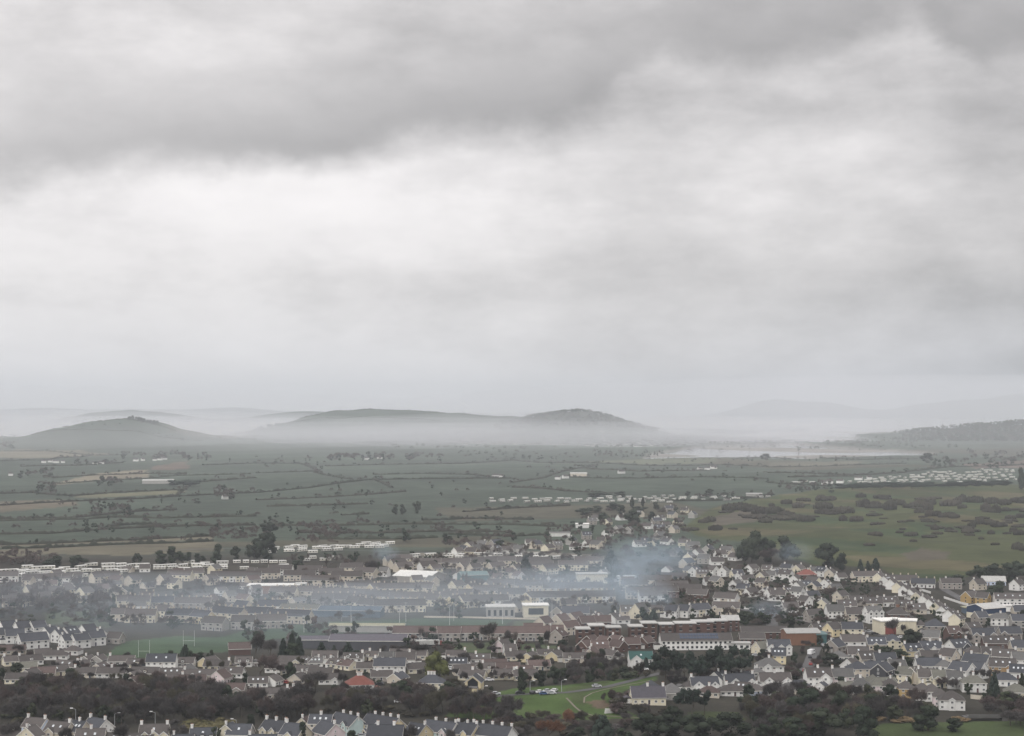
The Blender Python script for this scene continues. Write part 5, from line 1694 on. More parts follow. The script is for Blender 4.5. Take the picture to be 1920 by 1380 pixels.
for (x, y, n, rot, walls, roof, kw) in [
        (748, 1149, 7, 3, ['cream', 'beige'], 'brown', {}), (740, 1116, 7, 4, ['cream', 'yellow'], 'brown', {}), (702, 1117, 2, 52, ['yellow'], 'brown', dict(end_wall='yellow')), (770, 1134, 6, -10, ['cream'], 'brown', dict(end_wall='cream')),
        (722, 1131, 6, 0, ['beige'], 'brown', {}), (796, 1115, 3, -22, ['cream'], 'brown', dict(end_wall='cream')), (806, 1138, 3, -20, ['cream'], 'brown', dict(end_wall='cream')), (832, 1132, 4, 0, ['cream'], 'brown', {}),
        (850, 1142, 2, 58, ['yellow'], 'brown', dict(end_wall='yellow')), (906, 1140, 7, 3, ['cream', 'white'], 'brown', {}), (873, 1141, 2, 40, ['cream'], 'brown', dict(end_wall='cream')), (884, 1117, 2, 55, ['yellow'], 'brown', dict(end_wall='yellow')),
        (856, 1111, 2, 50, ['cream'], 'brown', dict(end_wall='cream')), (920, 1120, 5, 0, ['beige'], 'brown', {}), (668, 1144, 3, -30, ['cream'], 'brown', dict(end_wall='beige')), (645, 1137, 3, 0, ['beige'], 'brown', {}),
        (690, 1148, 3, -24, ['beige'], 'brown', dict(end_wall='beige')), (625, 1126, 6, 0, ['beige'], 'brown', {}), (570, 1122, 5, -6, ['beige'], 'brown', dict(end_wall='beige')), (530, 1124, 4, -20, ['cream'], 'brown', dict(end_wall='cream')),
        (680, 1128, 4, 2, ['white'], 'brown', {}), (610, 1137, 4, 0, ['stone'], 'brown', {}), (860, 1128, 4, -4, ['beige'], 'brown', {}), (670, 1112, 4, 20, ['beige'], 'brown', dict(end_wall='beige'))]:
    terrace(x, y, n, 5, 8, rot, 2, walls, roof, E3, **kw)
E4 = 'in the long terraces below cream hall'
for (x, y, n, rot, walls, kw) in [(996, 1110, 5, 2, ['beige'], {}), (1074, 1115, 9, 2, ['cream', 'beige'], {}), (1075, 1133, 12, 2, ['cream', 'white', 'beige'], {}), (992, 1134, 2, 58, ['yellow'], dict(end_wall='yellow')), (960, 1126, 4, 0, ['beige'], {}), (945, 1108, 5, 0, ['stone'], {})]:
    terrace(x, y, n, 5, 8, rot, 2, walls, 'brown', E4, **kw)
# upper town
E5 = 'in the upper town left of barn'
for (x, y, n, rot, walls, kw) in [(75, 1097, 6, 0, ['white'], {}), (110, 1096, 4, 0, ['white'], {}), (140, 1094, 2, 0, ['white'], {}), (198, 1092, 4, 0, ['yellow'], {}), (178, 1094, 2, 50, ['beige'], {}), (245, 1100, 2, 58, ['beige'], {}), (12, 1092, 3, 5, ['white'], {}),
                                  (306, 1098, 2, 55, ['beige'], {}), (335, 1090, 4, -8, ['cream'], {}), (362, 1086, 3, 4, ['cream'], {}), (392, 1098, 2, 55, ['beige'], {}), (440, 1092, 8, 2, ['cream', 'white'], {}), (500, 1086, 4, 0, ['beige'], {}), (525, 1079, 4, 0, ['white'], {}),
                                  (55, 1120, 2, 50, ['cream'], {}), (120, 1119, 2, 58, ['yellow'], {}), (90, 1122, 4, 0, ['beige'], {}), (155, 1124, 2, 60, ['cream'], {}), (20, 1140, 3, 20, ['beige'], {}), (40, 1137, 4, 0, ['beige'], {}), (560, 1090, 5, 2, ['beige'], {}), (580, 1080, 4, 0, ['white'], {}), (620, 1086, 4, 4, ['beige'], {}), (660, 1076, 4, -20, ['beige'], {}), (685, 1085, 4, -24, ['beige'], {}), (650, 1092, 5, -4, ['beige'], {}), (600, 1100, 6, 0, ['beige'], {})]:
    terrace(x, y, n, 5, 8, rot, 2, walls, 'brown', E5, chs=False, end_wall=walls[0], **kw)
E6 = 'in the upper town right of barn'
for (x, y, n, rot, walls, kw) in [(812, 1066, 7, 0, ['beige', 'cream'], {}), (855, 1066, 5, 2, ['beige'], {}), (900, 1064, 6, 0, ['beige'], {}), (870, 1074, 2, 45, ['beige'], {}), (890, 1076, 2, 42, ['beige'], {}), (930, 1074, 3, 45, ['beige'], {}), (800, 1073, 3, 35, ['white'], {}), (815, 1078, 2, 40, ['cream'], {}),
                                  (940, 1062, 5, 0, ['beige'], {}), (968, 1078, 2, 55, ['beige'], {}), (1000, 1064, 6, 0, ['cream'], {}), (1030, 1078, 3, 40, ['cream'], {}), (1015, 1070, 4, 0, ['beige'], {}), (1075, 1070, 5, 0, ['cream'], {}), (1105, 1062, 5, 0, ['beige'], {}), (735, 1062, 3, 36, ['beige'], {}), (745, 1068, 3, 36, ['beige'], {}), (752, 1058, 4, 0, ['cream'], {}), (755, 1074, 3, 36, ['beige'], {}),
                                  (1230, 1100, 5, 0, ['beige'], {}), (1190, 1108, 4, 0, ['beige'], {}), (1260, 1112, 5, 4, ['brick'], {}), (1240, 1122, 5, 0, ['brick'], {}), (1290, 1118, 4, 10, ['brick'], {}), (1310, 1128, 3, -20, ['brick'], {}), (1225, 1130, 4, 0, ['white'], {}), (1200, 1124, 4, 0, ['beige'], {}), (1265, 1095, 4, 0, ['beige'], {})]:
    terrace(x, y, n, 5, 8, rot, 2, walls, 'brown', E6, chs=False, end_wall=walls[0], **kw)
E7 = 'strung along the road to the fields'
xy7 = [(858, 1041), (870, 1040), (884, 1041), (898, 1038), (912, 1037), (930, 1040), (948, 1038), (905, 1030), (880, 1030), (930, 1028), (965, 1034), (973, 1039), (995, 1024), (1005, 1030), (1028, 1034), (1045, 1031), (1080, 1032), (1072, 1022), (1105, 1026), (1120, 1030), (1128, 1020),
       (1100, 1012), (1140, 1006), (1160, 1000), (1200, 1026), (1212, 1025), (1225, 1024), (1238, 1012), (1252, 1022), (1238, 998), (1250, 990), (1265, 1000), (1272, 984), (1232, 984), (1215, 992), (1180, 1002), (1240, 976), (1262, 972), (1285, 1024), (1300, 1032), (1310, 1044), (1330, 1040), (1352, 1046), (1365, 1042), (1295, 1052), (1270, 1045), (1380, 1052), (1322, 1058), (1345, 1060), (1290, 1066),
       (1140, 984), (1110, 984), (1120, 976), (1300, 972), (1166, 976), (1200, 970), (1285, 962), (1255, 960)]
for i, (x, y) in enumerate(xy7):
    house(x, y, 9 + i % 5, 8, rots[(i * 4) % 9], 2 if i % 2 else 1.5, ['white', 'beige', 'cream', 'stone', 'white', 'grey'][i % 6], ['brown', 'slate', 'brown', 'grey'][i % 4], E7, win=2, gw=0)

# small houses filling the gaps of the old estates
EF = 'tucked among the hazy estates'
for i in range(260):
    if sum(1 for h_ in HOUSES if h_[1] == EF) >= 70:
        break
    x, y = HR.uniform(10, 1260), HR.uniform(1072, 1150)
    X, Y, z = ground(x, y)
    if any((X - a_) ** 2 + (Y + 4 - b2) ** 2 < (r_ * .8 + 4.5) ** 2 for a_, b2, r_ in FOOT) or (y > 1140 and x < 210):
        continue
    house(x, y, HR.choice((8, 9, 11)), 7, HR.choice(rots), HR.choice((1, 1.5, 2)), HR.choice(('cream', 'beige', 'white', 'beige')), HR.choice(('brown', 'brown', 'grey', 'red_brown')), EF, win=2, gw=0, name='cottage', cat='cottage')

# big roofs in the upper town
shed(784, 1094, 30, 26, 4.5, -24, 'stone', 'white', 'large hall with broad pale roof in the upper town', 'hall', 'hall', pitch=13)
shed(886, 1092, 20, 14, 5, 15, 'teal', 'teal', 'pale teal-roofed hall right of the broad pale roof', 'hall', 'hall', pitch=16)
block(516, 1114, 38, 14, 5.5, 2, 'orange_brick', 'white', 'long pinkish building with white flat roof and porch', 'building', rows=1, cols=6)
block(563, 1112, 7, 8, 6, 2, 'white', 'white', 'white open porch frame at the end of the pinkish building', 'porch', rows=1, cols=2, winh=3)
block(1110, 1094, 22, 10, 6.5, 2, 'cream', 'pale', 'long cream hall with curved foreground wall under the smoke', 'hall')
house(1132, 1088, 8, 8, 55, 2, 'white', 'grey', None, label='white gable with chimney rising behind the cream hall', ch='R')
block(1172, 1091, 16, 9, 3.4, 0, 'white', 'white', 'low white shop with flat roof right of cream hall', 'shop', rows=1, cols=3)

# ---- labels of the houses that share a look: told apart by their place in their street
ORD = ['first', 'second', 'third', 'fourth', 'fifth', 'sixth', 'seventh', 'eighth', 'ninth', 'tenth', 'eleventh', 'twelfth', 'thirteenth', 'fourteenth', 'fifteenth', 'sixteenth', 'seventeenth', 'eighteenth', 'nineteenth']
TENS = {2: ('twentieth', 'twenty-'), 3: ('thirtieth', 'thirty-'), 4: ('fortieth', 'forty-'), 5: ('fiftieth', 'fifty-')}
def ordinal(n):
    if n < 20:
        return ORD[n - 1]
    t_, u_ = divmod(n, 10)
    return TENS[t_][0] if u_ == 0 else TENS[t_][1] + ORD[u_ - 1]
from collections import defaultdict

# ================================================================== GROUND DETAIL
strip('path', [(1062, 1309), (1078, 1326), (1092, 1337), (1112, 1342), (1200, 1346)], 0.9, 'gravel_path', 'worn footpath curling through the green meadow')
strip('path', [(1095, 1318), (1096, 1308), (1110, 1300), (1160, 1288), (1225, 1275)], 0.7, 'gravel_path', 'pale track along the top of the meadow')
strip('road', [(860, 1313), (940, 1305), (1010, 1300), (1060, 1299), (1100, 1294), (1140, 1288), (1200, 1272), (1240, 1262)], 4, 'asphalt', 'road with parked cars along the meadow')
strip('road', [(1355, 1136), (1395, 1143), (1440, 1150), (1490, 1160), (1540, 1170), (1600, 1180), (1660, 1192), (1740, 1197)], 8, 'asphalt', 'main street past the cinema hall')
strip('road', [(1440, 1150), (1446, 1162), (1448, 1175)], 7, 'asphalt', 'side road leaving the junction')
strip('road', [(1505, 1262), (1518, 1245), (1524, 1228), (1530, 1214)], 6, 'asphalt', 'street climbing past the white van')
strip('road', [(300, 1032), (500, 1027), (1100, 1044), (1180, 1052)], 5, 'asphalt', 'road behind the caravan parks')
strip('road', [(1770, 1105), (1800, 1122), (1830, 1140), (1850, 1160), (1870, 1190)], 6, 'asphalt', 'street running down to the navy shed')
wall_line([(1395, 1142), (1420, 1146), (1452, 1140), (1490, 1136), (1520, 1132)], 1.6, 'wall_white', 'white garden wall round the corner house at the junction')
wall_line([(1545, 1168), (1580, 1172), (1625, 1178)], 1.2, 'wall_white', 'white roadside wall left of the guest house')
wall_line([(1715, 1104), (1745, 1113)], 1.4, 'wall_white', 'short white wall below the slate terrace by the links')
wall_line([(1770, 1122), (1800, 1132), (1815, 1136)], 1.4, 'wall_white', 'white wall bordering the street above the navy shed')
wall_line([(1820, 1310), (1838, 1312), (1852, 1311)], 1.8, 'wall_beige', 'beige garden wall right of the bright white forward house')
wall_line([(195, 1152), (216, 1151), (222, 1154)], 1.2, 'wall_white', 'short white wall by the cream terraces')
b_ = MB(); b_.box(-7, 7, -2.2, 2.2, 1.5, 1.8); b_.box(-7, 7, -2.4, -2.202, 1.3, 2.5); b_.box(-8.5, -6.5, -2.3, 2.3, -1, 1.498); b_.box(6.5, 8.5, -2.3, 2.3, -1, 1.498)
X, Y, z = ground(1846, 1350)
tag(link('footbridge', b_.mesh('footbridge', [M['roof_grey']]), None, (X, Y, z)), 'grey bridge over the dark stream by the lawn', 'bridge')
b_ = MB(); b_.prism([(-4, 0), (4, 0), (3.6, 2.0), (-3.4, 2.4)], -.4, .4)
X, Y, z = ground(1144, 1337)
tag(link('tarpaulin', b_.mesh('tarpaulin', [M['caravan_roof']]), None, (X, Y, z), R(20), (.6, 1, .8)), 'pale grey sheet over the bank below the purple-grey house', 'tarpaulin')

# ================================================================== TREES
T_ = tree
T_('ev', 816, 1290, 66, 66, 'big olive-green evergreen tree behind the blue-slate house', mat='olive_leaf')
for i, (x, h, w) in enumerate([(530, 40, 20), (546, 50, 22), (560, 44, 20)]):
    T_('cone', x, 1236, h, w, ['shortest', 'tallest', 'middling'][i] + ' spire of the three-tree conifer clump by the pitch')
T_('ev', 546, 1238, 30, 48, 'dark skirt tree filling the foot of the conifer clump')
T_('cone', 602, 1238, 34, 24, 'pointed conifer before the smaller factory shed')
T_('cone', 626, 1239, 30, 16, 'slim conifer between pointed ones before the factory')
T_('cone', 652, 1239, 36, 24, 'dark conifer before the left end of big factory shed')
T_('ev', 614, 1240, 18, 40, 'low dark tree between the factory conifers')
T_('ev', 668, 1241, 20, 26, 'low rounded evergreen right of the factory conifers')
T_('bare', 478, 1236, 46, 36, 'tall dark bare tree left of the conifer clump')
T_('bare', 506, 1238, 36, 26, 'second bare tree, slimmer, touching the conifer clump')
T_('cone', 346, 1240, 32, 22, 'pointed conifer at the near edge of the pitch')
for i, (x, y, h, w) in enumerate([(322, 1241, 20, 28), (372, 1241, 17, 34), (393, 1242, 22, 18), (310, 1240, 15, 20), (358, 1241, 20, 20)]):
    T_('ev', x, y, h, w, ['round dark bush tree left of the pitch-side conifer', 'wide dark tree right of the pitch-side conifer', 'small pointed dark tree at the pitch corner', 'lowest dark tree of the pitch-side clump', 'dark tree hugging the pitch-side conifer'][i])
T_('ev', 234, 1241, 16, 18, 'lone dark bush at the near edge of the pitch')
T_('ev', 130, 1290, 34, 38, 'black-green tree among bungalows below the white estate')
T_('cone', 148, 1270, 22, 16, 'small pointed conifer behind the black-green tree')
T_('ev', 28, 1268, 22, 36, 'green rounded tree between bungalows near the picture edge')
T_('ev', 2, 1282, 28, 16, 'dark tree cut by the picture edge beside the bungalows')
T_('ev', 543, 1282, 38, 27, 'egg-shaped dark evergreen among bungalows')
T_('ev', 460, 1286, 22, 26, 'dark rounded tree beside the white gabled bungalow')
T_('bare', 485, 1275, 42, 60, 'wide bare purplish tree among bungalows left of egg-shaped evergreen', mat='twig_red')
T_('bare', 590, 1300, 36, 50, 'bare grey tree beneath the egg-shaped evergreen')
T_('ev', 840, 1313, 32, 38, 'dark round tree hiding the corner of the blue-slate house')
T_('ev', 752, 1318, 38, 52, 'dark green tree between red and blue-slate roofs')
T_('ev', 625, 1320, 34, 26, 'dark tree left of the red hipped roof')
T_('bare', 700, 1325, 32, 70, 'bare brown tree before the red-roofed villa')
T_('bare', 790, 1318, 34, 50, 'russet bare tree before the blue-slate house', mat='twig_red')
T_('bare', 870, 1318, 30, 40, 'bare tree right of the blue-slate house')
T_('ev', 978, 1300, 46, 33, 'dark oval evergreen beside the car park')
T_('ev', 1012, 1288, 30, 34, 'dark evergreen right of the oval one by the car park')
T_('ev', 1040, 1284, 34, 32, 'dark evergreen screening the car park from bungalows')
T_('ev', 1058, 1280, 26, 22, 'smaller evergreen at the end of the car park screen')
T_('ev', 1128, 1244, 26, 22, 'dark rounded tree below the red-brick cottages')
T_('ev', 1054, 1226, 24, 30, 'dark rounded tree behind the yellow gabled bungalow')
T_('ev', 1103, 1256, 30, 18, 'dark upright tree left of the green-roofed house')
T_('cone', 1212, 1256, 24, 14, 'small dark cone tree in front of the green-roofed house')
T_('bare', 1075, 1276, 34, 40, 'bare tree above the meadow, left of the green-roofed house')
for i, (x, y, h, w) in enumerate([(1250, 1290, 70, 72), (1285, 1284, 60, 58), (1335, 1285, 68, 66), (1388, 1284, 66, 64), (1362, 1288, 54, 52), (1310, 1290, 50, 50)]):
    T_('pine', x, y, h, w, ['leftmost', 'second from left', 'tallest domed', 'rightmost', 'low dark', 'low leaning'][i] + ' pine of the dark group before the white school')
for i, (x, y, h, w) in enumerate([(1276, 1342, 46, 40), (1300, 1344, 48, 44), (1322, 1343, 44, 36)]):
    T_('pine', x, y, h, w, ['left', 'middle', 'right'][i] + ' pine of the clump below the purple-grey house')
T_('ev', 1262, 1362, 34, 50, 'dark spreading evergreen below the purple-grey house')
T_('ev', 1405, 1312, 28, 32, 'dark round tree in front of the villa row')
for i, (x, w) in enumerate([(1215, 70), (1262, 84), (1318, 92), (1375, 92)]):
    T_('ev', x, 1392, 48, w, ['first', 'second', 'third', 'fourth'][i] + ' tree from the left in the black evergreen belt at bottom edge')
T_('cone', 1130, 1388, 46, 48, 'broad dark conifer at the bottom edge below the meadow path')
T_('ev', 1085, 1392, 26, 50, 'dark evergreen left of the broad bottom conifer')
T_('ev', 1170, 1392, 24, 40, 'low dark evergreen right of the broad bottom conifer')
T_('bare', 1030, 1392, 36, 56, 'orange-brown bare tree at the bottom edge', mat='twig_orange')
T_('bare', 1062, 1366, 32, 36, 'tawny bare tree at the bottom of the meadow path', mat='twig_orange')
for i, (x, y, h, w) in enumerate([(1515, 1348, 52, 70), (1545, 1384, 52, 96), (1625, 1392, 62, 66), (1580, 1350, 50, 50), (1490, 1390, 40, 60), (1640, 1345, 40, 50)]):
    T_('ev', x, y, h, w, ['dark tree below the villa row, right of bare thicket', 'largest black-green tree at bottom edge left of the reeds', 'tall black-green tree at bottom edge right of the reeds', 'dark tree under the pinkish house', 'low black-green tree at bottom edge among bare thicket', 'dark tree below the grey terrace end'][i])
T_('ev', 1745, 1374, 46, 74, 'dark round tree standing on the lawn edge')
T_('ev', 1793, 1374, 24, 44, 'low dark shrub tree right of the lawn-edge tree')
T_('ev', 1900, 1336, 36, 60, 'green leafy tree below the far right cream villa', mat='shrub_leaf')
T_('cone', 1866, 1308, 48, 22, 'dark cypress right of the white hipped villa')
T_('ev', 1853, 1318, 24, 26, 'dark bush at the foot of the cypress')
T_('ev', 1715, 1222, 40, 50, 'big round evergreen in the middle of the close-built streets')
T_('ev', 1737, 1224, 22, 26, 'smaller evergreen leaning on the big round one')
T_('ev', 1660, 1232, 18, 34, 'low evergreen below the cream bay house')
T_('ev', 1690, 1236, 18, 36, 'low evergreen left of the small yellow-gabled cottage')
T_('ev', 1705, 1254, 20, 40, 'green shrubbery tree above the cream villas', mat='shrub_leaf')
T_('ev', 1683, 1282, 22, 22, 'dark tree beside the dark slate gable')
T_('ev', 1560, 1250, 22, 44, 'dark hedge-like tree beside the street with the white van')
T_('ev', 1495, 1275, 18, 40, 'dark evergreen between detached white house and bay-porch house')
T_('bare', 1680, 1196, 32, 30, 'dark leafless tree in front of the cinema hall')
T_('ev', 1482, 1180, 24, 36, 'dark round tree above the orange brick hall')
T_('ev', 1538, 1170, 24, 24, 'dark tree beside the cottage near the junction')
T_('ev', 1342, 1168, 18, 34, 'dark tree before the white and cream houses')
T_('ev', 1400, 1172, 24, 44, 'dark tree behind the pale-roofed brick tower')
T_('ev', 1430, 1172, 22, 40, 'second dark tree behind the long brown-brick block')
T_('cone', 1205, 1162, 24, 26, 'dark conifer before the steep church hall')
T_('cone', 1152, 1164, 28, 20, 'dark conifer left of the steep church hall')
T_('cone', 1225, 1162, 20, 18, 'small conifer right of the steep church hall')
G1 = 'dark trees at the edge of the links'
for i, (x, y, h, w) in enumerate([(1412, 1056, 58, 58), (1395, 1056, 40, 34), (1440, 1056, 46, 46), (1478, 1054, 46, 58), (1553, 1066, 44, 62), (1580, 1072, 34, 36)]):
    T_('ev', x, y, h, w, ['tallest dark tree of the big clump by the links', 'low left shoulder tree of the links clump', 'middle tree of the links clump', 'broad right tree of the links clump', 'lone dome-shaped dark tree by the links', 'lower tree leaning on the dome-shaped one'][i], G1)
T_('bare', 1450, 1060, 30, 44, 'russet bare tree in front of the links clump', mat='twig_red')
for i, (x, h, w) in enumerate([(1614, 26, 13), (1628, 23, 12), (1643, 28, 22)]):
    T_('cone', x, 1074, h, w, ['left', 'middle', 'right'][i] + ' one of three small conifers by the links')
for i, (x, y, h, w) in enumerate([(1838, 1094, 32, 50), (1868, 1094, 36, 60), (1905, 1092, 38, 60), (1800, 1098, 18, 60), (1873, 1125, 34, 44), (1935, 1094, 36, 50)]):
    T_('ev', x, y, h, w, ['left tree of the dark evergreen bank by the links', 'middle tree of the dark evergreen bank by the links', 'right tree of the dark evergreen bank by the links', 'low bushy evergreen left of the pale sheet roof', 'dark tree below the pale sheet roof', 'last tree of the evergreen bank, cut by picture edge'][i])
T_('cone', 985, 1077, 36, 25, 'dark pointed conifer among the grey terraces')
T_('cone', 1146, 1082, 52, 36, 'tall conifer half veiled by the smoke')
T_('ev', 1148, 1094, 18, 24, 'round dark tree before the cream hall')
T_('ev', 818, 1146, 16, 18, 'small dark tree among cream terraces')
T_('bare', 700, 1078, 24, 30, 'dark bare tree left of the broad pale roof')
T_('ev', 715, 1080, 18, 22, 'dark tree touching the bare one left of the broad roof')
for i, (x, y, h, w) in enumerate([(98, 1064, 20, 46), (140, 1064, 22, 46), (255, 1062, 23, 24), (298, 1060, 26, 40), (325, 1060, 34, 40), (406, 1056, 34, 32), (440, 1052, 26, 26), (475, 1052, 40, 44), (497, 1052, 50, 52), (500, 1004, 24, 44), (372, 1056, 18, 26), (556, 1068, 16, 34), (350, 1058, 22, 24)]):
    T_('ev', x, y, h, w, ['left block of the clipped dark pair behind the caravans', 'right block of the clipped dark pair behind the caravans', 'single squarish dark tree behind the caravans', 'left of two joined dark trees beyond the caravans', 'right and taller of two joined dark trees beyond caravans', 'dark dome left of the great dark clump', 'small dark tree beside the great dark clump', 'left half of the great dark clump by the caravans', 'tallest part of the great dark clump by the caravans', 'dark crown in the field behind the great clump', 'low dark tree between two larger ones', 'dark bush in the small row of caravans', 'low bush tree at the foot of the joined pair'][i])
T_('ev', 760, 1017, 22, 26, 'round dark tree on the field edge above upper town')
T_('ev', 838, 1018, 18, 24, 'dark bush tree right of the round field-edge one')
for i, (x, y, h, w) in enumerate([(741, 966, 20, 18), (754, 966, 20, 18), (781, 963, 23, 22)]):
    T_('ev', x, y, h, w, ['left twin tree in the open green field', 'right twin tree in the open green field', 'lone conical tree beside the field twins'][i])
for i, (x, y, h, w) in enumerate([(1188, 986, 28, 42), (1222, 978, 18, 18), (1132, 982, 20, 32), (1095, 966, 12, 40), (1115, 962, 13, 40), (1150, 958, 14, 36), (1185, 954, 22, 12), (1206, 952, 20, 10), (1165, 966, 18, 20), (1230, 956, 14, 20), (1200, 962, 12, 40), (1331, 929, 12, 20), (1290, 930, 9, 14), (1165, 932, 10, 40), (1120, 933, 10, 60)]):
    T_('ev', x, y, h, w, ['large dark dome tree by the road to the fields', 'small tree right of the large dark dome', 'dark tree left of the large dome', 'left piece of the dark belt below the long caravan park', 'middle piece of the dark belt below the long caravan park', 'right piece of the dark belt below the long caravan park', 'left trunk-like tree standing in the long caravan park', 'right trunk-like tree standing in the long caravan park', 'pointed tree in the belt below the caravan park', 'small dark tree at the belt end', 'low dark hedge tree under the long caravan park', 'round tree beyond the long caravan park', 'tiny tree left of the round one beyond caravans', 'dark tree row behind the caravans', 'second dark tree row behind the caravans'][i])
CB = 'clipped conifer belts before the right caravan park'
for i, (x, y, h, w) in enumerate([(1602, 919, 14, 60), (1655, 919, 15, 70), (1715, 918, 15, 70), (1765, 915, 8, 50), (1815, 915, 14, 60), (1865, 914, 14, 64)]):
    T_('block', x, y, h, w, ordinal(i + 1) + ' section from the left of the dark conifer belt before caravans', CB, depth=14, rz=0.0)
T_('ev', 1917, 922, 44, 24, 'dark tree cut by the picture edge beside right caravan park')
T_('ev', 1740, 868, 18, 28, 'squarish dark tree in the hazy fields below the wood')
T_('ev', 1436, 861, 10, 22, 'round tree beside the estuary shore')
T_('block', 342, 913, 14, 52, 'rectangular dark plantation beside the grey barn', depth=50, rz=0.0)

for i, (x, y, h, w, k) in enumerate([(228, 1400, 40, 34, 'bare'), (330, 1398, 36, 40, 'bare'), (120, 1402, 34, 30, 'bare'), (562, 1400, 44, 34, 'ev'), (770, 1402, 40, 36, 'bare'), (20, 1398, 40, 40, 'bare'), (660, 1402, 30, 26, 'ev'), (404, 1398, 34, 26, 'ev'), (842, 1404, 32, 26, 'bare')]):
    T_(k, x, y, h, w, ['bare tree in the gap right of the off-white house', 'bare tree left of the house with three dormers', 'bare tree before the grey-beige gabled wing', 'dark evergreen between tall cream gables and mint terrace', 'bare tree before the small yellow-gabled house', 'bare tree before the low brown hipped roof', 'dark bush tree at the foot of the mint gable', 'dark bush tree right of the three dormers', 'bare tree among the white and mint terrace fronts'][i])

# bare winter woodland behind the front row
MIXB = ['twig', 'twig', 'twig', 'twig_red', 'twig_olive', 'twig_red']
WOOD = [(-40, 1300), (60, 1294), (120, 1296), (230, 1296), (330, 1304), (420, 1312), (480, 1318), (560, 1318), (640, 1322), (800, 1326), (880, 1330), (960, 1345), (960, 1366), (820, 1350), (700, 1346), (600, 1344), (520, 1356), (480, 1352), (330, 1362), (200, 1358), (60, 1356), (-40, 1360)]
scatter(WOOD, 190, ['bare'], (6, 10), (6, 10), 'bare brown tree in the tangled woodland behind the front row', 'trees of the front woodland', MIXB, parts=True, clear=.5)
scatter(WOOD, 22, ['ev'], (5, 8), (6, 9), 'ivy-dark evergreen clump within the bare front woodland', 'evergreens of the front woodland', ['ever_leaf', 'shrub_leaf'], parts=True, clear=.5)
scatter(WOOD, 90, ['shrub'], (2, 4), (4, 7), 'low tangled bush on the floor of the front woodland', 'undergrowth of the front woodland', ['twig', 'twig_olive', 'gorse_leaf', 'shrub_leaf'], clear=.5)
T_('ev', 468, 1386, 44, 28, 'ivy-dark tree between front row houses')
WOOD2 = [(960, 1348), (1060, 1352), (1130, 1360), (1220, 1352), (1260, 1360), (1200, 1372), (1090, 1380), (1000, 1400), (940, 1392), (900, 1360)]
scatter(WOOD2, 46, ['bare', 'bare', 'shrub'], (2.5, 5), (5, 8), 'brown bare bush below the green meadow', 'bushes below the meadow', ['twig', 'twig_olive', 'twig_red', 'gorse_leaf'], clear=.5)
WOOD3 = [(1385, 1320), (1500, 1312), (1600, 1312), (1700, 1322), (1760, 1338), (1700, 1356), (1640, 1352), (1600, 1372), (1500, 1392), (1420, 1390), (1400, 1350)]
scatter(WOOD3, 60, ['bare'], (5, 9), (6, 9), 'bare purplish tree in the thicket below the terraces', 'trees of the thicket below the terraces', MIXB, parts=True, clear=.5)
scatter(WOOD3, 44, ['ev', 'ev', 'shrub'], (4, 8), (6, 10), 'dark green bush in the thicket below the terraces', 'evergreens of the thicket below the terraces', ['ever_leaf', 'shrub_leaf'], clear=.5)
scatter([(1850, 1330), (1920, 1325), (1960, 1340), (1960, 1372), (1880, 1366), (1840, 1350)], 22, ['bare'], (5, 8), (6, 8), 'bare reddish tree beyond the lawn by the bridge', 'trees beyond the lawn', ['twig_red', 'twig'], parts=True, clear=.5)
scatter([(1120, 1318), (1180, 1305), (1200, 1330), (1260, 1332), (1250, 1346), (1150, 1342), (1140, 1325)], 22, ['bare', 'shrub'], (3, 5), (4, 6), 'brown bush round the purple-grey house', 'bushes round the purple-grey house', ['twig_red', 'twig', 'gorse_leaf'], clear=.0)
scatter([(1060, 1250), (1240, 1250), (1240, 1268), (1180, 1276), (1060, 1288)], 40, ['bare', 'bare', 'ev', 'shrub'], (3.5, 7), (4, 7), 'garden tree on the bank below the green-roofed house', 'trees below the green-roofed house', ['twig', 'twig_red', 'gorse_leaf', 'shrub_leaf', 'ever_leaf'], clear=.5, name='garden_tree', cat='garden tree')
scatter([(1240, 1268), (1400, 1262), (1420, 1280), (1290, 1290), (1240, 1288)], 26, ['bare', 'shrub'], (3, 6), (4, 6), 'brown undergrowth bush beneath the dark pines', 'undergrowth beneath the pines', ['twig', 'twig_red', 'gorse_leaf'], clear=.5)
for i in range(36):                                                  # pale winter reeds along the stream
    x = rng.uniform(1590, 1725) if i < 22 else rng.uniform(1785, 1815)
    y = rng.uniform(1348, 1356)
    X, Y, z = ground(x, y)
    tree_at('shrub', X, Y, rng.uniform(1.2, 2.0), rng.uniform(3, 5), 'tuft of tawny winter reeds beside the stream', 'reeds beside the stream', 'reed', name='reed_tuft', cat='reeds')
for i in range(26):
    x, y = rng.uniform(335, 440), rng.uniform(1356, 1374)
    X, Y, z = ground(x, y)
    tree_at('shrub', X, Y, rng.uniform(1.6, 3.6), rng.uniform(5, 9), 'tussock of yellowed rough grass behind the front row', 'rough grass mound', 'tussock', name='grass_tussock', cat='tussock')

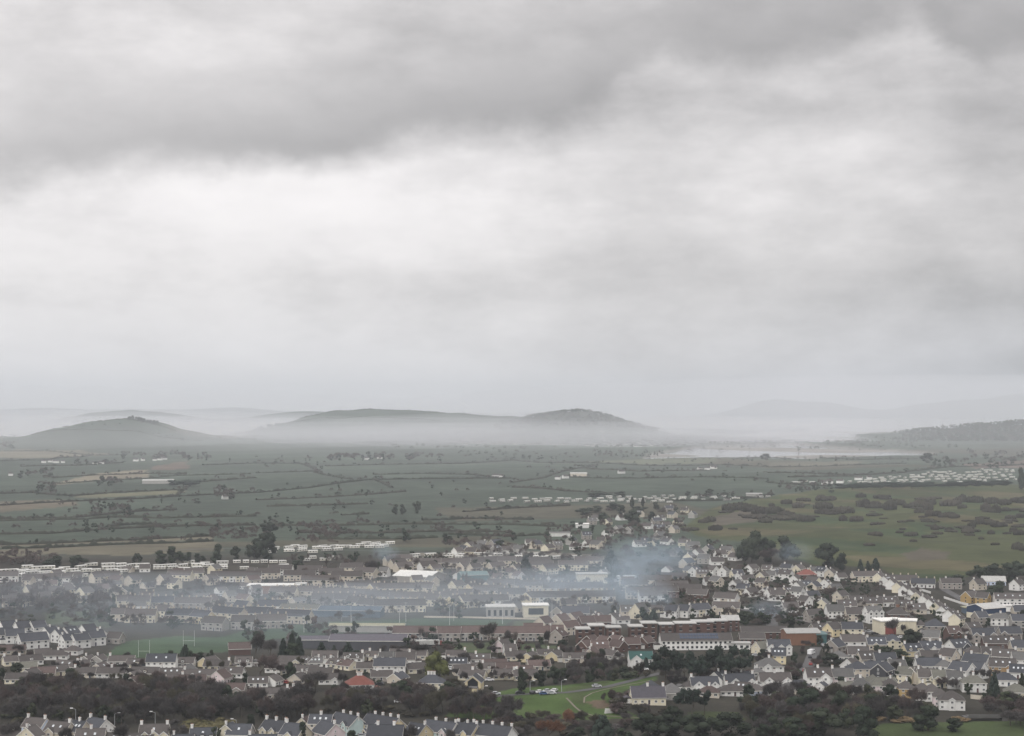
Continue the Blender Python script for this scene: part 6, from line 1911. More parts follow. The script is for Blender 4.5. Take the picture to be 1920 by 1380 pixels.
# gardens through the town
TOWN = [(0, 1225), (160, 1240), (420, 1238), (700, 1230), (1000, 1222), (1240, 1232), (1240, 1262), (1060, 1286), (900, 1298), (640, 1316), (430, 1306), (200, 1292), (0, 1292)]
scatter(TOWN, 95, ['bare'], (3.5, 6), (3.5, 6), 'small bare garden tree among the brown bungalows', 'garden trees among bungalows', MIXB, clear=-1.0, name='garden_tree', cat='garden tree')
scatter(TOWN, 120, ['shrub'], (1.5, 3), (2.5, 5), 'garden shrub among the brown bungalows', 'garden shrubs among bungalows', ['shrub_leaf', 'ever_leaf', 'gorse_leaf', 'twig'], clear=-1.5)
TOWNR = [(1420, 1205), (1600, 1195), (1920, 1160), (1920, 1300), (1840, 1310), (1700, 1292), (1500, 1300), (1410, 1300)]
scatter(TOWNR, 70, ['bare', 'ev'], (3.5, 6), (3.5, 6), 'small garden tree in the close-built streets', 'garden trees in the streets', ['twig', 'ever_leaf', 'twig_red', 'shrub_leaf'], clear=-1.0, name='garden_tree', cat='garden tree')
scatter(TOWNR, 90, ['shrub'], (1.5, 3), (2.5, 5), 'garden shrub in the close-built streets', 'garden shrubs in the streets', ['shrub_leaf', 'ever_leaf', 'gorse_leaf'], clear=-1.5)
MID = [(1280, 1060), (1420, 1070), (1600, 1080), (1720, 1130), (1790, 1150), (1700, 1165), (1400, 1180), (1250, 1170), (1180, 1160), (1180, 1100)]
scatter(MID, 170, ['bare', 'bare', 'ev'], (4, 7), (4, 8), 'garden tree in the pale gabled estate', 'garden trees of the pale estate', ['twig', 'twig', 'twig_red', 'ever_leaf'], clear=-.5, mass=True)
MIDL = [(0, 1100), (200, 1095), (500, 1095), (700, 1080), (960, 1085), (1160, 1100), (1170, 1160), (900, 1160), (700, 1165), (300, 1180), (190, 1180), (0, 1150)]
scatter(MIDL, 260, ['bare', 'bare', 'ev'], (4, 8), (4, 9), 'hazy garden tree among the cream terraces', 'trees among the cream terraces', ['twig', 'twig', 'twig_red', 'ever_leaf'], clear=-.5, mass=True)
scatter([(0, 1104), (215, 1100), (215, 1140), (150, 1142), (0, 1148)], 60, ['bare'], (6, 10), (7, 11), 'bare tree in the hazy grove left of cream terraces', 'hazy grove left of cream terraces', ['twig', 'twig_red'], clear=-1, mass=True)
scatter([(0, 1142), (200, 1140), (210, 1172), (100, 1180), (0, 1175)], 34, ['bare', 'shrub'], (3, 6), (5, 9), 'scrubby bush on the rough ground above the white estate', 'scrub above the white estate', ['twig', 'gorse_leaf', 'shrub_leaf'], clear=-.5, mass=True)
scatter([(430, 1185), (560, 1178), (760, 1192), (900, 1205), (1040, 1214), (1040, 1226), (800, 1226), (560, 1226), (440, 1215)], 50, ['bare', 'ev', 'shrub'], (4, 9), (5, 9), 'dark tree beside the sheds and playing field', 'trees beside the sheds', ['twig', 'ever_leaf', 'twig_red'], clear=.5, mass=True)
for i, (x, y, h, w) in enumerate([(922, 1212, 40, 36), (950, 1214, 30, 26), (800, 1236, 26, 50), (730, 1234, 22, 40), (765, 1232, 20, 26), (1023, 1214, 30, 18)]):
    T_('bare', x, y, h, w, ['spreading bare tree at the end of the russet terraces', 'bare tree right of the spreading one by russet terraces', 'bare purple tree left of the olive-green tree', 'bare tree in front of the big factory shed', 'small bare tree at the right end of the factory', 'slim bare tree before the russet estate'][i])
UP = [(540, 1050), (760, 1044), (1000, 1050), (1180, 1060), (1180, 1095), (960, 1085), (700, 1085), (560, 1090)]
scatter(UP, 130, ['bare', 'ev'], (4, 8), (5, 9), 'hazy tree in the upper town', 'trees of the upper town', ['twig', 'ever_leaf', 'twig_red'], clear=-.5, mass=True)
ROADT = [(830, 1020), (1000, 1012), (1120, 965), (1260, 955), (1330, 985), (1300, 1005), (1400, 1045), (1290, 1070), (1180, 1060), (1000, 1050), (840, 1045)]
scatter(ROADT, 190, ['bare', 'ev', 'bare'], (4, 9), (6, 11), 'hazy tree along the road to the fields', 'trees along the road to the fields', ['twig', 'ever_leaf', 'twig_red'], clear=-.5, mass=True)

# gorse on the links
GO = [(1400, 955, 110, 16), (1470, 962, 120, 18), (1560, 955, 130, 20), (1500, 975, 180, 14), (1600, 975, 60, 14), (1345, 975, 60, 14), (1330, 992, 70, 12), (1660, 948, 80, 14), (1700, 955, 90, 18), (1760, 948, 110, 16), (1850, 945, 110, 16), (1900, 948, 80, 16),
      (1730, 968, 110, 14), (1785, 972, 60, 10), (1830, 955, 80, 18), (1870, 960, 60, 14), (1835, 984, 85, 16), (1865, 980, 30, 12), (1635, 1002, 56, 11), (1690, 997, 14, 6), (1740, 1004, 70, 12), (1762, 996, 30, 12), (1705, 992, 26, 5), (1800, 998, 70, 10), (1880, 1000, 60, 16), (1910, 1004, 40, 14), (1850, 1012, 34, 9), (1710, 1016, 28, 6), (1615, 1024, 40, 8), (1880, 1024, 60, 10), (1905, 1030, 60, 16), (1690, 978, 40, 8), (1900, 972, 60, 10), (1620, 935, 110, 10), (1540, 938, 90, 12), (1450, 945, 60, 14)]
for i, (x, y, w, h) in enumerate(GO):
    for k in range(max(1, int(w / 21))):                             # each dark mass is several ragged thickets grown together
        xx = x + rng.uniform(-.5, .5) * w
        yy = y + rng.gauss(0, 1) * h * .18
        ww = rng.uniform(14, 34) * (.6 + w / 160)
        X, Y, z = ground(xx, yy)
        s_ = F / Y
        hh = rng.uniform(.45, .95) * h / s_
        og = tree_at('scrub', X, Y, hh, ww / s_, 'dark gorse', 'gorse on the links', depth=ww / s_ * rng.uniform(.5, 1.1), rz=rng.uniform(-.6, .6))
        SCATTER.append((og, xx, yy, hh, 'gorse_leaf', 'scrub'))
scatter([(1310, 960), (1500, 940), (1920, 930), (1920, 1010), (1700, 1000), (1500, 975), (1330, 1000)], 50, ['scrub'], (1.5, 3), (8, 22), 'small gorse patch dotted over the links', 'gorse patches on the links', clear=0)

# ---- hedges of the plain
HG = [
    ('on the far left slope', 3.5, 4, [[(0, 864), (90, 863), (175, 854), (222, 853)], [(0, 846), (50, 846), (120, 849), (175, 853)], [(90, 906), (115, 907), (200, 901), (270, 898), (330, 892), (470, 889)], [(100, 896), (180, 891), (290, 888), (350, 889)], [(40, 875), (150, 873), (230, 868)], [(380, 872), (480, 869), (560, 869)]]),
    ('left of the grey barn', 3.5, 4, [[(130, 931), (200, 925), (260, 922), (350, 918)], [(0, 948), (140, 940), (250, 936), (330, 931), (420, 926), (480, 924)], [(0, 926), (60, 924), (130, 930)], [(0, 973), (130, 972), (250, 960), (330, 956)], [(330, 931), (345, 918), (360, 905), (480, 896)]]),
    ('above the tan strips', 3.5, 4, [[(0, 1002), (90, 1001), (190, 993), (300, 988), (380, 986), (480, 985)], [(0, 977), (150, 974), (220, 970), (300, 972), (480, 968)], [(0, 1022), (100, 1019), (220, 1014), (330, 1009), (400, 1005)], [(5, 1029), (100, 1027), (220, 1021), (340, 1018), (400, 1015)], [(200, 988), (250, 983), (330, 986)]]),
    ('in the middle green fields', 3.2, 4, [[(480, 924), (580, 915), (690, 900), (800, 898), (960, 897)], [(610, 874), (740, 871), (850, 870), (960, 863)], [(480, 887), (590, 884), (600, 889), (660, 899)], [(700, 899), (715, 905), (735, 915)], [(480, 938), (620, 932), (700, 927), (760, 922)], [(700, 890), (800, 888), (880, 890), (930, 897)], [(640, 966), (690, 964)], [(560, 869), (590, 880), (600, 889)], [(500, 950), (600, 948), (690, 945)]]),
    ('above the upper town', 3.5, 5, [[(500, 985), (620, 986), (760, 983), (960, 984), (1050, 988)], [(560, 999), (700, 1000), (840, 996), (960, 998)], [(600, 1011), (740, 1011), (820, 1008)], [(870, 960), (960, 953), (1070, 948)], [(840, 1002), (960, 1006), (1080, 1000)], [(790, 976), (900, 972), (1000, 975)]]),
    ('below the estuary', 3.2, 4, [[(960, 863), (1100, 868), (1250, 874), (1350, 872), (1440, 875)], [(960, 905), (1020, 896), (1120, 873)], [(960, 914), (1060, 921), (1150, 925)], [(1050, 894), (1250, 896), (1440, 898)], [(1440, 876), (1560, 874), (1700, 869)], [(1440, 887), (1600, 891), (1700, 886)], [(1100, 880), (1200, 884), (1330, 882)], [(1330, 860), (1440, 858), (1600, 862), (1720, 860)]]),
    ('by the right caravan park', 3.5, 5, [[(1440, 905), (1560, 912)], [(1480, 895), (1600, 893)], [(1700, 885), (1780, 876), (1920, 872)], [(1240, 940), (1360, 938), (1450, 928)]]),
]
for pts in ([(-1020, 7440), (-880, 7480), (-740, 7500), (-600, 7495), (-300, 7480), (60, 7450)], [(-980, 7250), (-700, 7200), (-300, 7180)], [(-1700, 5980), (-1500, 5990), (-1330, 6000), (-1180, 5990)], [(-1620, 5750), (-1330, 5720), (-1050, 5760)]):
    hedge(pts, 3.5, 6, 'on the misty hills', raw=True, step=8)
for reg, hh, ww, lines in HG:
    for ln in lines:
        hedge(ln, hh, ww, reg)
hr = defaultdict(list)
for o, reg, pts in HEDGES:
    hr[reg].append((sum(p[1] if p[1] < 2000 else 5000 - p[1] for p in pts) / len(pts), o))
for reg, lst in hr.items():
    lst.sort(key=lambda a: -a[0])
    for i, (_, o) in enumerate(lst):
        tag(o, 'dark field hedge, %s one counting upward, %s' % (ordinal(i + 1), reg), 'hedge', 'hedges ' + reg)

# ---- trees of the plain and the hills
PL = 'scattered trees of the plain'
def clump(x0, x1, y0, y1, n, h, label, group, kinds=('bare', 'ev'), mats=('twig', 'ever_leaf')):
    scatter([(x0, y0), (x1, y0), (x1, y1), (x0, y1)], n, list(kinds), (h * .7, h * 1.2), (h * .8, h * 1.5), label, group, list(mats), clear=0, mass=True)
clump(35, 100, 884, 900, 16, 11, 'tree of the dark copse on the far left fields', 'dark copse on the far left')
clump(70, 105, 912, 930, 10, 10, 'tree of the lower copse on the far left fields', 'lower copse on the far left')
clump(185, 226, 905, 913, 10, 12, 'tree of the copse beside the tan field', 'copse beside the tan field')
clump(400, 440, 920, 938, 10, 11, 'tree round the small white cottage in the fields', 'trees round the field cottage')
clump(170, 245, 948, 968, 16, 9, 'bare tree of the scrubby hollow in left fields', 'scrubby hollow in left fields')
clump(0, 480, 975, 1000, 30, 7, 'small tree along the hedges above tan strips', 'hedge trees above the tan strips')
clump(110, 480, 935, 975, 26, 6, 'lone small tree dotted in the left fields', 'lone trees in the left fields')
clump(230, 400, 852, 864, 40, 12, 'tree of the dark line behind white farm cottages', 'tree line behind white farms')
clump(0, 45, 836, 842, 8, 15, 'tree of the clump at far left below the misty hill', 'clump below the misty hill')
clump(140, 225, 866, 873, 12, 10, 'tree along the lane by the far farms', 'lane trees by far farms')
clump(620, 672, 858, 866, 14, 17, 'tree of the big hazy clump in mid plain', 'big hazy clump in mid plain', ('ev', 'bare'), ('ever_leaf', 'twig'))
clump(680, 830, 857, 865, 26, 14, 'tree of the hazy belt round the white farmhouse', 'hazy belt round white farmhouse')
clump(430, 620, 858, 880, 18, 8, 'hazy small tree left of the big clump', 'small hazy trees in mid plain')
clump(480, 960, 900, 980, 40, 6, 'lone small tree dotted in the middle green fields', 'lone trees in the middle fields')
clump(480, 960, 984, 1012, 44, 7, 'tree along the hedges above the upper town', 'hedge trees above upper town')
clump(860, 1100, 848, 862, 36, 9, 'hazy tree on the near side of the village', 'hazy trees before the village')
clump(1110, 1245, 850, 860, 30, 12, 'hazy tree of the wood at the estuary head', 'wood at the estuary head')
clump(980, 1440, 868, 905, 30, 6, 'small tree in the fields below the estuary', 'small trees below the estuary')
clump(1240, 1740, 859, 866, 44, 6, 'small tree along the estuary shore', 'shore trees of the estuary')
clump(1340, 1640, 829, 833, 90, 8, 'tiny tree on the spit between the waters', 'trees on the spit')
clump(1240, 1390, 818, 838, 110, 9, '', '')
clump(1590, 1720, 812, 840, 90, 9, '', '')
clump(1230, 1540, 797, 806, 90, 10, '', '')
clump(1750, 1920, 846, 880, 46, 13, 'hazy tree in the fields below the far wood', 'hazy trees below the far wood')
clump(1460, 1560, 905, 925, 30, 8, 'scrubby tree left of the right caravan park', 'scrub left of the right caravan park')
clump(1300, 1450, 925, 942, 20, 7, 'scrubby tree at the end of the long caravan park', 'scrub by the long caravan park')
clump(0, 110, 1040, 1062, 50, 6, 'brown scrub bush behind the left caravan park', 'brown scrub behind left caravans', ('bare', 'shrub'), ('twig', 'twig_red'))
clump(380, 480, 990, 1015, 26, 7, 'brown bare tree beside the tan strips', 'brown trees beside tan strips', ('bare',), ('twig', 'twig_red'))
clump(560, 640, 988, 1022, 30, 7, 'brown bare tree on rough land behind caravans', 'brown trees behind caravans', ('bare',), ('twig', 'twig_red'))
# the wooded hill and the far wood
for i in range(560):
    a = rng.random() * 6.283
    r_ = rng.random() ** .5
    h = rng.uniform(8, 13)
    mass_tree('ev' if i % 3 else 'bare', 262 + 340 * r_ * math.cos(a), 6960 + 330 * r_ * math.sin(a), h, h * rng.uniform(1.4, 2.4), 'ever_leaf' if i % 3 else 'twig')
for i in range(1700):
    t_ = rng.random()
    Y = 6350 + 870 * rng.random()
    h = rng.uniform(14, 24) * (.55 + .5 * min(1, t_ * 2.2))
    mass_tree('ev' if i % 4 else 'bare', 1470 + t_ * 1150 + 100 * rng.random() + (Y - 6650) * .2, Y, h, h * rng.uniform(1., 1.6), 'ever_leaf' if i % 4 else 'twig')
for i in range(16):
    tree_at('ev', -1330 + rng.uniform(-10, 85), 6000 + rng.uniform(-30, 30), rng.uniform(9, 14), rng.uniform(12, 20), 'tree of the small crown on the misty hilltop', 'trees crowning the misty hill', None, False)
for i in range(40):
    X, Y = -1330 + rng.uniform(-620, 560), 6000 + rng.uniform(-320, 40)
    mass_tree('bare' if i % 2 else 'ev', X, Y, rng.uniform(6, 11), rng.uniform(8, 16), 'twig' if i % 2 else 'ever_leaf')
for i in range(150):
    X, Y = rng.uniform(-400, 1400), rng.uniform(5200, 6300)
    mass_tree('bare' if i % 2 else 'ev', X, Y, rng.uniform(6, 11), rng.uniform(9, 18), 'twig' if i % 2 else 'ever_leaf')
for i in range(9):
    X, Y = -1075 + rng.uniform(-55, 55), 7500 + rng.uniform(-30, 30)
    tree_at('ev', X, Y, rng.uniform(9, 13), rng.uniform(14, 22), 'dark tree of the copse at the left foot of the dark hill', 'copse beside the dark hill', None, False)
for i in range(22):
    X = -740 + rng.uniform(-300, 620)
    tree_at('bare', X, 7500 + rng.uniform(-20, 20), rng.uniform(3, 7), rng.uniform(5, 10), 'small tree on the skyline of the dark hill', 'skyline trees of the dark hill', None, False)

# ---- far village and farms
for i in range(70):
    x = rng.uniform(860, 1240)
    Y = rng.uniform(5600, 6500)
    X = (x - CX) / F * Y
    z = float(terrain(X, Y))
    b_ = cached(('farh', i % 4), lambda: (lambda k: (k.prism([(-5 - i % 4, 0), (5 + i % 4, 0), (5 + i % 4, 5), (-5 - i % 4, 5)], -4, 4, 0), k.quad((-5.3 - i % 4, -4.4, 4.9), (5.3 + i % 4, -4.4, 4.9), (5.3 + i % 4, 0, 8.4), (-5.3 - i % 4, 0, 8.4), 1), k.quad((5.3 + i % 4, 4.4, 4.9), (-5.3 - i % 4, 4.4, 4.9), (-5.3 - i % 4, 0, 8.4), (5.3 + i % 4, 0, 8.4), 1), k.tri((5 + i % 4, -4, 5), (5 + i % 4, 4, 5), (5 + i % 4, 0, 8.3), 0), k.tri((-5 - i % 4, 4, 5), (-5 - i % 4, -4, 5), (-5 - i % 4, 0, 8.3), 0), k.mesh('far_house', [M['wall_white'], M['roof_brown']]))[-1])(MB()))
    o = link('house', b_, None, (X, Y, z), rng.uniform(-1, 1), (.75, .75, .75))
    FOOT.append((X, Y, 6))
    tag(o, 'tiny pale house in the hazy village at the hill foot', 'house', 'houses of the hazy village')
for i in range(22):
    x = rng.uniform(1395, 1525)
    Y = 9300 + rng.uniform(-250, 250)
    X = (x - CX) / F * Y
    tag(link('house', CACHE[('farh', i % 4)], None, (X, Y, max(0, float(terrain(X, Y)))), rng.uniform(-.5, .5), (1.0, 1.0, 1.2)), 'tiny house in the faint waterside town across the estuary', 'house', 'houses of the faint waterside town')
FARM = [(82, 868), (95, 867), (105, 868), (118, 868), (178, 871), (190, 870), (255, 865), (268, 864), (290, 864), (300, 863), (308, 862), (688, 862), (712, 860), (930, 895), (940, 896), (1312, 882), (1326, 881), (1338, 879), (1046, 899), (1060, 897), (1165, 888), (422, 936), (1290, 859), (1545, 908), (1556, 907), (1575, 906), (1610, 900), (1630, 899), (20, 892)]
for i, (x, y) in enumerate(sorted(FARM)):
    X, Y, z = ground(x, y)
    tag(link('farmhouse', CACHE[('farh', i % 4)], None, (X, Y, z), rng.uniform(-.6, .6), (.8, .8, .8)), 'pale farm building on the plain, %s of them from the left' % ordinal(i + 1), 'farmhouse', 'farm buildings of the plain')
shed(1085, 893, 30, 12, 5, 0, 'beige', 'white', 'white-roofed farm shed in the fields below the estuary', 'farm shed', 'farm_shed', pitch=12)
shed(295, 907, 50, 16, 5, 3, 'grey', 'pale', 'long grey barn beside the rectangular plantation', 'barn', 'farm_shed', pitch=12)
shed(1092, 990, 14, 8, 4, 0, 'white', 'white', 'bright white shed at the edge of the road houses', 'shed', 'shed', pitch=12)
shed(1050, 1006, 20, 8, 3.5, 2, 'white', 'grey', 'low white barn in the field above road houses', 'shed', 'shed', pitch=12)
shed(1415, 933, 22, 12, 5, -4, 'grey', 'pale', 'grey shed at the end of the long caravan park', 'shed', 'shed', pitch=12)

# ---- caravan parks
FARVAN = []
def park(poly, rows, gap, rot, what, where, group, L=10.0, mass=False):
    """rows of parked caravans, gap in metres between neighbours"""
    y0, y1 = min(p[1] for p in poly), max(p[1] for p in poly)
    xs_ = np.arange(0, 1960, 1.0)
    for r_ in range(rows):
        y = y1 - (y1 - y0) * (r_ + .5) / rows
        on = xs_[inpoly(xs_, np.full(len(xs_), y), poly)]
        if not len(on):
            continue
        x, k = on[0] + rng.uniform(0, 6), 0
        while x < on[-1]:
            if rng.random() > .07:
                yy = y + rng.uniform(-1.6, 1.6)
                if mass:
                    X, Y, z = ground(x, yy)
                    FARVAN.append((X, Y, z, R(rot + rng.uniform(-24, 24))))
                else:
                    k += 1
                    caravan(x, yy, rot + rng.uniform(-24, 24), '%s, %s from the left in %s row of %s' % (what, ordinal(k), 'front second third fourth fifth sixth'.split()[r_], where), group, L)
            x += gap * ppm(y) * rng.uniform(.75, 1.5)
park([(0, 1070), (120, 1064), (240, 1060), (262, 1062), (230, 1080), (140, 1083), (30, 1087), (0, 1090)], 6, 9.0, -48, 'static caravan', 'the left-edge park', 'caravans of the left park')
park([(262, 1062), (420, 1056), (426, 1064), (370, 1070), (300, 1072), (262, 1070)], 3, 10, -62, 'static caravan', 'its smaller neighbour park', 'caravans right of the left park')
for i in range(6):
    caravan(444 + 17.2 * i, 1056.5, -80, '%s from the left of six evenly parked caravans below the dark clump' % ordinal(i + 1), 'row of six caravans', 6)
park([(508, 1027), (600, 1025), (740, 1021), (745, 1028), (640, 1034), (560, 1038), (510, 1038)], 5, 9.5, -58, 'static caravan', 'park beside the dark clump', 'caravans right of the great clump')
park([(772, 1042), (900, 1041), (1050, 1044), (1130, 1047), (1130, 1050), (900, 1051), (772, 1050)], 2, 12, -68, 'static caravan', 'strip above pale-roofed hall', 'caravans of the middle strip')
park([(918, 936), (1060, 934), (1240, 932), (1440, 931), (1450, 936), (1240, 943), (1060, 944), (918, 943)], 3, 11.5, -50, 'tiny caravan', 'the long field park', 'caravans of the long park')
park([(1485, 904), (1530, 903), (1530, 907), (1485, 907)], 1, 9, 90, 'tiny caravan', 'park by the conifer belt', 'short caravan row')
for i, (x, y) in enumerate([(532, 1064), (548, 1066), (573, 1053), (585, 1049), (415, 1068), (458, 1068), (610, 1052), (625, 1048)]):
    caravan(x, y, -70, '%s from the left of the stray caravans above the upper town' % ordinal([3, 4, 5, 6, 1, 2, 7, 8][i]), 'stray caravans', 9)
park([(1570, 905), (1680, 893), (1760, 885), (1910, 880), (1905, 905), (1800, 908), (1700, 908), (1590, 908)], 6, 11, -52, '', '', '', mass=True)
me_ = m_caravan(10.0)
V0 = np.array([v.co[:] for v in me_.vertices])
b_ = MB()
for X, Y, z, a in FARVAN:
    n0 = len(b_.v)
    c, s_ = math.cos(a), math.sin(a)
    b_.v += [(X + c * p[0] - s_ * p[1], Y + s_ * p[0] + c * p[1], z + p[2]) for p in V0]
    for pl in me_.polygons:
        b_.f.append(tuple(n0 + v for v in pl.vertices))
        b_.m.append(pl.material_index)
o = link('distant_caravans', b_.mesh('distant_caravans', [M['caravan_body'], M['caravan_roof'], M['glass']]))
o['kind'] = 'stuff'
o['label'] = 'mass of tiny pale caravans behind the clipped conifer belt'

# ---- vehicles
for i, (x, y, rot, c, lb) in enumerate([
        (893, 1308, 8, 'white', 'white car parked below the glazed gable house'), (930, 1303, 6, 'silver', 'silver car parked on the meadow road'), (748, 1318, 5, 'white', 'white car glimpsed in the woodland gap'),
        (1013, 1300, 20, 'white', 'white car in the car park, nearest the oval evergreen'), (1028, 1298, 15, 'silver', 'silver car in the middle of the car park'), (1040, 1297, 70, 'white', 'white car at the far end of the car park'), (1000, 1301, 60, 'black', 'black car in the car park'), (975, 1302, 5, 'black', 'dark car under the oval evergreen'), (1020, 1303, 10, 'blue', 'blue car at the front of the car park'), (1034, 1302, 12, 'silver', 'second silver car at the front of the car park'),
        (1119, 1289, 10, 'silver', 'lone silver car on the meadow road bend'), (1208, 1257, 10, 'white', 'white car in front of the green-roofed house'),
        (1519, 1234, 80, 'black', 'black car behind the white van'), (1520, 1247, 80, 'red', 'red car on the climbing street'), (1521, 1258, 80, 'silver', 'silver car below the red one'), (1002, 1240, 40, 'silver', 'silver car in the drive of the yellow bungalow'),
        (690, 1381, 10, 'white', 'first white car parked by the pastel terrace'), (679, 1382, 10, 'silver', 'silver car parked by the pastel terrace'), (1487, 1150, 20, 'white', 'white car at the road junction'), (1503, 1158, 20, 'silver', 'silver car nearing the junction'), (1492, 1154, 20, 'white', 'second white car at the junction'),
        (1630, 1186, -15, 'silver', 'silver car below the guest house'), (1640, 1190, -10, 'black', 'dark car below the guest house'), (1690, 1197, 5, 'white', 'white car before the leafless tree'), (1735, 1192, 5, 'white', 'white car before the grey stone house'),
        (918, 1277, 8, 'white', 'white car beside the glazed gable house drive'), (886, 1232, 5, 'white', 'white car among bungalows right of olive tree'), (880, 1247, 60, 'white', 'white car between two bungalows'), (415, 1118, 0, 'white', 'white car in the hazy school yard'), (423, 1116, 0, 'white', 'second white car in the hazy yard'), (432, 1120, 0, 'silver', 'silver car in the hazy yard')]):
    car(x, y, rot, c, lb)
CARS = []
for i in range(46):
    x, y = (rng.uniform(1400, 1900), rng.uniform(1195, 1295)) if i % 3 else (rng.uniform(20, 960), rng.uniform(1240, 1290))
    X, Y, z = ground(x, y)
    if any((X - a) ** 2 + (Y - b2) ** 2 < (r_ * .7 + 2) ** 2 for a, b2, r_ in FOOT):
        continue
    c = rng.choice(['white', 'silver', 'black', 'red', 'blue', 'silver', 'black'])
    CARS.append((car(x, y, rng.choice([5, 80, 95, 170]) + rng.uniform(-10, 10), c, 'car', 'cars parked in the town'), x, y, c))
X, Y, z = ground(1521, 1227)
vn = link('van', None, None, (X, Y, z + .06), R(62))
b_ = MB(); b_.prism([(-3, .4), (3, .4), (3.1, 1.2), (2.3, 2.5), (-3, 2.6)], -1.1, 1.1)
link('body', b_.mesh('body', [M['car_white']]), vn)
b_ = MB(); b_.quad((3.06, -.95, 1.35), (3.06, .95, 1.35), (2.38, .9, 2.4), (2.38, -.9, 2.4))
b_.prism([(2.2, 1.4), (1.6, 2.2), (.6, 2.2), (.6, 1.4)], -1.13, -1.1)
link('window_glass', b_.mesh('window_glass', [M['glass']]), vn)
for cx in (-2, 2):
    for cy in (-1, 1):
        link('wheel', m_car()[2], vn, (cx, cy, .36))
tag(vn, 'tall white van on the climbing street', 'van')
for i in range(3):
    X, Y, z = ground(794 + 12 * i, 1211)
    tk = link('truck', None, None, (X, Y, z), R(20))
    b_ = MB(); b_.prism([(-4, .9), (1.6, .9), (1.6, 3.2), (-4, 3.2)], -1.2, 1.2)
    link('cargo_box', b_.mesh('cargo_box', [M['caravan_roof']]), tk)
    b_ = MB(); b_.prism([(1.7, .5), (3.6, .5), (3.6, 1.6), (3.1, 2.6), (1.7, 2.7)], -1.15, 1.15)
    link('cab', b_.mesh('cab', [M['rust_red']]), tk)
    for cx in (-3, -2, 2.7):
        for cy in (-1, 1):
            link('wheel', m_car()[2], tk, (cx, cy, .4), 0, (1.4, 1.4, 1.4))
    tag(tk, ['left', 'middle', 'right'][i] + ' red-cabbed lorry parked behind the factory shed', 'lorry')

# ---- lamps, masts and posts
lamp_post(142, 1361, 6.5, 'street lamp before the woodland, above the off-white house', -1)
lamp_post(215, 1360, 4.5, 'street lamp right of the off-white house chimney', 1)
lamp_post(291, 1360, 5, 'street lamp above the cream triple-gabled house', -1)
lamp_post(443, 1372, 4.5, 'street lamp beside the rough grass mound', -1)
lamp_post(905, 1310, 5, 'lamp standard on the meadow road near the glazed gable', 1)
lamp_post(994, 1300, 5, 'lamp standard in the car park beside the oval evergreen', 1)
lamp_post(1053, 1298, 5, 'lamp standard at the end of the car park', 1)
lamp_post(1060, 1262, 6, 'lamp post among trees right of the yellow bungalow', 1)
lamp_post(1674, 1137, 6, 'lamp post in the dark roofs above the guest house', 1)
goal(270, 1232, 5.6, 8.5, 'tall white goal posts at the near end of the pitch')
goal(354, 1212, 5.8, 8.5, 'tall white goal posts at the far end of the pitch')
goal(650, 1166, 5.8, 4, 'low white goal on the far playing field')
for i, (x, y, h) in enumerate([(658, 1178, 13), (749, 1178, 12), (570, 1186, 9), (843, 1172, 11), (851, 1164, 10), (942, 1170, 13), (761, 1166, 11), (1035, 1170, 14), (1100, 1160, 9)]):
    pole(x, y, h, '%s floodlight mast from the left round the playing fields' % 'first second third fourth fifth sixth seventh eighth ninth'.split()[[1, 2, 0, 4, 5, 6, 3, 7, 8][i]], 'mast')

# ================================================================== SMOKE
for x, y, z_, rx, ry, rz_, dn, hs_, lb in [
        (1215, 1096, 18, 56, 36, 24, .028, 3.4, 'main body of blue chimney smoke drifting over the houses'),
        (1178, 1142, 12, 30, 22, 17, .034, 3.2, 'lower puff of blue smoke above the church hall'),
        (1245, 1142, 8, 13, 11, 11, .045, 3.0, 'small curl of smoke right of the church hall'),
        (1120, 1120, 14, 60, 40, 18, .012, 3.0, 'ragged smoke trailing over the long terraces'),
        (1030, 1128, 12, 60, 44, 16, .011, 3.0, 'ragged smoke trailing towards the cream school box'),
        (722, 1065, 12, 16, 16, 12, .028, 2.6, 'thin white smoke from a roof left of the pale-roofed hall'),
        (1490, 1068, 14, 24, 18, 12, .018, 3.0, 'faint smoke before the broad tree of the links clump'),
        (1440, 1160, 6, 18, 14, 9, .030, 3.0, 'wisp of smoke at the road junction')]:
    volume_mound('smoke', *(lambda p: (p[0], p[1], z_))(ground(x, y)), rx, ry, rz_, dn, lb, (0.70, 0.86, 1.0), het=hs_, seed=x % 17)
for x, y, rx, ry, rz_, dn, lb in [(640, 1172, 170, 100, 20, 0.00148, 'thin veil of smoke lying over the playing fields'), (330, 1150, 150, 100, 22, 0.00131, 'thin veil of smoke over the cream terraces'), (905, 1155, 120, 90, 26, 0.00186, 'veil of smoke over the cream school box'), (1010, 1120, 90, 70, 30, 0.00124, 'veil of smoke over the long terraces'), (120, 1140, 150, 100, 20, 0.00109, 'faint veil of smoke over the hazy grove'), (420, 1205, 120, 60, 12, 0.00140, 'low veil of smoke over the near pitch')]:
    volume_mound('smoke', *(lambda p: (p[0], p[1], 3))(ground(x, y)), rx, ry, rz_, dn, lb, (0.78, 0.89, 1.0))
scatter([(1180, 1080), (1290, 1085), (1300, 1120), (1180, 1125)], 60, ['bare', 'ev'], (4, 7), (5, 9), '', '', ['twig', 'ever_leaf', 'twig_red'], clear=-1, mass=True)
scatter([(1300, 1085), (1700, 1095), (1800, 1160), (1600, 1190), (1300, 1150)], 120, ['bare', 'ev'], (3, 6), (4, 8), '', '', ['twig', 'ever_leaf', 'twig_red', 'shrub_leaf'], clear=-1, mass=True)
build_mass('distant_trees', 'hedgerow, garden and copse trees over the hazy distance')

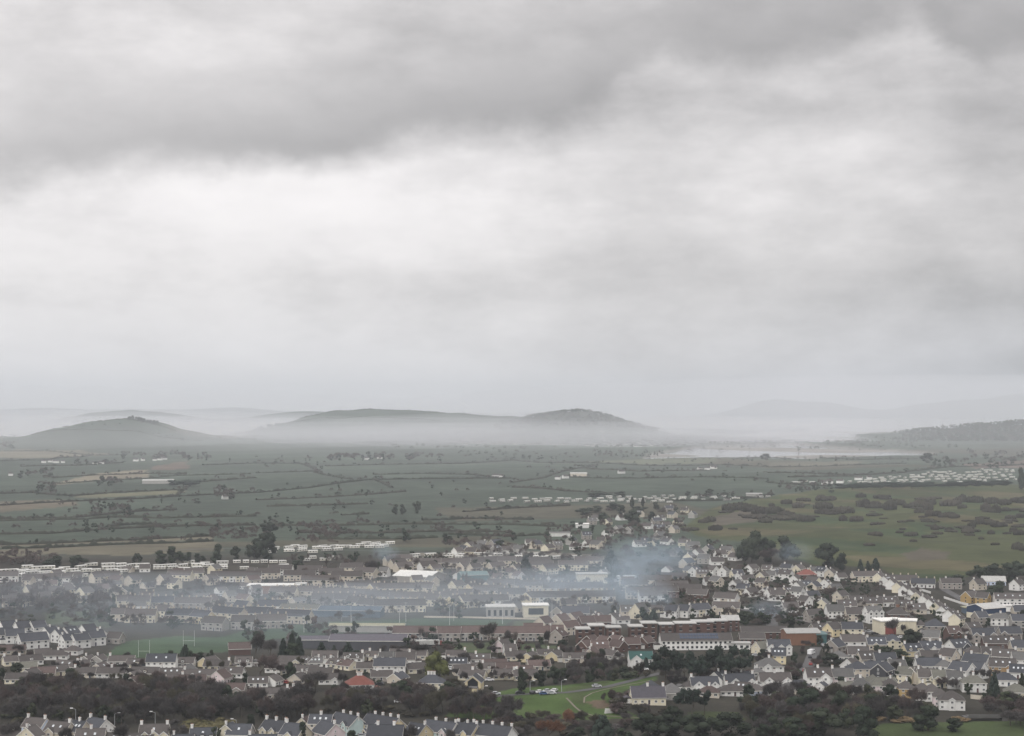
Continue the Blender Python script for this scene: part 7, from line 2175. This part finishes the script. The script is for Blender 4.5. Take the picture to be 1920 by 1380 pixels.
byreg = defaultdict(list)
for h_ in HOUSES:
    o, reg, x, y, wall, roof, st, hip, label, cat, group = h_
    if label:
        tag(o, label, cat, ('houses ' + reg) if reg else None)
    else:
        byreg[reg].append(h_)
nice = {'red_brown': 'russet', 'slate': 'slate', 'pale': 'pale'}
for reg, hs in byreg.items():
    cnt = defaultdict(int)
    hs.sort(key=lambda h_: h_[2])
    tot = defaultdict(int)
    for h_ in hs:
        tot[(h_[4], h_[9])] += 1
    for h_ in hs:
        o, _, x, y, wall, roof, st, hip, label, cat, group = h_
        key = (wall, cat)
        cnt[key] += 1
        wl = {'mixed': 'multi-coloured', 'pale_blue': 'pale blue', 'orange_brick': 'orange-brick', 'brick': 'red-brick'}.get(wall, wall)
        rf = nice.get(roof, roof) + (' hipped' if hip else '')
        num = ('only ' if tot[key] == 1 else ordinal(cnt[key]) + ' ')
        lb = num + '%s %s%s, %s roof, %s' % (wl, cat, '' if tot[key] == 1 else ' from the left', rf, reg)
        tag(o, lb, cat, 'houses ' + reg)

LAND = [(62, 1380, 'the pale blue house'), (176, 1380, 'the off-white house'), (285, 1385, 'the cream triple-gabled house'), (378, 1385, 'the house with dormers'), (514, 1380, 'the two tall cream gables'), (647, 1372, 'the mint gable end'),
        (750, 1372, 'the big yellow gable end'), (868, 1385, 'the pale yellow terrace end'), (672, 1295, 'the red-roofed villa'), (808, 1290, 'the blue-slate house'), (889, 1295, 'the glazed gable house'), (978, 1295, 'the oval evergreen'),
        (1202, 1245, 'the green-roofed house'), (1216, 1318, 'the purple-grey house'), (1306, 1215, 'the white school'), (1320, 1285, 'the dark pines'), (1388, 1292, 'the twin-gabled villa'), (1445, 1265, 'the detached white house'),
        (1537, 1285, 'the bay-porch house'), (1505, 1205, 'the orange brick hall'), (1640, 1165, 'the guest house'), (1680, 1188, 'the cinema hall'), (1715, 1215, 'the big round evergreen'), (1790, 1328, 'the forward white house'),
        (1830, 1295, 'the white hipped villa'), (1703, 1308, 'the ochre terrace house'), (1846, 1204, 'the grey stone houses'), (1885, 1268, 'the tan gabled house'), (1866, 1300, 'the dark cypress'), (815, 1270, 'the olive-green tree'),
        (543, 1275, 'the egg-shaped evergreen'), (546, 1232, 'the conifer clump'), (690, 1220, 'the big factory shed'), (446, 1228, 'the russet clubhouse'), (346, 1238, 'the pitch-side conifer'), (130, 1285, 'the black-green tree'), (52, 1218, 'the largest white estate house'),
        (994, 1240, 'the yellow gabled bungalow'), (1130, 1388, 'the broad bottom conifer'), (1030, 1388, 'the orange-brown tree'), (1545, 1380, 'the black-green tree by the reeds'), (1745, 1370, 'the lawn-edge tree'), (1846, 1348, 'the bridge'), (1420, 1350, 'the bare thicket'),
        (1640, 1350, 'the reed bank'), (410, 1303, 'the pinkish gabled bungalow'), (20, 1340, 'the picture edge'), (240, 1330, 'the street lamps'), (590, 1330, 'the woodland middle'), (1290, 1340, 'the pine clump'), (1405, 1308, 'the round villa tree'), (508, 1285, 'the white gabled bungalow'),
        (1405, 955, 'the links corner'), (1560, 960, 'the links middle'), (1730, 965, 'the inner links'), (1880, 960, 'the far links'), (1840, 1000, 'the near links'), (1640, 1005, 'the open turf')]
LOOK = {'twig': 'grey-brown', 'twig_red': 'reddish-brown', 'twig_olive': 'olive-brown', 'twig_orange': 'orange-brown', 'ever_leaf': 'dark green', 'shrub_leaf': 'green', 'gorse_leaf': 'dark brown-green', 'conifer_leaf': 'blackish green', 'reed': 'tawny', 'tussock': 'yellowish'}
NOUN = {'bare': 'bare tree', 'ev': 'evergreen', 'shrub': 'bush', 'scrub': 'gorse patch'}
dups = defaultdict(list)
for o, x, y, h, mt_, k in SCATTER:
    ld = min(LAND, key=lambda l: (l[0] - x) ** 2 + (1.6 * (l[1] - y)) ** 2)
    rel = 'behind' if y < ld[1] - 14 else ('below' if y > ld[1] + 14 else ('left of' if x < ld[0] else 'right of'))
    size = 'tall ' if h > 7.5 else ('low ' if h < 3.2 else '')
    dups['%s%s %s %s %s' % (size, LOOK[mt_], NOUN[k], rel, ld[2])].append((x, o))
for lb, lst in dups.items():
    lst.sort(key=lambda a: a[0])
    for i, (x, o) in enumerate(lst):
        o['label'] = lb if len(lst) == 1 else '%s, %s from the left' % (lb, ordinal(i + 1))


dups = defaultdict(list)
for o, x, y, c in CARS:
    ld = min(LAND, key=lambda l: (l[0] - x) ** 2 + (1.6 * (l[1] - y)) ** 2)
    rel = 'behind' if y < ld[1] - 14 else ('below' if y > ld[1] + 14 else ('left of' if x < ld[0] else 'right of'))
    dups['%s car parked %s %s' % (c, rel, ld[2])].append((x, o))
for lb, lst in dups.items():
    lst.sort(key=lambda a: a[0])
    for i, (x, o) in enumerate(lst):
        o['label'] = lb if len(lst) == 1 else '%s, %s from the left' % (lb, ordinal(i + 1))
